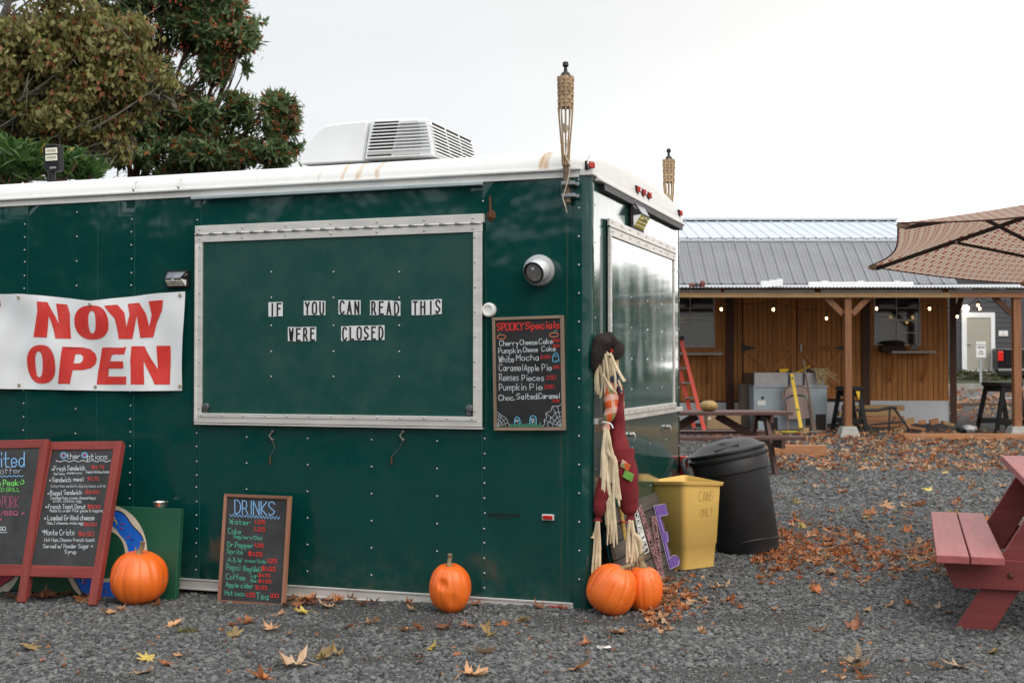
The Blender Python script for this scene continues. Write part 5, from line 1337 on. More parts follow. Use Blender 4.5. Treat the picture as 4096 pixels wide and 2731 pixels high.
# ------------------------------------------------------------------ pumpkins
def pumpkin_mat():
    k = Nodes('pumpkin_skin'); v = k.coord('Object'); f = k.noise(v, 5, 5, .6)
    c = k.mix(f, (.74, .108, .005), (.88, .165, .012))
    sp = k.ramp(k.noise(v, 55, 2), .70, .78); c = k.mix(k.math('MULTIPLY', sp, .35), c, (.85, .42, .15))
    stv = k.n('ShaderNodeTexGradient', {'Vector': v}, gradient_type='RADIAL').outputs['Fac']; sw = k.math('ABSOLUTE', k.math('SINE', k.math('ADD', k.math('MULTIPLY', stv, 75.0), k.math('MULTIPLY', f, 4.0)))); c = k.mix(k.math('MULTIPLY', k.math('SUBTRACT', 1.0, k.ramp(sw, .0, .35), clamp=True), .30), c, (.50, .075, .006))
    scab = k.ramp(k.noise(v, 7.5, 6, .7), .63, .72); c = k.mix(k.math('MULTIPLY', scab, .6), c, (.30, .13, .05))
    pale = k.ramp(k.noise(v, 2.6, 3, .5), .5, .75); c = k.mix(k.math('MULTIPLY', pale, .35), c, (.74, .25, .06))
    k.put(k.b.inputs['Base Color'], c); k.b.inputs['Roughness'].default_value = .38; k.b.inputs['Coat Weight'].default_value = .15
    k.put(k.b.inputs['Normal'], k.bump(k.noise(v, 60, 4), .0015)); return k.m
PUMP = pumpkin_mat(); STEM = M('pumpkin_stem', (.19, .145, .075), .85, var=.4, scale=40, bump=.004, bscale=90, col2=(.33, .26, .15))
def pumpkin(u, vb, wpx, hpx, label, ribs=10, lobe=.035, tilt=(0, 0), stem=((0, 0, 0), (.01, 0, .03), (.03, 0, .07)), seed=1, sr=.024, mat=PUMP, yoff=0.0, ground=None, group='orange pumpkins around the trailer', dent=None):
    g = ground if ground is not None else G(u, vb); dep = g.y; k = dep / FPX; w = wpx * k; h = hpx * k
    c = Vector((D(u, vb, dep).x, dep, g.z)); rt = Matrix.Rotation(tilt[0], 4, 'Y') @ Matrix.Rotation(tilt[1], 4, 'X')
    fr = Matrix.Translation(c + Vector((0, w * .35 + yoff, h * .48))) @ rt; o = thing('pumpkin', label, 'pumpkin', frame=fr, group=group); b = B(fr); n, m_ = 96, 40; vs = []
    for j in range(m_ + 1):
        ph = math.pi * j / m_; s_, cz = math.sin(ph), math.cos(ph)
        s_ = s_ ** .80; zz = cz
        dimp = .20 * max(0, 1 - s_ / .42) ** 1.5
        for i in range(n):
            t = 2 * math.pi * i / n; rb = abs(math.sin(t * ribs / 2 + seed)) ** .55
            rb2 = abs(math.sin(t * ribs + seed * 2)) ** .7
            r = s_ * (1 - lobe + lobe * rb + lobe * .35 * (rb2 - 1)); nz = 1 + .05 * mnoise.noise(Vector((math.cos(t) * s_ * 1.3 + seed, math.sin(t) * s_ * 1.3, zz * 1.3)))
            p = Vector((r * math.cos(t) * w / 2 * nz, r * math.sin(t) * w / 2 * nz, (zz - math.copysign(dimp, zz)) * h / 2 * nz))
            if dent:
                for (dx_, dz_, rad_, dep_) in dent:
                    if p.y < 0:
                        q = math.hypot(p.x / w - dx_, p.z / h - dz_) / rad_
                        if q < 1: p.y += dep_ * (1 - q * q) ** 2
            vs.append(p)
    b.add(vs, [(j * n + i, (j + 1) * n + i, (j + 1) * n + (i + 1) % n, j * n + (i + 1) % n) for j in range(m_) for i in range(n)]); b.build('body', mat, o, smooth=True)
    z0 = h * .38; pts = [(p[0], p[1], z0 + p[2]) for p in stem]; q = smooth_poly3(pts, 4); ra = [lerp(sr * 1.7, sr * .75, min(1, i / 5)) if i < len(q) - 1 else sr * .85 for i in range(len(q))]
    b = B(fr); b.tube(q, ra, 10); me_ = b
    for i, v in enumerate(b.v):
        pass
    b.build('stem', STEM, o, smooth=True); return o, fr, w, h
def smooth_poly3(p, n):
    q = []
    for i in range(len(p) - 1):
        a = p[max(i - 1, 0)]; b_ = p[i]; c = p[i + 1]; d = p[min(i + 2, len(p) - 1)]
        for k in range(n):
            t = k / n; q.append(tuple(.5 * (2 * b_[j] + (c[j] - a[j]) * t + (2 * a[j] - 5 * b_[j] + 4 * c[j] - d[j]) * t * t + (3 * b_[j] - a[j] - 3 * c[j] + d[j]) * t ** 3) for j in range(3)))
    return q + [p[-1]]
pumpkin(531, 2425, 230, 214, 'round pumpkin with an upright stem between the sandwich board and donut sign', 11, .055, (rad(2), rad(4)), ((0, 0, -.015), (.0, 0, .03), (.012, 0, .055), (.016, 0, .085)), 1, .017)
pumpkin(1797, 2454, 170, 194, 'small dented pumpkin with a thin curled stem standing alone mid trailer', 10, .045, (rad(-2), rad(2)), ((0, 0, -.02), (.0, 0, .025), (.004, .004, .055), (.006, .0, .075)), 4, .014, dent=((-.14, .14, .16, .014), (.10, -.2, .2, .008)))
pumpkin(2454, 2468, 202, 205, 'tilted large pumpkin at the trailer corner with frayed straw-coloured stem', 12, .05, (rad(24), rad(2)), ((0, 0, -.02), (.006, 0, .02), (.03, 0, .045), (.05, 0, .06)), 7, .015)
pumpkin(2587, 2458, 150, 186, 'narrower pumpkin tucked right behind the tilted one at the trailer corner', 10, .05, (rad(-3), rad(3)), ((0, 0, -.02), (-.004, 0, .03), (-.01, 0, .06), (.012, 0, .085)), 9, .022, yoff=.04)
p = TW(S(1838, 2270, -.3)); 

# ------------------------------------------------------------------ scarecrow hung at the rear corner
def q3(u, v, y): return S(u, v, y)
def plaid_mat():
    k = Nodes('orange_plaid_cloth'); v = k.coord('Object', (1, 1, 1), (.3, .2, .5)); sx = k.n('ShaderNodeSeparateXYZ', {0: v})
    fx = k.math('FRACT', k.math('MULTIPLY', k.math('ADD', sx.outputs[0], sx.outputs[1]), 16.0)); fz = k.math('FRACT', k.math('MULTIPLY', sx.outputs[2], 16.0))
    a = k.math('GREATER_THAN', fx, .55); c_ = k.math('GREATER_THAN', fz, .55)
    c = k.mix(a, (.62, .10, .02), (.60, .30, .22)); c = k.mix(k.math('MULTIPLY', c_, .55), c, (.66, .50, .42))
    g = k.math('MULTIPLY', k.math('LESS_THAN', k.math('FRACT', k.math('MULTIPLY', sx.outputs[2], 8.0)), .28), k.math('GREATER_THAN', fx, .5)); c = k.mix(k.math('MULTIPLY', g, .75), c, (.16, .22, .06))
    k.put(k.b.inputs['Base Color'], c); k.b.inputs['Roughness'].default_value = .9; return k.m
PLAID = plaid_mat(); MAROON = M('maroon_felt', (.16, .010, .014), .95, var=.25, scale=14, bump=.002, bscale=70); HATB = M('dark_brown_felt', (.012, .0065, .005), .9, var=.4, scale=12)
RAFF = M('raffia_straw', (.66, .52, .32), .7, var=.2, scale=18, irand=.15, col2=(.78, .66, .46)); SKINF = M('tan_burlap', (.52, .37, .20), .9, var=.15, scale=30)
sc = thing('scarecrow', 'hanging scarecrow in maroon overalls, plaid shirt and floppy brown hat at the trailer corner', 'scarecrow', TW(q3(2480, 2330, .1)))
def soft(name, path, radii, mat, n=18, wob=.16, parent=sc, seed=0, fl=1.0):
    pts = smooth_poly3([tuple(p) for p in path], 5); N = len(pts); rr = []
    for i in range(N):
        f = i / (N - 1) * (len(radii) - 1); a = int(min(f, len(radii) - 2)); rr.append(lerp(radii[a], radii[a + 1], f - a))
    b = B(FT); b.tube(pts, rr, n)
    for i, p in enumerate(b.v):
        pc = Vector(pts[min(i // n, N - 1)]); d = Vector(p) - pc; w_ = 1 + wob * mnoise.noise(Vector(p) * 26 + Vector((seed, 0, 0))) * 1.6
        d *= w_; d.y *= fl; b.v[i] = tuple(pc + d)
    return b.build(name, mat, parent, smooth=True)
head = soft('head', [q3(2422, 1400, .12), q3(2424, 1430, .12), q3(2426, 1480, .12), q3(2428, 1512, .12)], [.03, .062, .060, .03], SKINF, seed=3, wob=.05)
b = B(FT); b.tube([q3(2447, 1448, .10), q3(2464, 1452, .11)], [.013, .004], 8); b.build('nose', M('orange_felt', (.70, .13, .02), .9), head)
b = B(FT); b.blob(q3(2440, 1426, .05), (.012, .012, .016), 8); b.build('eye', BLACKP, head)
b = B(FT); b.tube(smooth_poly3([tuple(q3(2446, 1480, .065)), tuple(q3(2440, 1490, .06)), tuple(q3(2430, 1492, .05))], 3), .003, 5); b.build('mouth', M('dark_stitch', (.03, .012, .01), .9), head)
hat = soft('hat', [q3(2460, 1378, .10), q3(2440, 1366, .09), q3(2410, 1374, .06), q3(2388, 1420, .03), q3(2378, 1482, .01)], [.030, .046, .046, .036, .008], HATB, 16, .22, seed=9)
b = B(FT); rim = Matrix.Rotation(rad(-20), 3, 'Z') @ Matrix.Rotation(rad(62), 3, 'X') @ Matrix.Rotation(rad(25), 3, 'Y')
cc = q3(2453, 1398, .11); b.lathe([(.001, .010), (.035, .008), (.046, .002), (.058, -.004), (.061, .0), (.046, .012), (.035, .020), (.001, .022)], cc, 26, rim, cap=False)
for i, p in enumerate(b.v):
    d = Vector(p) - cc; b.v[i] = tuple(cc + d * (1 + .10 * mnoise.noise(d * 22)))
b.build('brim', HATB, hat, smooth=True)
b = B(FT); b.tube([q3(2436, 1385, .07), q3(2446, 1405, .08), q3(2450, 1415, .09)], .008, 6); b.build('hat_band', M('red_felt', (.5, .03, .02), .9), hat)
def straws(name, lines, r0, parent=sc, extra=0, spread=14, seed=1, y=.05):
    rr = random.Random(seed); b = B(FT); allL = list(lines)
    for _ in range(extra):
        L_ = rr.choice(lines); dx = rr.uniform(-spread, spread); allL.append([(p[0] + dx * (i / (len(L_) - 1)), p[1] + rr.uniform(-20, 20) * (i / (len(L_) - 1))) for i, p in enumerate(L_)])
    for L_ in allL:
        yy_ = y + rr.uniform(-.025, .015); pts = smooth_poly3([tuple(q3(p[0], p[1], yy_ + .006 * math.sin(i * 2.1 + yy_ * 99))) for i, p in enumerate(L_)], 4); n = len(pts)
        rd = [r0 * rr.uniform(.8, 1.15) * (1 if i < n * .75 else lerp(1, .25, (i - n * .75) / (n * .25))) for i in range(n)]; k = len(b.v); b.tube(pts, rd, 5)
        for i in range(k, len(b.v)):
            pc = Vector(pts[(i - k) // 5]); d = Vector(b.v[i]) - pc; d.y *= .45; b.v[i] = tuple(pc + d)
    return b.build(name, RAFF, parent, smooth=True)
straws('straw_hair', [[(2405, 1420), (2392, 1470), (2395, 1578)], [(2400, 1460), (2410, 1540), (2400, 1592)], [(2420, 1415), (2432, 1500), (2435, 1580)], [(2440, 1412), (2468, 1470), (2500, 1525)], [(2430, 1410), (2445, 1470), (2452, 1525)], [(2412, 1495), (2440, 1545), (2467, 1573)], [(2412, 1410), (2416, 1500), (2420, 1575)], [(2448, 1420), (2460, 1500), (2462, 1560)], [(2474, 1520), (2482, 1550), (2486, 1572)], [(2388, 1460), (2386, 1500), (2390, 1576)], [(2425, 1405), (2437, 1460), (2446, 1545)]], .0062, head, 4, 9, 3, .05)
soft('shirt', [q3(2444, 1512, .15), q3(2454, 1550, .16), q3(2462, 1620, .17), q3(2464, 1690, .17)], [.03, .045, .046, .04], PLAID, seed=5, fl=1.5)
slv = soft('sleeve', [q3(2434, 1535, .07), q3(2442, 1590, .06), q3(2446, 1625, .055), q3(2434, 1670, .05), q3(2428, 1690, .05), q3(2424, 1716, .05)], [.028, .034, .033, .027, .014, .022], PLAID, seed=7)
b = B(FT); b.tube(smooth_poly3([tuple(q3(2410, 1688, .03)), tuple(q3(2432, 1690, .02)), tuple(q3(2444, 1696, .02)), tuple(q3(2452, 1712, .02))], 4), .004, 6); b.build('wrist_tie', WHITEP, slv)
bib = soft('overalls', [q3(2474, 1545, .10), q3(2470, 1640, .11), q3(2470, 1720, .14), q3(2478, 1800, .13), q3(2482, 1850, .12)], [.022, .031, .038, .052, .060], MAROON, 16, .12, seed=11, fl=1.6)
l1 = soft('trouser_leg', [q3(2484, 1800, .10), q3(2500, 1900, .09), q3(2511, 1985, .09), q3(2519, 2045, .09), q3(2521, 2060, .09), q3(2522, 2080, .09)], [.060, .066, .056, .036, .015, .026], MAROON, 16, .14, bib, 13)
l2 = soft('trouser_leg', [q3(2462, 1830, .10), q3(2430, 1920, .06), q3(2408, 1990, .04), q3(2396, 2050, .03), q3(2393, 2066, .03), q3(2391, 2084, .03)], [.048, .046, .040, .027, .012, .022], MAROON, 14, .14, bib, 17)
b = B(FT); y_ = .02; b.prism([q3(2489, 1838, y_), q3(2520, 1862, y_), q3(2512, 1882, y_), q3(2480, 1864, y_)], (0, .012, 0)); b.build('patch', PLAID, bib)
b = B(FT); y_ = .015; b.prism([q3(2500, 1880, y_), q3(2534, 1898, y_), q3(2526, 1926, y_), q3(2490, 1906, y_)], (0, .012, 0)); b.build('patch', M('green_felt', (.14, .34, .06), .9), bib)
b = B(FT); b.blob(q3(2474, 1497, .06), (.045, .03, .03), 10, .2); b.blob(q3(2458, 1515, .05), (.045, .03, .038), 10, .2); b.tube([q3(2470, 1520, .05), q3(2480, 1545, .05), q3(2484, 1568, .05)], .010, 6); b.build('neck_bow', M('blue_cloth', (.055, .065, .13), .9), sc, smooth=True)
straws('straw_hand', [[(2422, 1715), (2412, 1800), (2412, 1900), (2405, 2030)], [(2428, 1715), (2432, 1800), (2458, 1850), (2466, 1960), (2472, 2010)], [(2424, 1715), (2420, 1850), (2430, 1960), (2440, 2100)], [(2430, 1715), (2440, 1780), (2452, 1850), (2448, 1980), (2455, 2150)], [(2418, 1715), (2416, 1860), (2424, 2000)], [(2426, 1715), (2428, 1900), (2445, 2040), (2450, 2170)]], .0074, slv, 24, 22, 5, .03)
straws('straw_foot', [[(2390, 2085), (2382, 2180), (2376, 2320)], [(2394, 2085), (2392, 2180), (2392, 2300)], [(2392, 2085), (2398, 2160), (2400, 2270)], [(2388, 2085), (2376, 2140), (2364, 2150)]], .0070, l2, 14, 10, 6, .02)
straws('straw_foot', [[(2520, 2080), (2510, 2150), (2508, 2250)], [(2526, 2080), (2540, 2150), (2555, 2240), (2586, 2300)], [(2524, 2080), (2525, 2180), (2522, 2280)], [(2522, 2080), (2530, 2130), (2560, 2160), (2566, 2240)], [(2518, 2080), (2512, 2150), (2520, 2230)], [(2528, 2080), (2536, 2160), (2530, 2260)]], .0070, l1, 14, 12, 8, .08)

# ------------------------------------------------------------------ boards leaning on the rear wall
ZB8 = .4464
def bp(x, y): return (2300 + x * ZB8, 1800 + y * ZB8)
gr_ = loc(G(*bp(900, 1130))); gl_ = Vector((gr_.x - .02, .08, 0))
bl, br = Vector((gl_.x, gl_.y, 0)), Vector((gr_.x, gr_.y, 0))
topr = R(*bp(722, 365), .06)
m, wS, hS = board_frame(bl, br, (topr.x + (bl.x - br.x) * .3, bl.y, topr.z))
sb = thing('string_art_board', 'dark plank board strung with a purple key leaning on the rear wall', 'board', frame=m)
DPL = wood('dark_weathered_plank', (.045, .036, .032), 'x', orand=.3, col2=(.085, .07, .06))
for i in range(6):
    b = B(m); b.mm((0, hS * i / 6 + .002, -.02), (wS + .008 * math.sin(i * 2.2), hS * (i + 1) / 6 - .003, .002 * (i % 2))); b.build('plank', DPL, sb, bevel=.002)
MI = (FT.inverted() @ m); MII = MI.inverted()
def sbp(x, y, off=.006):
    o = MI.translation; nn = MI.to_3x3() @ Vector((0, 0, 1)); d = ray(*bp(x, y)); dl = Vector((d.dot(RX), d.dot(RY), d.z)); c = loc(CAM); t = (o + nn * off - c).dot(nn) / dl.dot(nn); return MII @ (c + dl * t)
PURP = M('purple_string', (.10, .035, .30), .8, var=.4, scale=90, col2=(.20, .10, .42)); PINKS = M('dusty_pink_string', (.36, .19, .20), .85, var=.35, scale=90); WHS = M('white_string', (.66, .68, .66), .8)
key = [(705, 500), (800, 480), (828, 578), (755, 592), (795, 735), (820, 730), (832, 820), (812, 825), (846, 975), (870, 945), (905, 940), (932, 985), (925, 1030), (848, 1068)]
b = B(m); b.prism([sbp(*p) for p in key], (0, 0, .008)); kk = b.build('key_strings', PURP, sb)
b = B(m); b.tube([sbp(p[0], p[1], .015) for p in key + key[:1]], .0024, 5); b.build('key_outline', M('lilac_string', (.38, .34, .46), .8), sb)
def strings(name, A_, B_, n, mat, r=.002, seed=2):
    rr = random.Random(seed); b = B(m)
    for i in range(n):
        t0 = rr.uniform(0, 1); t1 = min(1, max(0, t0 + rr.uniform(-.12, .12))); a = [lerp(A_[0][j], A_[1][j], t0) for j in (0, 1)]; c = [lerp(B_[0][j], B_[1][j], t1) for j in (0, 1)]; z_ = rr.uniform(.006, .014); b.tube([sbp(*a, z_), sbp(*c, z_)], r, 4)
    b.tube([sbp(*A_[0], .01), sbp(*A_[1], .01)], r * 1.3, 4); b.tube([sbp(*B_[0], .01), sbp(*B_[1], .01)], r * 1.3, 4)
    return b.build(name, mat, sb)
strings('pink_strings', ((560, 500), (760, 1140)), ((590, 492), (805, 1150)), 60, PINKS, .0026, 4); strings('pink_strings', ((685, 592), (752, 1060)), ((722, 590), (790, 1120)), 44, PINKS, .0026, 5); strings('white_strings', ((525, 515), (605, 950)), ((550, 512), (662, 905)), 44, WHS, .0024, 6)
stc = thing('teal_stick', 'thin teal painted stick leaning behind the scarecrow', 'stick', TW(q3(*bp(335, 1040), .26))); p0, p1 = q3(*bp(226, 600), .26), q3(*bp(345, 1085), .26); b = B(FT); b.bar(p0, (p1.x, p1.y, p1.z), .012, .014, (0, 1, 0)); b.build('stick', M('teal_paint', (.01, .22, .23), .6, var=.3, scale=20), stc)
stc = thing('yellow_stick', 'mottled yellow stick leaning behind the scarecrow legs', 'stick', TW(q3(*bp(455, 900), .30))); p0, p1 = q3(*bp(395, 430), .30), q3(*bp(462, 900), .30); b = B(FT); b.tube([p0, p1, p1 + (p1 - p0) * .35], .012, 8); b.build('stick', M('yellow_speckled', (.42, .28, .07), .7, var=.5, scale=70), stc, smooth=True)
b = B(FT); b.tube(smooth_poly3([tuple(q3(*bp(400, 632), .28)), tuple(q3(*bp(440, 645), .27)), tuple(q3(*bp(475, 652), .27))], 4), .004, 6); tag(b.build('red_ribbon', M('red_ribbon', (.55, .03, .02), .7), smooth=True), 'scrap of red ribbon tied on the yellow stick', 'ribbon')

# ------------------------------------------------------------------ bins
YEL = M('yellow_plastic', (.72, .46, .12), .5, var=.07, scale=6, dirt=.12, col2=(.76, .50, .14))
c0 = G(2736, 2286); yaw = rad(-38); ax = Vector((math.cos(rad(36)), math.sin(rad(36)), 0)); ay = Vector((-ax.y, ax.x, 0)); side = .262
Fb = Matrix((ax, ay, Vector((0, 0, 1)))).transposed().to_4x4(); Fb.translation = Vector((c0.x, c0.y, c0.z))
binr = thing('yellow_bin', 'open yellow plastic bin with CANS ONLY scrawled on it beside the trailer rear', 'bin', frame=Fb)
b = B(Fb); H_ = .505
def ringb(z_, inset, round_=.03):
    lo, hi = -inset, side + inset; o = []
    for cx, cy, a0 in ((hi - round_, lo + round_, -90), (hi - round_, hi - round_, 0), (lo + round_, hi - round_, 90), (lo + round_, lo + round_, 180)):
        for k in range(4): a = rad(a0 + 30 * k); o.append((cx + round_ * math.cos(a), cy + round_ * math.sin(a), z_))
    return o
rings = [ringb(0, -.012), ringb(.01, 0), ringb(.145, .009), ringb(.150, .013), ringb(.49, .028), ringb(.492, .040), ringb(.51, .044), ringb(.512, .036), ringb(.49, .022), ringb(.16, .005), ringb(.02, -.006)]
wav = lambda p: (p[0], p[1], p[2] + (.018 * (abs((p[0] + p[1]) / side - 1)) if p[2] > .4 else 0))
vs = [wav(p) for r_ in rings for p in r_]; n = 16
b.add(vs, [(j * n + i, j * n + (i + 1) % n, (j + 1) * n + (i + 1) % n, (j + 1) * n + i) for j in range(len(rings) - 1) for i in range(n)] + [tuple(range(n))[::-1], tuple((len(rings) - 1) * n + i for i in range(n))])
body = b.build('bin_body', YEL, binr, smooth=True)
b = B(Fb); fz = lambda x, y, l: Vector((x, -.0285 * (.505 - y) / .5 - .006 - l, .505 - y)) if False else Vector((x, -(.013 + .015 * ((.505 - y) - .15) / .34) - .0006 - l, .505 - y))
write(b, 'CANS', .10, .095, .215, .055, .0035, fz, .06); write(b, 'ONLY', .11, .185, .215, .045, .0032, fz, .06); b.build('lettering', M('faint_pencil', (.47, .30, .08), .8), body, fix=False)
# black refuse can, leaning
CANM = M('black_refuse_plastic', (.016, .016, .018), .42, var=.25, scale=7, bump=.0015, bscale=160, dirt=.06)
g = G(2992, 2222); cy = g.y + .17
Fc = Matrix.Translation((D(2996, 2222, cy).x, cy, g.z - .005)) @ Matrix.Rotation(rad(-11.5), 4, 'Y') @ Matrix.Rotation(rad(-3), 4, 'X') @ Matrix.Scale(1.03, 4)
can = thing('refuse_can', 'black plastic refuse can with domed lid leaning towards the trailer', 'trash can', frame=Fc)
b = B(Fc); b.lathe([(.182, 0), (.196, .012), (.200, .05), (.203, .055), (.226, .50), (.229, .515), (.238, .52), (.243, .60), (.238, .612), (.222, .612), (.215, .58)], (0, 0, 0), 40); body = b.build('can_body', CANM, can, smooth=True)
b = B(Fc); b.lathe([(.250, .600), (.256, .612), (.254, .626), (.244, .632), (.238, .640), (.247, .648), (.246, .660), (.232, .668), (.218, .672), (.17, .706), (.10, .725), (.0005, .732)], (0, 0, 0), 44); lid = b.build('lid', CANM, can, smooth=True)
b = B(Fc)
rcs = [(-.10, -.195), (.045, -.195), (.05, .0), (.02, .035), (-.06, .035), (-.105, .0)]
def lidz(x, y):
    r = math.hypot(x, y); t = [(0, .732), (.10, .725), (.17, .706), (.218, .672), (.3, .65)]
    return itp(t, r)
b.tube([(x, y, lidz(x, y) + .004) for x, y in rcs + rcs[:1]], .006, 6)
b.add([(x * .96, y, lidz(x * .96, y) - .0) for x, y in rcs] , [tuple(range(6))]) if False else None
b.build('handle_rim', CANM, lid, smooth=True)
b = B(Fc); b.blob((-.025, -.085, .700), (.14, .18, .055), 16); b.build('hand_grip', CANM, lid, smooth=True)
b = B(Fc); b.tube(smooth_poly3([(-.232, -.06, .50), (-.275, -.07, .52), (-.30, -.06, .60), (-.292, -.02, .64), (-.262, .02, .655)], 4), .017, 8); b.tube(smooth_poly3([(-.232, .07, .50), (-.275, .07, .52), (-.30, .06, .60), (-.292, .03, .64)], 4), .017, 8); b.tube([(-.296, -.05, .615), (-.296, .05, .615)], .016, 8); b.build('side_handle', CANM, body, smooth=True)
b = B(Fc); b.tube([(.206 * math.cos(a), .206 * math.sin(a), .085 + .01 * math.sin(a * 3)) for a in np.linspace(-1.9, -.5, 12)], .004, 5); b.build('base_moulding', CANM, body)
# ------------------------------------------------------------------ red picnic table (near right)
RTW = wood('red_board_sky_sheen', (.36, .10, .10), 'y', var=.16, orand=.06, rough=.42, dirt=.12); RTX = wood('red_painted_crosspiece', (.20, .035, .034), 'x', var=.18, rough=.55)  # sky sheen painted into the board colour, paler and pinker than the crosspieces
hd_ = math.atan2(.538, 1.69); ctr = Vector((2.30, 6.45, gz(2.3, 6.45)))
Fr = Matrix.Translation(ctr) @ Matrix.Rotation(-hd_, 4, 'Z')
rt = thing('red_picnic_table', 'red painted picnic table with worn bench, cut off by the right edge', 'picnic table', frame=Fr)
Lh, wc = .89, .60           # half length; table centre is wc to the right of the bench centre
for sgn in (0, 1):
    bxx = 0 if not sgn else 2 * wc
    for k, x0 in enumerate((-.1435, .0025)):
        b = B(Fr); b.mm((bxx + x0, -Lh, .328), (bxx + x0 + .141, Lh, .366)); b.build('bench_board', RTW, rt, bevel=.006)
for i in range(5):
    x0 = wc - .363 + i * .1455
    b = B(Fr); b.mm((x0, -Lh + .06, .665), (x0 + .142, Lh - .06, .703)); b.build('table_board', RTW, rt, bevel=.006)
for y in (-.70, .70):
    s_ = 1 if y > 0 else -1
    b = B(Fr); b.prism([(-.12, y, .326), (2 * wc + .12, y, .326), (2 * wc + .06, y, .192), (-.06, y, .192)], (0, .038, 0)); b.build('seat_support', RTX, rt, bevel=.003)
    b = B(Fr); b.prism([(wc - .33, y, .663), (wc + .33, y, .663), (wc + .28, y, .58), (wc - .28, y, .58)], (0, .038, 0)); b.build('top_support', RTX, rt, bevel=.003)
    yl = y + (.040 if s_ < 0 else -.040)
    for a, c in ((.02, wc - .18), (2 * wc - .02, wc + .18)):
        d = 1 if a < wc else -1
        b = B(Fr); h0 = .083; b.prism([(a - h0, yl, -.01), (a + h0, yl, -.01), (c + h0, yl, .662), (c - h0, yl, .662)], (0, .038 if s_ < 0 else -.038, 0)); lg = b.build('leg', RTX, rt, bevel=.003)
        for z_ in (.26, .62):
            x_ = lerp(a, c, (z_ + .01) / .67); b = B(Fr); b.lathe([(.016, 0), (.012, .008), (.004, .010)], (x_, yl if s_ > 0 else y, z_), 8, Matrix.Rotation(math.pi / 2, 3, 'X')); b.build('bolt', RUST, lg)
b = B(Fr); b.bar((wc, -.66, .25), (wc, -.05, .64), .038, .09); b.build('brace', RTX, rt); b = B(Fr); b.bar((wc, .66, .25), (wc, .05, .64), .038, .09); b.build('brace', RTX, rt)

# ------------------------------------------------------------------ patio umbrella
def umb_mat():
    k = Nodes('umbrella_patterned_cloth'); uv = k.n('ShaderNodeTexCoord').outputs['UV']; sx = k.n('ShaderNodeSeparateXYZ', {0: uv})
    U = k.math('MULTIPLY', sx.outputs[0], 24.0); V = k.math('MULTIPLY', sx.outputs[1], 20.0); row = k.math('FLOOR', V)
    U = k.math('ADD', U, k.math('MULTIPLY', row, .5)); fu = k.math('SUBTRACT', k.math('FRACT', U), .5); fv = k.math('FRACT', V); au = k.math('ABSOLUTE', fu)
    rect = k.math('MULTIPLY', k.math('LESS_THAN', au, .20), k.math('MULTIPLY', k.math('GREATER_THAN', fv, .16), k.math('LESS_THAN', fv, .44)))
    e = k.math('ADD', k.math('POWER', k.math('DIVIDE', fu, .21), 2.0), k.math('POWER', k.math('DIVIDE', k.math('SUBTRACT', fv, .68), .15), 2.0)); drop = k.math('LESS_THAN', e, 1.0)
    red = k.math('MAXIMUM', rect, drop)
    e2 = k.math('ADD', k.math('POWER', k.math('DIVIDE', fu, .36), 2.0), k.math('POWER', k.math('DIVIDE', k.math('SUBTRACT', fv, .5), .46), 2.0)); ringm = k.math('MULTIPLY', k.math('LESS_THAN', e2, 1.0), k.math('GREATER_THAN', e2, .72))
    c = k.mix(ringm, (.56, .45, .34), (.68, .60, .52)); c = k.mix(k.math('MULTIPLY', k.math('LESS_THAN', k.math('ABSOLUTE', k.math('SUBTRACT', au, .43)), .035), .7), c, (.30, .10, .06))
    c = k.mix(red, c, (.30, .04, .035)); k.put(k.b.inputs['Base Color'], c); k.b.inputs['Roughness'].default_value = .85
    tr = k.n('ShaderNodeBsdfTranslucent', {'Color': c}); mx = k.n('ShaderNodeMixShader', {0: .5, 1: k.b.outputs[0], 2: tr.outputs[0]}); k.t.links.new(mx.outputs[0], k.o.inputs[0]); return k.m
UM = umb_mat(); URIB = M('umbrella_dark_metal', (.018, .012, .011), .5, var=.2)
uc = Vector((3.614, 8.027, 1.978)); axv = Vector((math.sin(.026), math.sin(.105), 1)).normalized(); e1 = Vector((0, 1, 0)).cross(axv).normalized(); e2 = axv.cross(e1); UR, UH, UPH = 1.4, .334, 2.463
tips = [uc + (e1 * math.cos(UPH + math.pi / 3 * k) + e2 * math.sin(UPH + math.pi / 3 * k)) * UR for k in range(6)]; apex = uc + axv * UH
um = thing('patio_umbrella', 'beige and red patterned patio umbrella reaching in from the right edge', 'umbrella', (uc.x, uc.y, gz(uc.x, uc.y)))
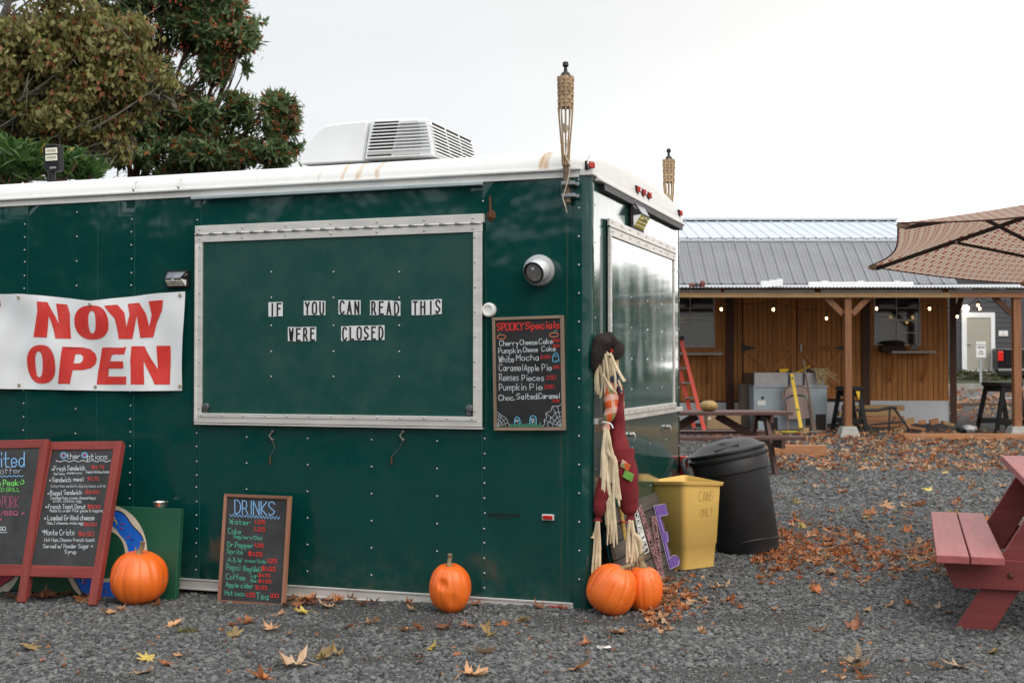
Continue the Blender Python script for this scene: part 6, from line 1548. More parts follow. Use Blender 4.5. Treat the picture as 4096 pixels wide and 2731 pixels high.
for k in range(6):
    a, c = tips[k], tips[(k + 1) % 6]; N = 14; vs = []; uvs = []; fs = []; idx = {}
    for j in range(N + 1):
        for i in range(j + 1):
            f = j / N; t = i / j if j else 0; edge = a.lerp(c, t); mid = math.sin(math.pi * t)
            p = apex.lerp(edge, f) + axv * (-.05 * f * (1 - f)) + (uc - edge).normalized() * (.075 * mid * f ** 3) + axv * (-.035 * mid * f)
            idx[(j, i)] = len(vs); vs.append(p); uvs.append(((t - .5) * f * .95 + .5, f * .87))
    for j in range(N):
        for i in range(j + 1):
            fs.append((idx[(j, i)], idx[(j + 1, i)], idx[(j + 1, i + 1)]))
            if i < j: fs.append((idx[(j, i)], idx[(j + 1, i + 1)], idx[(j, i + 1)]))
    b = B(); b.add(vs, fs); o = b.build('canopy_panel', UM, um, smooth=True, fix=False); ul = o.data.uv_layers.new(name='UVMap')
    for lp in o.data.loops: ul.data[lp.index].uv = uvs[lp.vertex_index]
    b = B(); e_ = [p for (j, i), q_ in sorted(idx.items()) if j == N for p in (vs[q_],)]; b.tube(e_, .005, 5); b.build('hem', M('dark_hem', (.06, .02, .015), .8), o)
    d = (tips[k] - apex).normalized(); b = B(); b.bar(apex - axv * .035 + d * .05, apex - axv * .035 + d * (UR * .985), .018, .026); rb = b.build('rib', URIB, um)
    hub2 = uc - axv * .12; midr = apex - axv * .045 + d * .80; b = B(); b.bar(hub2 + d * .04, midr, .015, .020); b.build('strut', URIB, rb); b = B(); b.lathe([(.012, -.014), (.012, .014)], midr, 8, Matrix.Rotation(math.pi / 2, 3, 'X')); b.build('rivet', STEEL, rb)
    b = B(); b.blob(tips[k] - d * .04 - axv * .018, (.09, .06, .045), 8); b.build('rib_pocket', UM, um)
b = B(); b.tube([(uc.x, uc.y - .12, gz(uc.x, uc.y)), (uc.x, uc.y - .03, 1.6), apex + axv * .04], .019, 10); b.build('pole', URIB, um, smooth=True); b = B(); b.lathe([(.03, -.03), (.03, .03)], uc - axv * .12, 12); b.lathe([(.03, -.04), (.03, .02)], apex - axv * .02, 12); b.build('hub', URIB, um)
b = B(); b.lathe([(.24, 0), (.24, .03), (.19, .06), (.04, .08), (.03, .25)], (uc.x, uc.y - .12, gz(uc.x, uc.y)), 24); b.build('base', BLACKP, um, smooth=True)

# ------------------------------------------------------------------ brown picnic table with a gourd, timbers, tools under the porch
BTW = wood('dark_brown_board', (.085, .036, .030), 'x', var=.25, orand=.1, rough=.5); BTZ = wood('dark_brown_upright', (.075, .030, .024), 'z', var=.25)
tb = Matrix.Translation((2.28, 14.75, gz(2.2, 14.7))) @ Matrix.Rotation(rad(4), 4, 'Z')
bt = thing('brown_picnic_table', 'dark brown picnic table behind the refuse can with a gourd on top', 'picnic table', frame=tb)
for i in range(5):
    y0 = -.36 + i * .1455; b = B(tb); b.mm((-.92, y0, .655), (.92, y0 + .141, .695)); b.build('table_board', BTW, bt, bevel=.005)
for y0 in (-.80, -.655, .515, .66):
    b = B(tb); b.mm((-.92, y0, .395), (.92, y0 + .141, .433)); b.build('bench_board', BTW, bt, bevel=.005)
for x in (-.68, .68):
    b = B(tb); b.mm((x - .02, -.80, .30), (x + .02, .80, .393)); b.build('seat_support', BTZ, bt); b = B(tb); b.mm((x - .019, -.34, .57), (x + .019, .34, .654)); b.build('top_support', BTZ, bt)
    s_ = 1 if x > 0 else -1
    for a, c in ((-.62, -.20), (.62, .20)):
        b = B(tb); b.prism([(x - s_ * .022, a - .07, -.01), (x - s_ * .022, a + .07, -.01), (x - s_ * .022, c + .07, .653), (x - s_ * .022, c - .07, .653)], (-s_ * .038, 0, 0)); b.build('leg', BTZ, bt)
    b = B(tb); b.bar((s_ * .64, 0, .34), (s_ * .12, 0, .64), .04, .09); b.build('brace', BTZ, bt)
def on(frame, x, y, z): return frame @ Vector((x, y, z))
GOURD = M('tan_gourd_skin', (.34, .24, .11), .5, var=.35, scale=14, col2=(.40, .22, .05))
gp = D(2836, 1640, 14.55); top_ = .695 + gz(2.2, 14.7)
pumpkin(2836, 1640, 72, 44, 'flattened tan squash sitting on the brown picnic table', 8, .06, (0, 0), ((0, 0, -.01), (0, 0, .012), (.01, 0, .02)), 3, .011, GOURD, -.05, Vector((gp.x, 14.6, top_)), None)
def timber(name, label, p, q, w, h, mat, bev=.004, roll=(0, 0, 1), group=None):
    b = B(); b.bar(p, q, w, h, roll); return tag(b.build(name, mat, bevel=bev), label, 'timber', group)
y_ = 17.0; g0 = gz(3, y_)
timber('timber', 'short reddish sawn timber lying on gravel right of the brown table', (D(3030, 1800, y_).x, y_ + .12, g0 + .068), (D(3303, 1800, y_).x, y_ - .0, g0 + .068), .14, .135, LUMBERR)
y_ = 19.75; g0 = far_z(y_)
timber('timber', 'long orange beam lying in front of the porch at right', (D(3605, 1720, y_).x, y_, g0 + .045), (10.4, y_ + .05, g0 + .045), .30, .085, LUMBERR)
# left timber stack under the right window
for i, (z0, dx) in enumerate(((.04, 0), (.135, .05), (.23, -.03), (.325, .06))):
    Y = 22.2; b = B(); b.mm((D(3360, 1600, Y).x + dx, Y - .05, far_z(Y) + z0 - .04), (D(3602, 1600, Y).x + dx, Y + .14, far_z(Y) + z0 + .052)); tag(b.build('timber', LUMBER if i > 1 else LUMBERR, bevel=.004), '%s timber in the stack below the right shed window' % ('lowest reddish', 'second lowest reddish', 'second from top pale', 'topmost pale')[i], 'timber', 'timbers stacked by the shed wall')
# scraps
rr = random.Random(4)
for i, (u, v, w, h) in enumerate(((3640, 1684, 50, 34), (3688, 1688, 40, 22), (3736, 1686, 46, 30), (3790, 1694, 70, 18), (3668, 1712, 90, 14), (3620, 1704, 60, 24), (3600, 1716, 70, 22))):
    Y = 21.3 - .12 * (i > 3); p = D(u, v, Y); k = Y / FPX; b = B(); b.box((p.x, Y, max(p.z, far_z(Y) + h * k * .4)), (w * k * .7, .10, h * k * .7), Matrix.Rotation(rr.uniform(-.3, .3), 3, 'Y') @ Matrix.Rotation(rr.uniform(-.4, .4), 3, 'Z')); tag(b.build('wood_scrap', LUMBERR if i % 3 else LUMBER, bevel=.004), '%s wood offcut on the ground below the right shed window' % ('tall tilted', 'small pale', 'blocky brown', 'long low right-hand', 'flat pale long', 'leftmost brown', 'front left flat')[i], 'wood scrap', 'wood offcuts by the shed')
# bag on the ground
b = B(); p = D(3876, 1708, 20.9); b.blob((p.x, 20.9, far_z(20.9) + .07), (.24, .2, .15), 12, .35); o = b.build('crumpled_bag', M('pale_bag', (.5, .5, .5), .6, var=.5, scale=16), smooth=True); tag(o, 'crumpled white and black bag on the ground behind the long beam', 'bag'); b = B(); b.blob((p.x - .16, 20.86, far_z(20.9) + .05), (.16, .14, .12), 10, .35); b.build('dark_fold', BLACKP, o)
# grey steel cabinet
YC = 21.6
def cx(u): return D(u, 1600, YC).x
def cz(v): return D(2048, v, YC).z
GALV = M('grey_steel_sheet', (.36, .42, .46), .5, .25, var=.10, scale=4, dirt=.25); GALV2 = M('warm_grey_sheet', (.42, .41, .42), .5, .2, var=.1, scale=4, dirt=.2)
zb_ = cz(1728)
cab = thing('steel_cabinet', 'old grey steel appliance cabinet standing under the porch by the doors', 'cabinet', ((cx(3015) + cx(3309)) / 2, YC, zb_))
b = B(); b.mm((cx(3015), YC, zb_), (cx(3309), YC + .6, cz(1545))); b.build('body', GALV, cab, bevel=.006)
b = B(); b.mm((cx(3020), YC + .04, cz(1544)), (cx(3298), YC + .10, cz(1490))); bk = b.build('back_panel', GALV2, cab, bevel=.004)
for u0, u1 in ((3155, 3163), (3214, 3221)):
    b = B(); b.mm((cx(u0), YC + .030, cz(1544)), (cx(u1), YC + .0395, cz(1492))); b.build('slot', BLACKM, bk)
b = B(); b.mm((cx(3013), YC - .02, cz(1549)), (cx(3311), YC - .0005, cz(1541))); b.build('top_lip', GALV, cab, bevel=.003)
b = B(); b.mm((cx(3030), YC - .006, cz(1620)), (cx(3062), YC - .0005, cz(1602))); b.build('paper_note', WHITEP, cab)
b = B(); b.lathe([(.025, 0), (.02, .02)], (cx(3051), YC, cz(1590)), 10, Matrix.Rotation(math.pi / 2, 3, 'X')); b.build('knob', BLACKP, cab)
for (u0, u1, v0, v1) in ((3064, 3110, 1668, 1724), (3262, 3303, 1656, 1718), (3022, 3032, 1672, 1726), (3222, 3250, 1672, 1718)):
    b = B(); b.mm((cx(u0), YC - .008, cz(v1)), (cx(u1), YC - .0005, cz(v0))); v_ = b.build('vent', DARKIN, cab)
    for j in range(7):
        z_ = lerp(cz(v1) + .01, cz(v0) - .01, j / 6); b = B(); b.mm((cx(u0) + .004, YC - .014, z_ - .003), (cx(u1) - .004, YC - .0085, z_ + .003)); b.build('slat', BLACKM, v_)
# odd panels and boxes left of the cabinet
b = B(); b.mm((D(2965, 1600, 22.0).x, 22.0, far_z(22)), (D(3016, 1600, 22).x, 22.3, D(0, 1535, 22).z)); tag(b.build('weathered_crate', wood('grey_weathered', (.13, .10, .08), 'z'), bevel=.01), 'tall weathered plywood crate left of the steel cabinet', 'crate')
b = B(); b.mm((D(2978, 1600, 22.32).x, 22.32, far_z(22)), (D(3060, 1600, 22.5).x, 22.5, D(0, 1490, 22.4).z)); tag(b.build('brown_box', M('dark_brown_box', (.07, .035, .02), .8)), 'dark brown box behind the steel cabinet top left', 'box')
b = B(); Y = 21.7; b.mm((D(2829, 1600, Y).x, Y, far_z(Y)), (D(2964, 1600, Y).x, Y + .35, D(0, 1655, Y).z)); o = b.build('cardboard_box', M('cardboard', (.40, .27, .15), .9, var=.08), bevel=.006); tag(o, 'tan cardboard box below the left window behind the picnic table', 'box')
b = B(); b.mm((D(2832, 1600, Y).x, Y - .003, D(0, 1678, Y).z), (D(2844, 1600, Y).x, Y - .0005, D(0, 1668, Y).z)); b.build('label', WHITEP, o)
# folding chair
YH = 21.36; CHM = M('tan_folding_chair', (.30, .21, .185), .45, .1, var=.12)
def hp(u, v, dy=0): return D(u, v, YH + dy)
ch = thing('folding_chair', 'folded tan metal chair leaning against the steel cabinet', 'chair', hp(3185, 1742))
b = B(); b.tube([tuple(p) for p in smooth_poly3([tuple(hp(3158, 1750)), tuple(hp(3150, 1690, .03)), tuple(hp(3137, 1620, .08)), tuple(hp(3132, 1570, .14)), tuple(hp(3146, 1548, .16)), tuple(hp(3185, 1542, .17)), tuple(hp(3222, 1550, .16)), tuple(hp(3234, 1580, .14)), tuple(hp(3246, 1660, .05)), tuple(hp(3252, 1722, .0))], 3)], .012, 8); b.build('front_frame', CHM, ch, smooth=True)
b = B(); b.prism([hp(3137, 1592, .12), hp(3142, 1556, .15), hp(3160, 1548, .16), hp(3210, 1548, .16), hp(3228, 1558, .15), hp(3233, 1585, .12), hp(3200, 1577, .13), hp(3168, 1578, .13)], (0, .012, 0)); b.build('backrest', CHM, ch)
b = B(); b.prism([hp(3143, 1598, .05), hp(3170, 1586, .06), hp(3210, 1586, .06), hp(3228, 1594, .05), hp(3238, 1672, .0), hp(3153, 1678, .0)], (0, .02, 0)); b.build('seat', CHM, ch, bevel=.004)
b = B(); b.tube([hp(3160, 1752, .06), hp(3148, 1650, .10), hp(3146, 1600, .12)], .011, 8); b.tube([hp(3250, 1725, .06), hp(3238, 1650, .10), hp(3232, 1600, .12)], .011, 8); b.build('rear_frame', CHM, ch)
for v in (1708, 1716):
    b = B(); b.tube([hp(3158, v, .02), hp(3248, v - 4, .02)], .007, 6); b.build('crossbar', CHM, ch)
# spirit level, shovel, ladder, tools
LY = 20.85
b = B(); b.bar(D(3214, 1768, LY), D(3166, 1494, LY + .45), .058, .025, (0, 1, 0)); o = b.build('spirit_level', M('bright_yellow_paint', (.78, .50, .015), .45, var=.05), bevel=.003); tag(o, 'long yellow spirit level leaning on the steel cabinet', 'spirit level')
for t in (.04, .47, .93):
    p = D(3214, 1768, LY - .018).lerp(D(3166, 1494, LY + .432), t); b = B(); b.box(p, (.028, .012, .035)); b.build('vial', M('green_vial', (.05, .25, .12), .2), o)
sh = thing('shovel', 'wooden handled shovel propped on the steel cabinet right side', 'shovel', D(3262, 1740, 21.1)); b = B(); b.tube([D(3212, 1438, 21.52), D(3262, 1722, 21.14)], .018, 8); b.build('handle', wood('shovel_handle', (.22, .16, .12), 'z'), sh); b = B(); b.prism([D(3240, 1724, 21.14), D(3288, 1722, 21.14), D(3298, 1745, 21.08), D(3290, 1758, 21.04), D(3264, 1761, 21.03), D(3250, 1750, 21.07)], (0, .02, .01)); b.build('blade', M('worn_blade', (.30, .26, .21), .6, .4), sh)
LAD = M('red_fibreglass', (.62, .06, .035), .5, var=.12, scale=5); YL = 21.0
ld = thing('step_ladder', 'red orange step ladder standing left of the gourd by the trailer rear', 'ladder', D(2800, 1735, YL))
for nm, p, q in (('rail', D(2724, 1360, YL + .25), D(2822, 1737, YL - .1)), ('rail', D(2690, 1360, YL + .3), D(2782, 1737, YL + .25)), ('rear_rail', D(2715, 1360, YL + .32), D(2640, 1737, YL + .75)), ('rear_rail', D(2690, 1360, YL + .34), D(2600, 1737, YL + .95))):
    b = B(); b.bar(p, q, .065, .03, (0, 1, 0)); b.build(nm, LAD, ld, bevel=.004)
for t in np.linspace(.14, .93, 6):
    p = D(2724, 1360, YL + .25).lerp(D(2822, 1737, YL - .1), t); q = D(2690, 1360, YL + .3).lerp(D(2782, 1737, YL + .25), t); b = B(); b.bar(p, q, .07, .022); b.build('step', M('ladder_step', (.30, .30, .29), .5, .4), ld)
b = B(); c_ = D(2710, 1352, YL + .28); b.box(c_, (.20, .22, .06)); b.build('cap', BLACKP, ld, bevel=.01)
drl = thing('yellow_drill', 'yellow and black cordless drill lying on the steel cabinet', 'drill', D(3130, 1490, 21.75)); b = B(); p = D(3138, 1484, 21.68); b.tube([p + Vector((-.09, 0, 0)), p + Vector((.06, 0, .01))], .035, 10); b.build('body', M('bright_yellow_paint', (.78, .50, .015)), drl, smooth=True); b = B(); b.tube([p + Vector((.02, 0, -.01)), p + Vector((.10, 0, -.02))], .03, 8); b.box(p + Vector((.08, 0, -.025)), (.10, .07, .05)); b.build('battery', BLACKP, drl); b = B(); b.tube([p + Vector((-.09, 0, 0)), p + Vector((-.15, 0, .0))], .014, 8); b.build('chuck', BLACKM, drl)
hz = thing('corn_stalks', 'bundle of dry pale corn leaves hanging off the steel cabinet top', 'corn stalks', D(3270, 1500, 21.7)); rr = random.Random(8); b = B()
for i in range(34):
    u0, v0 = 3245 + rr.uniform(-10, 25), 1482 + rr.uniform(-4, 6); u1 = u0 + rr.uniform(0, 75); v1 = v0 + rr.uniform(20, 65); p = [D(u0, v0, 21.66), D((u0 * .6 + u1 * .4) + 12, v0 - 6, 21.6), D((u0 + u1) / 2 + 20, (v0 + v1) / 2 - 8, 21.55), D(u1 + 18, v1, 21.52)]; b.tube(smooth_poly3([tuple(q) for q in p], 3), [.011] * 6 + [.009, .007, .005, .003], 4)
b.build('dry_leaves', M('dry_corn_leaf', (.42, .32, .17), .9, var=.4, scale=20), hz); b = B(); b.blob(D(3240, 1484, 21.68), (.20, .12, .09), 10, .3); b.build('dark_bundle', M('dark_bundle', (.035, .025, .02), .9), hz)
b = B(); b.tube(smooth_poly3([tuple(D(3185, 1490, 21.66)), tuple(D(3212, 1478, 21.66)), tuple(D(3235, 1468, 21.66)), tuple(D(3242, 1462, 21.66))], 3), .010, 6); tag(b.build('yellow_strap', M('bright_yellow_paint', (1, 1, 1))), 'loose yellow strap on the steel cabinet top', 'strap')
b = B(); p = D(3176, 1757, 20.9); b.tube(smooth_poly3([(p.x - .32, 20.85, far_z(20.9) + .02), (p.x - .1, 20.8, far_z(20.9) + .03), (p.x + .06, 20.82, far_z(20.9) + .025)], 4), .018, 6); tag(b.build('yellow_hose', M('olive_yellow_hose', (.5, .42, .04), .6)), 'short piece of yellow hose lying at the foot of the spirit level', 'hose')
b = B(); b.box((p.x + .14, 20.75, far_z(20.8) + .055), (.11, .12, .10), Matrix.Rotation(.3, 3, 'Z')); tag(b.build('wood_block', LUMBER, bevel=.006), 'pale wood block beside the foot of the spirit level', 'wood block')
# saw-horses
def sawhorse(u0, u1, vt, vb, Y, label, dep=.75):
    o = thing('sawhorse', label, 'sawhorse', D((u0 + u1) / 2, vb, Y), group='black sawhorses'); k = Y / FPX; p = D((u0 + u1) / 2, vt, Y); g0 = far_z(Y); w = (u1 - u0) * k
    b = B(); b.box((p.x, Y + dep / 2, p.z - .03), (w * .92, dep + .1, .07)); b.build('top_beam', BLACKP, o, bevel=.008)
    for y in (Y, Y + dep):
        for s_ in (-1, 1):
            b = B(); b.bar((p.x + s_ * w * .30, y, p.z - .05), (p.x + s_ * w * .66, y + (-.06 if y == Y else .06), g0), .07, .05, (0, 1, 0)); b.build('leg', BLACKP, o, bevel=.006)
        b = B(); b.bar((p.x - w * .56, y - .02, g0 + .20), (p.x + w * .56, y - .02, g0 + .20), .03, .09, (0, 0, 1)); b.build('crossbar', BLACKP, o)
        b = B(); b.mm((p.x - w * .30, y - .015, p.z - .16), (p.x + w * .30, y + .015, p.z - .065)); b.build('gusset', BLACKP, o)
    b = B(); b.prism([(p.x + w * .10, Y - .05, p.z - .07), (p.x + w * .32, Y - .05, p.z - .07), (p.x + w * .28, Y - .05, p.z - .22)], (0, .012, 0)); b.build('yellow_flash', M('bright_yellow_paint', (1, 1, 1)), o)
sawhorse(3994, 4094, 1530, 1718, 20.7, 'black plastic sawhorse with yellow flash at the right porch post')
sawhorse(3374, 3450, 1547, 1735, 20.9, 'black sawhorse mostly hidden behind the middle porch post', .5)
stn = thing('metal_stand', 'low black tubular metal stand beside the middle porch post', 'stand', D(3520, 1735, 21.0)); YS = 21.0; P_ = lambda u, v, d=0: D(u, v, YS + d)
for pts_ in ([P_(3428, 1640), P_(3510, 1640, .1), P_(3562, 1629, .2), P_(3584, 1632, .3)],): b = B(); b.tube(pts_, .026, 8); b.build('top_rail', BLACKM, stn)
for a, c in (((3432, 1640, 0), (3496, 1738, -.2)), ((3560, 1630, .2), (3556, 1715, .1)), ((3576, 1632, .25), (3634, 1714, .0)), ((3440, 1640, .3), (3436, 1730, .3))): b = B(); b.tube([P_(*a), P_(*c)], .018, 8); b.build('leg', BLACKM, stn)
b = B(); b.tube([P_(3470, 1700, -.1), P_(3540, 1692, .1), P_(3622, 1686, .05)], .016, 8); b.build('lower_rail', BLACKM, stn); b = B(); b.tube([P_(3566, 1690, .1), P_(3580, 1668, .15)], .012, 6); b.build('brace', BLACKM, stn)
# basket and clutter on the right shelf
sp = lambda u, v: D(u, v, YW - .25)
b = B(); p = sp(3570, 1398); b.box((p.x, YW - .22, p.z + .015), (.42, .26, .11)); o = b.build('planter_box', M('dark_planter', (.035, .018, .012), .8), bevel=.02); tag(o, 'dark planter box on the right window shelf', 'planter'); b = B(); b.blob((p.x + .05, YW - .22, p.z + .10), (.42, .22, .14), 10, .4); b.build('dead_plant', M('dead_plant', (.02, .016, .012), .95), o)
b = B(); p = sp(3622, 1398); b.tube([(p.x - .05, YW - .3, p.z - .03), (p.x - .02, YW - .3, p.z + .06), (p.x + .06, YW - .3, p.z + .06), (p.x + .08, YW - .3, p.z - .03)], .02, 8); tag(b.build('orange_tool', M('orange_tool', (.40, .16, .05), .6)), 'small orange handled tool on the right window shelf', 'tool')
b = B(); p = sp(3655, 1394); b.mm((p.x - .06, YW - .3, p.z - .02), (p.x + .06, YW - .2, p.z + .08)); tag(b.build('grey_tin', M('grey_tin', (.16, .15, .15), .5), bevel=.01), 'grey tin at the end of the right window shelf', 'tin')
# things left on the porch roof
GUT = M('white_gutter', (.80, .82, .84), .4, var=.04)
def gutter(u0, u1, v0, v1, label):
    Y = YP - .02; k = Y / FPX; a, c = D(u0, v0, Y), D(u1, v1, Y); d = Vector((c.x - a.x, 0, c.z - a.z)); b = B(); pf = [(0, 0), (.0, .075), (.012, .085), (.016, .075), (.012, .01), (.10, .01), (.104, .09), (.116, .09), (.116, 0)]
    b.prism([(a.x, Y + y, a.z + z_) for y, z_ in pf], d); o = tag(b.build('gutter', GUT, fix=True), label, 'gutter', 'white gutter lengths on the porch roof')
    for t in (.15, .5, .85):
        p = Vector((a.x, Y, a.z)) + d * t; b = B(); b.box((p.x, Y + .05, p.z + .10), (.09, .06, .02)); b.build('bracket', GUT, o)
gutter(3240, 3654, 1149, 1149, 'long white gutter length lying on the corrugated porch roof'); gutter(3046, 3132, 1151, 1140, 'short white gutter offcut lying on the corrugated porch roof')
dr = thing('red_drill', 'dark red power tool left on the porch roof edge', 'drill', D(2790, 1150, YP)); p = D(2790, 1140, YP + .05); b = B(); b.tube([p + Vector((-.13, 0, 0)), p + Vector((-.05, 0, 0))], .035, 8); b.blob(p + Vector((.08, 0, .015)), (.10, .09, .12), 10); b.build('body', M('dark_red_tool', (.14, .02, .015), .5), dr, smooth=True); b = B(); b.tube([p + Vector((-.05, 0, -.01)), p + Vector((.05, 0, -.01))], .016, 8); b.build('shaft', BLACKP, dr)

# ------------------------------------------------------------------ fallen maple leaves
def leaf_mesh(seed, curl):
    r = random.Random(seed); lob = [(-2.35, .55), (-1.95, .30), (-1.35, .86), (-1.10, .62), (-1.0, .70), (-.72, .36), (-.45, .78), (-.26, .72), (0, 1.08), (.26, .72), (.45, .78), (.72, .36), (1.0, .70), (1.10, .62), (1.35, .86), (1.95, .30), (2.35, .55), (2.85, .22), (-2.85, .22)]
    lob = sorted(lob); pts = []
    for i, (a, rad_) in enumerate(lob):
        a2, r2 = lob[(i + 1) % len(lob)]
        if a2 < a: a2 += 2 * math.pi
        for t in (0, .5):
            pts.append((lerp(a, a2, t), lerp(rad_, r2, t) * r.uniform(.9, 1.06) * (1 if t == 0 else .9) * r.choice((1, 1, 1, .8, .65))))
    cx_, cy_, fx, fy, tw = r.uniform(.2, 1.0) * curl, r.uniform(-.3, 1.0) * curl, r.uniform(.1, .4) * curl, r.uniform(2, 4), r.uniform(-.5, .5) * curl
    def z(x, y): return cx_ * x * x * .9 + cy_ * y * y * .6 + tw * x * y + fx * math.sin(fy * x * 2 + seed) * .3 + .12 * curl * mnoise.noise(Vector((x * 2.5, y * 2.5, seed)))
    def bend(x, y):
        zz = z(x, y); k = 1 / (1 + .5 * abs(zz)); return (x * k, y * k, zz)
    vs = [bend(0, 0)]; n = len(pts)
    for f in (.45, .75, 1.0):
        for a, rr_ in pts: x, y = math.sin(a) * rr_ * f, math.cos(a) * rr_ * f; vs.append(bend(x, y))
    fs = [(0, 1 + i, 1 + (i + 1) % n) for i in range(n)]
    for q in range(2):
        o, p = 1 + q * n, 1 + (q + 1) * n
        fs += [(o + i, p + i, p + (i + 1) % n, o + (i + 1) % n) for i in range(n)]
    for _ in range(r.choice((1, 2, 2, 3))):
        ph, off, th = r.uniform(0, 6.28), r.uniform(.05, .45), r.uniform(.7, 2.4) * min(1.0, .45 + curl * .5); c_, s_ = math.cos(ph), math.sin(ph); nv = []
        for x, y, zz in vs:
            u = x * c_ + y * s_ - off; w = -x * s_ + y * c_
            if u > 0:
                a_ = min(th, u * th / .22); r_ = .22 / th
                if u < .22: uu, dz = r_ * math.sin(a_), r_ * (1 - math.cos(a_))
                else: uu, dz = r_ * math.sin(th) + (u - .22) * math.cos(th), r_ * (1 - math.cos(th)) + (u - .22) * math.sin(th)
                u2 = uu + off; x, y, zz = u2 * c_ - w * s_, u2 * s_ + w * c_, zz * math.cos(a_) + dz
            nv.append((x, y, zz))
        vs = nv
    mz = min(v[2] for v in vs); b = B(); b.add([(x, y, zz - mz) for x, y, zz in vs], fs)
    k0 = bend(0, -.15); b.tube([(0, 0, vs[0][2] - mz), (r.uniform(-.1, .1), -.5, vs[0][2] - mz + r.uniform(0, .25)), (r.uniform(-.25, .25), -1.05, r.uniform(0, .3))], [.022, .017, .015], 4)
    return b
LCOL = dict(tan=((.46, .23, .11), (.58, .34, .18)), brown=((.24, .085, .04), (.36, .15, .075)), rust=((.42, .13, .04), (.56, .22, .08)), yellow=((.52, .36, .07), (.60, .46, .14)), olive=((.30, .21, .08), (.45, .30, .12)), pale=((.46, .30, .18), (.54, .39, .25)))
LM = {}
for nm, (a, c) in LCOL.items():
    k = Nodes('dry_leaf_' + nm); v = k.coord('Object'); oi = k.n('ShaderNodeObjectInfo'); f = k.noise(v, 3.5, 5, .7); cc_ = k.mix(k.ramp(f, .3, .7), a, c); cc_ = k.mix(k.math('MULTIPLY', k.ramp(k.noise(v, 2.3, 6, .75), .52, .72), .6), cc_, tuple(x * .45 for x in a))
    vein = k.ramp(k.math('ABSOLUTE', k.n('ShaderNodeSeparateXYZ', {0: v}).outputs[0]), 0.0, .05); cc_ = k.mix(k.math('MULTIPLY', k.math('SUBTRACT', 1.0, vein), .35), cc_, tuple(x * .6 for x in a))
    cc_ = k.n('ShaderNodeVectorMath', {0: cc_, 'Scale': k.math('ADD', k.math('MULTIPLY', oi.outputs['Random'], .5), .75)}, operation='SCALE').outputs[0]
    k.put(k.b.inputs['Base Color'], cc_); k.b.inputs['Roughness'].default_value = .6; LM[nm] = []
    tr = k.n('ShaderNodeBsdfTranslucent', {'Color': cc_}); mx = k.n('ShaderNodeMixShader', {0: .2, 1: k.b.outputs[0], 2: tr.outputs[0]}); k.t.links.new(mx.outputs[0], k.o.inputs[0])
    for q in range(6): LM[nm].append(leaf_mesh(len(nm) * 13 + q * 7 + ord(nm[0]), (.3, .5, .7, .9, 1.1, 1.4)[q]).mesh('fallen_leaf', k.m, True, False))
LMALL = {k_: v_ for k_, v_ in LM.items()}
lr = random.Random(21)
def leaf(p, size, colour, label, group, kind=None):
    me = LM[colour][kind if kind is not None else lr.randrange(6)]
    m = Matrix.Translation((p.x, p.y, gh(p.x, p.y) + .010)) @ Matrix.Rotation(lr.uniform(0, 6.28), 4, 'Z') @ Matrix.Rotation(lr.uniform(-.35, .35), 4, 'X') @ Matrix.Rotation(lr.uniform(-.35, .35), 4, 'Y') @ Matrix.Scale(size, 4)
    o = inst('fallen_leaf', me, m); tag(o, label, 'leaf', group); return o
A6 = lambda x, y: (x * .5952, 2250 + y * .5952); A7 = lambda x, y: (1300 + x * .5952, 2250 + y * .5952); A5 = lambda x, y: (3000 + x * .6256, 1750 + y * .6256)
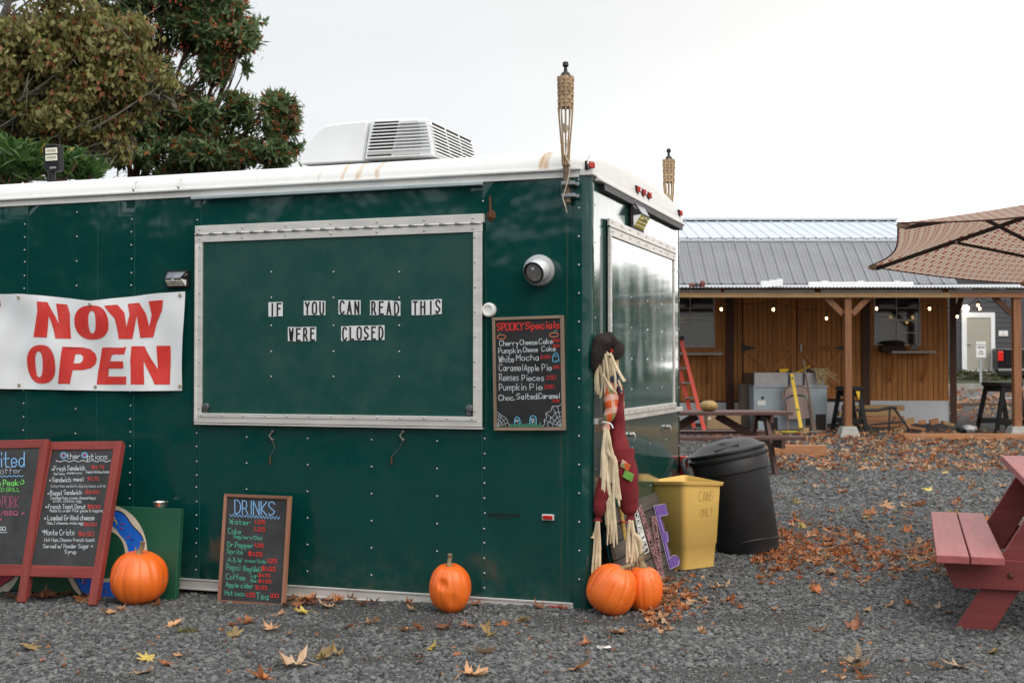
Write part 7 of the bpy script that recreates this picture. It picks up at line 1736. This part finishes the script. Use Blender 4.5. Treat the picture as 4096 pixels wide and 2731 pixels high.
FG = [
 (A6, 215, 575, .066, 'olive', 'lone tan and yellow maple leaf with long stem at the far lower left'), (A6, 985, 672, .070, 'yellow', 'yellow maple leaf below the sandwich boards at the lower left'), (A6, 1122, 700, .046, 'rust', 'small dark rust leaf touching the yellow one at lower left'), (A6, 950, 762, .058, 'pale', 'pale tan leaf just below the yellow one at lower left'),
 (A6, 1165, 440, .062, 'tan', 'curled tan leaf below the gap between pumpkin and DRINKS board'), (A6, 1545, 440, .045, 'brown', 'dark brown curled leaf below the DRINKS board'), (A6, 1668, 420, .060, 'rust', 'orange tan leaf below the right edge of the DRINKS board'), (A6, 1570, 512, .068, 'olive', 'olive tan leaf with drooping stem under the DRINKS board'), (A6, 1830, 458, .060, 'tan', 'crumpled tan leaf right below the DRINKS board corner'),
 (A6, 1990, 700, .084, 'pale', 'large pale maple leaf with yellow tips at lower centre left'), (A6, 2035, 648, .050, 'brown', 'brown leaf lying behind the large pale maple leaf'), (A6, 2160, 656, .060, 'olive', 'olive leaf right of the large pale maple leaf'), (A6, 2262, 632, .052, 'olive', 'olive leaf with raised edge farther right of the large pale leaf'), (A6, 1765, 795, .064, 'rust', 'rust leaf cut by the bottom edge at left'),
 (A6, 2038, 350, .060, 'yellow', 'bright yellow star-shaped leaf right of the DRINKS board'), (A6, 1880, 366, .054, 'tan', 'flat tan leaf left of the bright yellow star-shaped leaf'), (A6, 2205, 306, .060, 'pale', 'pale tan leaf right above the bright yellow star-shaped leaf'), (A6, 2080, 272, .075, 'brown', 'big brown leaf heaped against the right foot of the DRINKS board'), (A6, 2000, 288, .055, 'brown', 'brown leaf touching the DRINKS board frame corner'), (A6, 1942, 498, .028, 'tan', 'tiny tan leaf fragment right of the crumpled leaf'),
 (A6, 755, 350, .058, 'tan', 'tan leaf in front of the biggest pumpkin'), (A6, 822, 322, .040, 'tan', 'second tan leaf close in front of the biggest pumpkin'), (A6, 1055, 290, .045, 'rust', 'rust leaf right of the biggest pumpkin base'), (A6, 535, 275, .062, 'tan', 'tan curled leaf between the feet of the Other Options board'), (A6, 450, 232, .060, 'brown', 'brown leaf in the drift under the Other Options board'), (A6, 400, 240, .055, 'brown', 'brown leaf left in the drift under the Other Options board'), (A6, 300, 240, .055, 'brown', 'dark leaf by the left foot of the Other Options board'), (A6, 60, 240, .055, 'brown', 'dark brown leaf under the cut-off sandwich board'),
 (A6, 1208, 645, .032, 'tan', 'small tan leaf right of the yellow leaf at lower left'), (A7, 312, 420, .058, 'tan', 'folded tan leaf left of the dented pumpkin'), (A7, 520, 470, .060, 'tan', 'flat tan leaf below left of the dented pumpkin'), (A7, 620, 462, .040, 'rust', 'small rust leaf beside the flat tan one'), (A7, 160, 450, .036, 'brown', 'small brown leaf left of the folded tan leaf'), (A7, 785, 440, .062, 'brown', 'long reddish brown leaf below the dented pumpkin'), (A7, 975, 446, .062, 'brown', 'second reddish brown leaf below the dented pumpkin'), (A7, 1085, 498, .062, 'olive', 'dark olive leaf below right of the dented pumpkin'), (A7, 1215, 415, .050, 'rust', 'upright rust leaf right of the dented pumpkin'), (A7, 1342, 402, .056, 'olive', 'cupped olive tan leaf between the dented and tilted pumpkins'),
 (A7, 712, 592, .064, 'yellow', 'yellow tan leaf with stem at lower centre'), (A7, 1060, 622, .064, 'pale', 'pale curled leaf with stem at lower centre'), (A7, 880, 632, .026, 'rust', 'small rust leaf between the two stemmed leaves at lower centre'), (A7, 630, 656, .030, 'brown', 'small brown leaf below the yellow tan one at lower centre'), (A7, 1990, 478, .072, 'tan', 'wide tan leaf below the tilted pumpkin'), (A7, 1745, 560, .046, 'rust', 'thin rust leaf left of the foil scrap'), (A7, 1690, 745, .074, 'tan', 'large curled tan leaf near the bottom right of centre'), (A7, 990, 785, .076, 'tan', 'large tan maple leaf cut by the bottom edge at centre'), (A7, 592, 328, .046, 'tan', 'tan leaf at the trailer rail left of the dented pumpkin'), (A7, 568, 284, .046, 'brown', 'brown leaf against the trailer rail left of the dented pumpkin'), (A7, 1000, 294, .045, 'brown', 'brown leaf tucked behind the dented pumpkin'), (A7, 1440, 318, .045, 'brown', 'brown leaf against the trailer rail near the red reflector'), (A7, 1602, 318, .036, 'brown', 'brown leaf right on the red rail reflector'), (A7, 175, 258, .040, 'brown', 'brown leaf at the trailer rail right of the DRINKS board'), (A7, 298, 246, .042, 'tan', 'tan leaf at the trailer rail farther right of the DRINKS board'),
 (A5, 690, 1440, .072, 'pale', 'upright pale crumpled leaf at the lower right'), (A5, 690, 1492, .070, 'tan', 'tan leaf right below the upright pale one at lower right'), (A5, 580, 1552, .050, 'tan', 'tan leaf at the bottom edge left of the pair at lower right'), (A5, 735, 1556, .050, 'rust', 'rust leaf at the bottom edge below the pair at lower right'), (A5, 1350, 1486, .072, 'pale', 'long rolled pale leaf in front of the red table foot'), (A5, 1205, 1492, .050, 'tan', 'tan leaf left of the long rolled pale leaf'), (A5, 1550, 1386, .060, 'olive', 'orange olive leaf below the red table foot'), (A5, 445, 1244, .062, 'tan', 'tan leaf with long tail left of the dark red one'), (A5, 650, 1230, .062, 'brown', 'dark red brown leaf on open gravel left of the red table'), (A5, 890, 1088, .048, 'tan', 'tan leaf left of the red table leg'), (A5, 1015, 1078, .052, 'rust', 'rust leaf nearer the red table leg'), (A5, 1190, 1094, .042, 'pale', 'pale leaf under the red table bench'), (A5, 1285, 1132, .045, 'rust', 'rust leaf under the red table bench'), (A5, 432, 998, .056, 'rust', 'rust leaf below the leaf drift by the refuse can'), (A5, 745, 1112, .036, 'tan', 'small tan leaf on dark bare gravel'), (A5, 612, 1066, .030, 'tan', 'tiny tan leaf above the dark bare gravel')]
for fn_, x, y, sz, colr, lb in FG: leaf(G(*fn_(x, y)), sz * 1.34, colr, lb, 'fallen leaves on the gravel')
p = G(*A7(1870, 598)); b = B(); b.blob((p.x, p.y, gh(p.x, p.y) + .016), (.062, .03, .022), 10, .9); tag(b.build('foil_scrap', M('foil', (1, 1, 1))), 'crumpled scrap of white foil on the gravel below the pumpkins', 'scrap')
def mid(n, pick, label, group, cols, s0=.045, s1=.075):
    for _ in range(n):
        u, v = pick(); p = G(u, v)
        if loc(p).x < .02 and loc(p).y > 0: continue
        q_ = lr.randrange(6); c_ = lr.choice(cols); leaf(p, lr.uniform(s0, s1), c_, '%s %s %s' % (('flat', 'nearly flat', 'bent', 'folded', 'cupped', 'tightly curled')[q_], {'rust': 'orange rust', 'brown': 'dark brown', 'tan': 'tan', 'pale': 'pale tan', 'yellow': 'yellow'}[c_], label), group, q_)
mid(100, lambda: (3010 + abs(lr.gauss(0, 1)) * 260, 2200 + lr.gauss(0, 1) * 48), 'dry leaf in the thick leaf drift beside the black refuse can', 'leaves in the drift beside the refuse can', ['rust', 'rust', 'brown', 'tan'], .05, .078)
mid(30, lambda: (2560 + abs(lr.gauss(0, 1)) * 110, 2405 + lr.gauss(0, 1) * 45), 'dry leaf heaped by the yellow bin and rear pumpkin', 'leaves heaped by the yellow bin', ['rust', 'brown', 'tan', 'pale'])
mid(26, lambda: (lr.uniform(3500, 3800), 2230 + lr.gauss(0, 1) * 30), 'dry leaf in the drift left of the red bench', 'leaves left of the red bench', ['rust', 'brown', 'tan'], .04, .06)
mid(110, lambda: (lr.uniform(3100, 4090), 1800 + 330 * lr.random() ** 1.3), 'dry maple leaf scattered on the gravel before the shed', 'leaves scattered before the shed', ['rust', 'tan', 'tan', 'brown', 'pale', 'rust', 'yellow'], .06, .095)
mid(16, lambda: (lr.uniform(1050, 1500), 2400 + lr.uniform(-6, 26)), 'dry leaf blown against the trailer foot by the DRINKS board', 'leaves at the trailer foot', ['brown', 'rust', 'tan'], .05, .075)
mid(12, lambda: (lr.uniform(60, 360), 2392 + lr.uniform(-8, 14)), 'dry leaf in the drift under the sandwich boards', 'leaves under the sandwich boards', ['brown', 'brown', 'rust'], .05, .07)
# the rest of the leaf litter, far off: one mass
b = B(); b_m = []
proto = [leaf_mesh(q + 50, (.7, 1.2, 1.8)[q % 3]) for q in range(6)]
for _ in range(1700):
    t = lr.random()
    if t < .62: y = lr.uniform(14.5, 21.0); x = lr.uniform(.15, .44) * y
    elif t < .80: y = lr.uniform(30, 34.5) if lr.random() < .6 else lr.uniform(23, 30); x = lr.uniform(.33, .44) * y
    elif t < .9: y = lr.uniform(18.6, 21.5); x = lr.uniform(.2, .42) * y
    else: y = lr.uniform(35.5, 46); x = lr.uniform(.33, .44) * y
    if abs(y - 23.2) < .6 and x < 8.1: continue
    zg = far_z(y) + (.012 if y < 34.9 else .004); s_ = lr.uniform(.06, .105) * (1 if y < 25 else 1.5); pr = lr.choice(proto); m = Matrix.Translation((x, y, zg)) @ Matrix.Rotation(lr.uniform(0, 6.28), 4, 'Z') @ Matrix.Rotation(lr.uniform(-.3, .3), 4, 'X') @ Matrix.Scale(s_, 4)
    b.cur = lr.randrange(4); nq = 77; b.add([m @ Vector(v) for v in pr.v[:115]], [f for f in pr.f if max(f) < 115])
def frag(n, pick, s0, s1):
    for _ in range(n):
        u, v = pick(); p = G(u, v)
        if loc(p).x < .03 and loc(p).y > -.02: continue
        pr = lr.choice(proto); m = Matrix.Translation((p.x, p.y, gh(p.x, p.y) + .008)) @ Matrix.Rotation(lr.uniform(0, 6.28), 4, 'Z') @ Matrix.Rotation(lr.uniform(-.4, .4), 4, 'X') @ Matrix.Scale(lr.uniform(s0, s1), 4)
        b.cur = lr.choice((0, 1, 1, 1, 2)); b.add([m @ Vector(v_) for v_ in pr.v[:115]], [f for f in pr.f if max(f) < 115])
frag(420, lambda: (3030 + abs(lr.gauss(0, 1)) * 250, 2215 + lr.gauss(0, 1) * 55), .022, .055)
frag(200, lambda: (lr.uniform(3350, 3800), 2235 + lr.gauss(0, 1) * 40), .020, .05)
frag(150, lambda: (2590 + abs(lr.gauss(0, 1)) * 130, 2390 + lr.gauss(0, 1) * 55), .025, .06)
frag(260, lambda: (lr.uniform(3080, 4090), 1830 + 420 * lr.random()), .018, .045)
frag(120, lambda: (lr.uniform(60, 4000), 2440 + 270 * lr.random()), .012, .026)
o = b.build('leaf_litter', [LM[c_][0].materials[0] for c_ in ('tan', 'rust', 'brown', 'pale')], smooth=True, fix=False); tag(o, 'loose litter of small dry orange leaves and fragments over the gravel and road', 'leaves', None, 'stuff')
MOSS = leaf_mat('moss_green', (.10, .10, .03), (.18, .16, .05)); p = G(*A6(1260, 482)); leaf_object('moss_tuft', leaf_cloud(160, (p.x, p.y, gh(p.x, p.y) + .012), (.045, .03, .014), .022, .006, 3), MOSS); tag(bpy.data.objects['moss_tuft'], 'tiny tuft of yellow green moss on the gravel below the DRINKS board', 'moss')

# ------------------------------------------------------------------ trees behind the trailer
BARK = M('red_brown_bark', (.075, .038, .026), .85, var=.4, scale=12, bump=.01, bscale=30); LICH = M('lichen_bark', (.16, .15, .125), .9, var=.45, scale=30, bump=.006, bscale=60)
MADR = leaf_mat('madrone_leaves', (.055, .115, .042), (.21, .29, .13), (.34, .11, .035), .36, .48, .90); BERR = M('red_berries', (.42, .035, .012), .5)
DECI = leaf_mat('olive_autumn_leaves', (.115, .12, .034), (.27, .255, .085), (.26, .10, .04), .55, .36, .89); BRGT = leaf_mat('bright_green_leaves', (.04, .10, .025), (.10, .19, .05), (.45, .34, .03), .45, .25, .97)
def lobes_at(L_, Y):
    o = []
    for (u, v, ru, rv) in L_: k = Y / FPX; o.append((np.array(D(u, v, Y)), np.array([ru * k, (ru + rv) * k * .5, rv * k])))
    return o
def proj_u(p): return 2048 + FPX * p[0] / p[1]
def proj_v(p): return 1470 - FPX * (p[2] - CAMH) / p[1]
def clump(lob, n, f0, f1, seed):
    rr = np.random.default_rng(seed); o = []
    for c, ra in lob:
        big = proj_u(c) < -120 or proj_v(c) < -120
        for _ in range(n // 3 if big else n):
            d = rr.normal(size=3); d /= np.linalg.norm(d); p = c + d * ra * rr.uniform(.25, 1.0) ** .7 * .92; k = rr.uniform(f0, f1)
            o.append((p, ra * k * np.array([1.15, 1.0, .8])))
    return o
def gappy(p, s, thr, seed): return mnoise.noise(Vector((p[0] * s, p[1] * s, p[2] * s + seed))) > thr
def crown_points(lob, n, seed, s=1.0, thr=-.12, shell=.35):
    r = np.random.default_rng(seed); vol = np.array([np.prod(x[1]) ** .67 * (.22 if (proj_u(x[0]) < -120 or proj_v(x[0]) < -120) else 1) for x in lob]); pick = r.choice(len(lob), n, p=vol / vol.sum()); out_ = []
    d = r.normal(size=(n, 3)); d /= np.linalg.norm(d, axis=1)[:, None]; rr = r.uniform(shell, 1, n) ** .6 * (1 + .8 * r.uniform(0, 1, n) ** 5)
    for i in range(n):
        c, ra = lob[pick[i]]; p = c + d[i] * rr[i] * ra
        if gappy(p, s, thr, seed): out_.append((p, d[i]))
    return out_
def limbs(parent, root, lob, mat, seed, r0, name='limb', twig=.012, ntw=9):
    rr = random.Random(seed)
    for c, ra in lob:
        c = Vector(c); mid_ = root.lerp(c, .5) + Vector((rr.uniform(-.4, .4), rr.uniform(-.3, .3), rr.uniform(-.2, .3))); pts = smooth_poly3([tuple(root), tuple(mid_), tuple(c)], 6); b = B(); n = len(pts); b.tube(pts, [lerp(r0, twig * 2, i / (n - 1)) for i in range(n)], 7)
        for _ in range(ntw):
            t = rr.randrange(n // 2, n); a = Vector(pts[t]); e = c + Vector([rr.uniform(-.95, .95) * ra[j] for j in range(3)]); m_ = a.lerp(e, .5) + Vector((rr.uniform(-.2, .2), rr.uniform(-.2, .2), rr.uniform(-.25, .1))); q = smooth_poly3([tuple(a), tuple(m_), tuple(e)], 4); b.tube(q, [lerp(twig * 1.6, twig * .35, i / (len(q) - 1)) for i in range(len(q))], 5)
            for _k in range(3):
                a2 = Vector(q[rr.randrange(3, len(q))]); e2 = a2 + Vector((rr.uniform(-.5, .5), rr.uniform(-.4, .4), rr.uniform(-.5, .3))) * float(min(ra)) ; b.tube([a2, a2.lerp(e2, .5) + Vector((0, 0, .05)), e2], [twig * .5, twig * .4, twig * .25], 4)
        b.build(name, mat, parent, smooth=True)
YM = 17.0
ml = [(640, 40, 210, 190), (800, 60, 200, 170), (900, 190, 120, 120), (955, 120, 70, 130), (860, 265, 85, 55), (800, 520, 150, 130), (960, 450, 130, 80), (1060, 440, 130, 75), (1120, 520, 92, 110), (1060, 610, 150, 60), (900, 610, 200, 90), (400, 250, 330, 300), (120, 480, 300, 260), (580, 430, 190, 200), (560, -260, 430, 280), (-350, 150, 420, 500), (650, 640, 260, 80)]
lobM = lobes_at(ml, YM)
mt = thing('madrone_tree', 'tall evergreen tree with glossy dark leaves and red berry clusters behind the trailer', 'tree', (-5.6, YM + .6, 0))
rootM = Vector((-5.4, YM + .5, 2.6)); b = B(); b.tube(smooth_poly3([(-5.6, YM + .6, -.1), (-5.7, YM + .5, 1.2), tuple(rootM)], 5), [.30, .27, .25, .24, .23, .22, .22, .21, .20, .20, .19], 12); b.build('trunk', BARK, mt, smooth=True)
limbs(mt, rootM, lobM, BARK, 5, .05, 'limb', .010, 12)
r = np.random.default_rng(12); cp = crown_points(clump(lobM, 17, .22, .42, 4), 23000, 3, 3.6, -.02, .1); P, Adir = [], []
for p, d in cp:
    ax_ = np.array([d[0] * .9, d[1] * .9, .35 + .7 * d[2]]) + r.normal(size=3) * .35; ax_ /= np.linalg.norm(ax_); u = np.cross(ax_, [1, .3, 0]); u /= np.linalg.norm(u); w = np.cross(ax_, u); n = 6; a0 = r.uniform(0, 6.28)
    for k_ in range(n):
        t = a0 + 6.283 * k_ / n + r.uniform(-.3, .3); P.append(p); Adir.append(ax_ * r.uniform(-.25, .55) + (u * math.cos(t) + w * math.sin(t)))
Adir = np.array(Adir); Adir /= np.linalg.norm(Adir, axis=1)[:, None]
leaf_object('crown', leaf_arrays(np.array(P), Adir, .125, .046, r), MADR, mt)
cb = crown_points([lobM[i] for i in (0, 1, 2, 3, 4, 8, 9, 7, 11, 13)], 420, 8, 2.0, .05, .75); PB = []; AB = []
for p, d in cb:
    for _ in range(14): PB.append(p + r.normal(size=3) * np.array([.045, .045, .06])); AB.append(r.normal(size=3))
AB = np.array(AB); AB /= np.linalg.norm(AB, axis=1)[:, None]; leaf_object('berries', leaf_arrays(np.array(PB), AB, .028, .026, r), leaf_mat('berry_red', (.30, .03, .012), (.5, .07, .02), None, .5, .0), mt, kind='stuff')
YD = 12.2
dl_ = [(150, 130, 300, 240), (420, 150, 240, 200), (330, 330, 300, 180), (560, 330, 130, 100), (650, 340, 70, 60), (100, 430, 260, 200), (460, 500, 100, 90), (490, 590, 60, 45), (300, 520, 160, 80), (150, -250, 450, 250), (-350, 200, 350, 450)]
lobD = lobes_at(dl_, YD); dt_ = thing('dogwood_tree', 'spreading tree with drooping olive and rusty autumn leaves in front of the evergreen', 'tree', (-6.2, YD + .3, 0))
rootD = Vector((-6.0, YD + .3, 2.4)); b = B(); b.tube(smooth_poly3([(-6.2, YD + .3, -.1), (-6.1, YD + .35, 1.2), tuple(rootD)], 4), .13, 10); b.build('trunk', LICH, dt_, smooth=True)
limbs(dt_, rootD, lobD, LICH, 9, .06, 'limb', .011, 13)
cp = crown_points(clump(lobD, 16, .22, .42, 5), 17500, 6, 3.2, -.16, .1); P = []; Adir = []
for p, d in cp:
    for _ in range(3): P.append(p + r.normal(size=3) * .035); Adir.append(np.array([r.normal() * .5, r.normal() * .5, -.85 + r.normal() * .3]))
Adir = np.array(Adir); Adir /= np.linalg.norm(Adir, axis=1)[:, None]; leaf_object('crown', leaf_arrays(np.array(P), Adir, .072, .046, r), DECI, dt_)
YB2 = 11.3; lobB = lobes_at([(30, 660, 110, 70), (110, 650, 60, 50), (270, 665, 60, 45), (330, 690, 50, 35), (-150, 640, 150, 120)], YB2); sh = thing('laurel_shrub', 'bright green long-leaved shrub showing just above the trailer roof at left', 'shrub', (-4.6, YB2, 0)); limbs(sh, Vector((-4.6, YB2, 0.3)), lobB, BARK, 3, .04, 'stem', .008, 6)
cp = crown_points(lobB, 420, 4, 1.6, -.3, .3); P = []; Adir = []
for p, d in cp:
    a0 = r.uniform(0, 6.28)
    for k_ in range(7):
        t = a0 + .9 * k_; P.append(p); Adir.append(np.array([math.cos(t), math.sin(t), r.uniform(.1, .9)]))
Adir = np.array(Adir); Adir /= np.linalg.norm(Adir, axis=1)[:, None]; leaf_object('crown', leaf_arrays(np.array(P), Adir, .16, .040, r), BRGT, sh)
# a far row of trees round the yard, out of frame: it shows only as reflections in the glossy trailer paint
tl_pos = [(16.8, 31.5, .60), (19, 30.5, .66), (21.2, 29.2, .58), (23.5, 28, .66), (26, 26, .64)]
for i in range(13):
    t = i / 12; a = lerp(rad(203), rad(262), t); d = 31 + 2.5 * math.sin(i * 2.3); tl_pos.append((-1.5 + d * math.sin(a), 6.5 + d * math.cos(a), 1.12 + .16 * math.sin(i * 1.7)))
VV = []
for i, (x, y, s_) in enumerate(tl_pos):
    q = leaf_cloud(5200, (0, 0, 3.4), (2.7, 2.5, 3.1), .38, .27, 77 + i, .1) * s_; VV.append(q + np.array([x, y, gz(x, y)]))
leaf_object('treeline', np.concatenate(VV), leaf_mat('yard_tree_leaves', (.03, .05, .02), (.09, .095, .03), (.16, .09, .03), .6, .2, .9), kind='stuff'); tag(bpy.data.objects['treeline'], 'distant row of leafy trees round the yard mirrored in the trailer paint', 'trees')
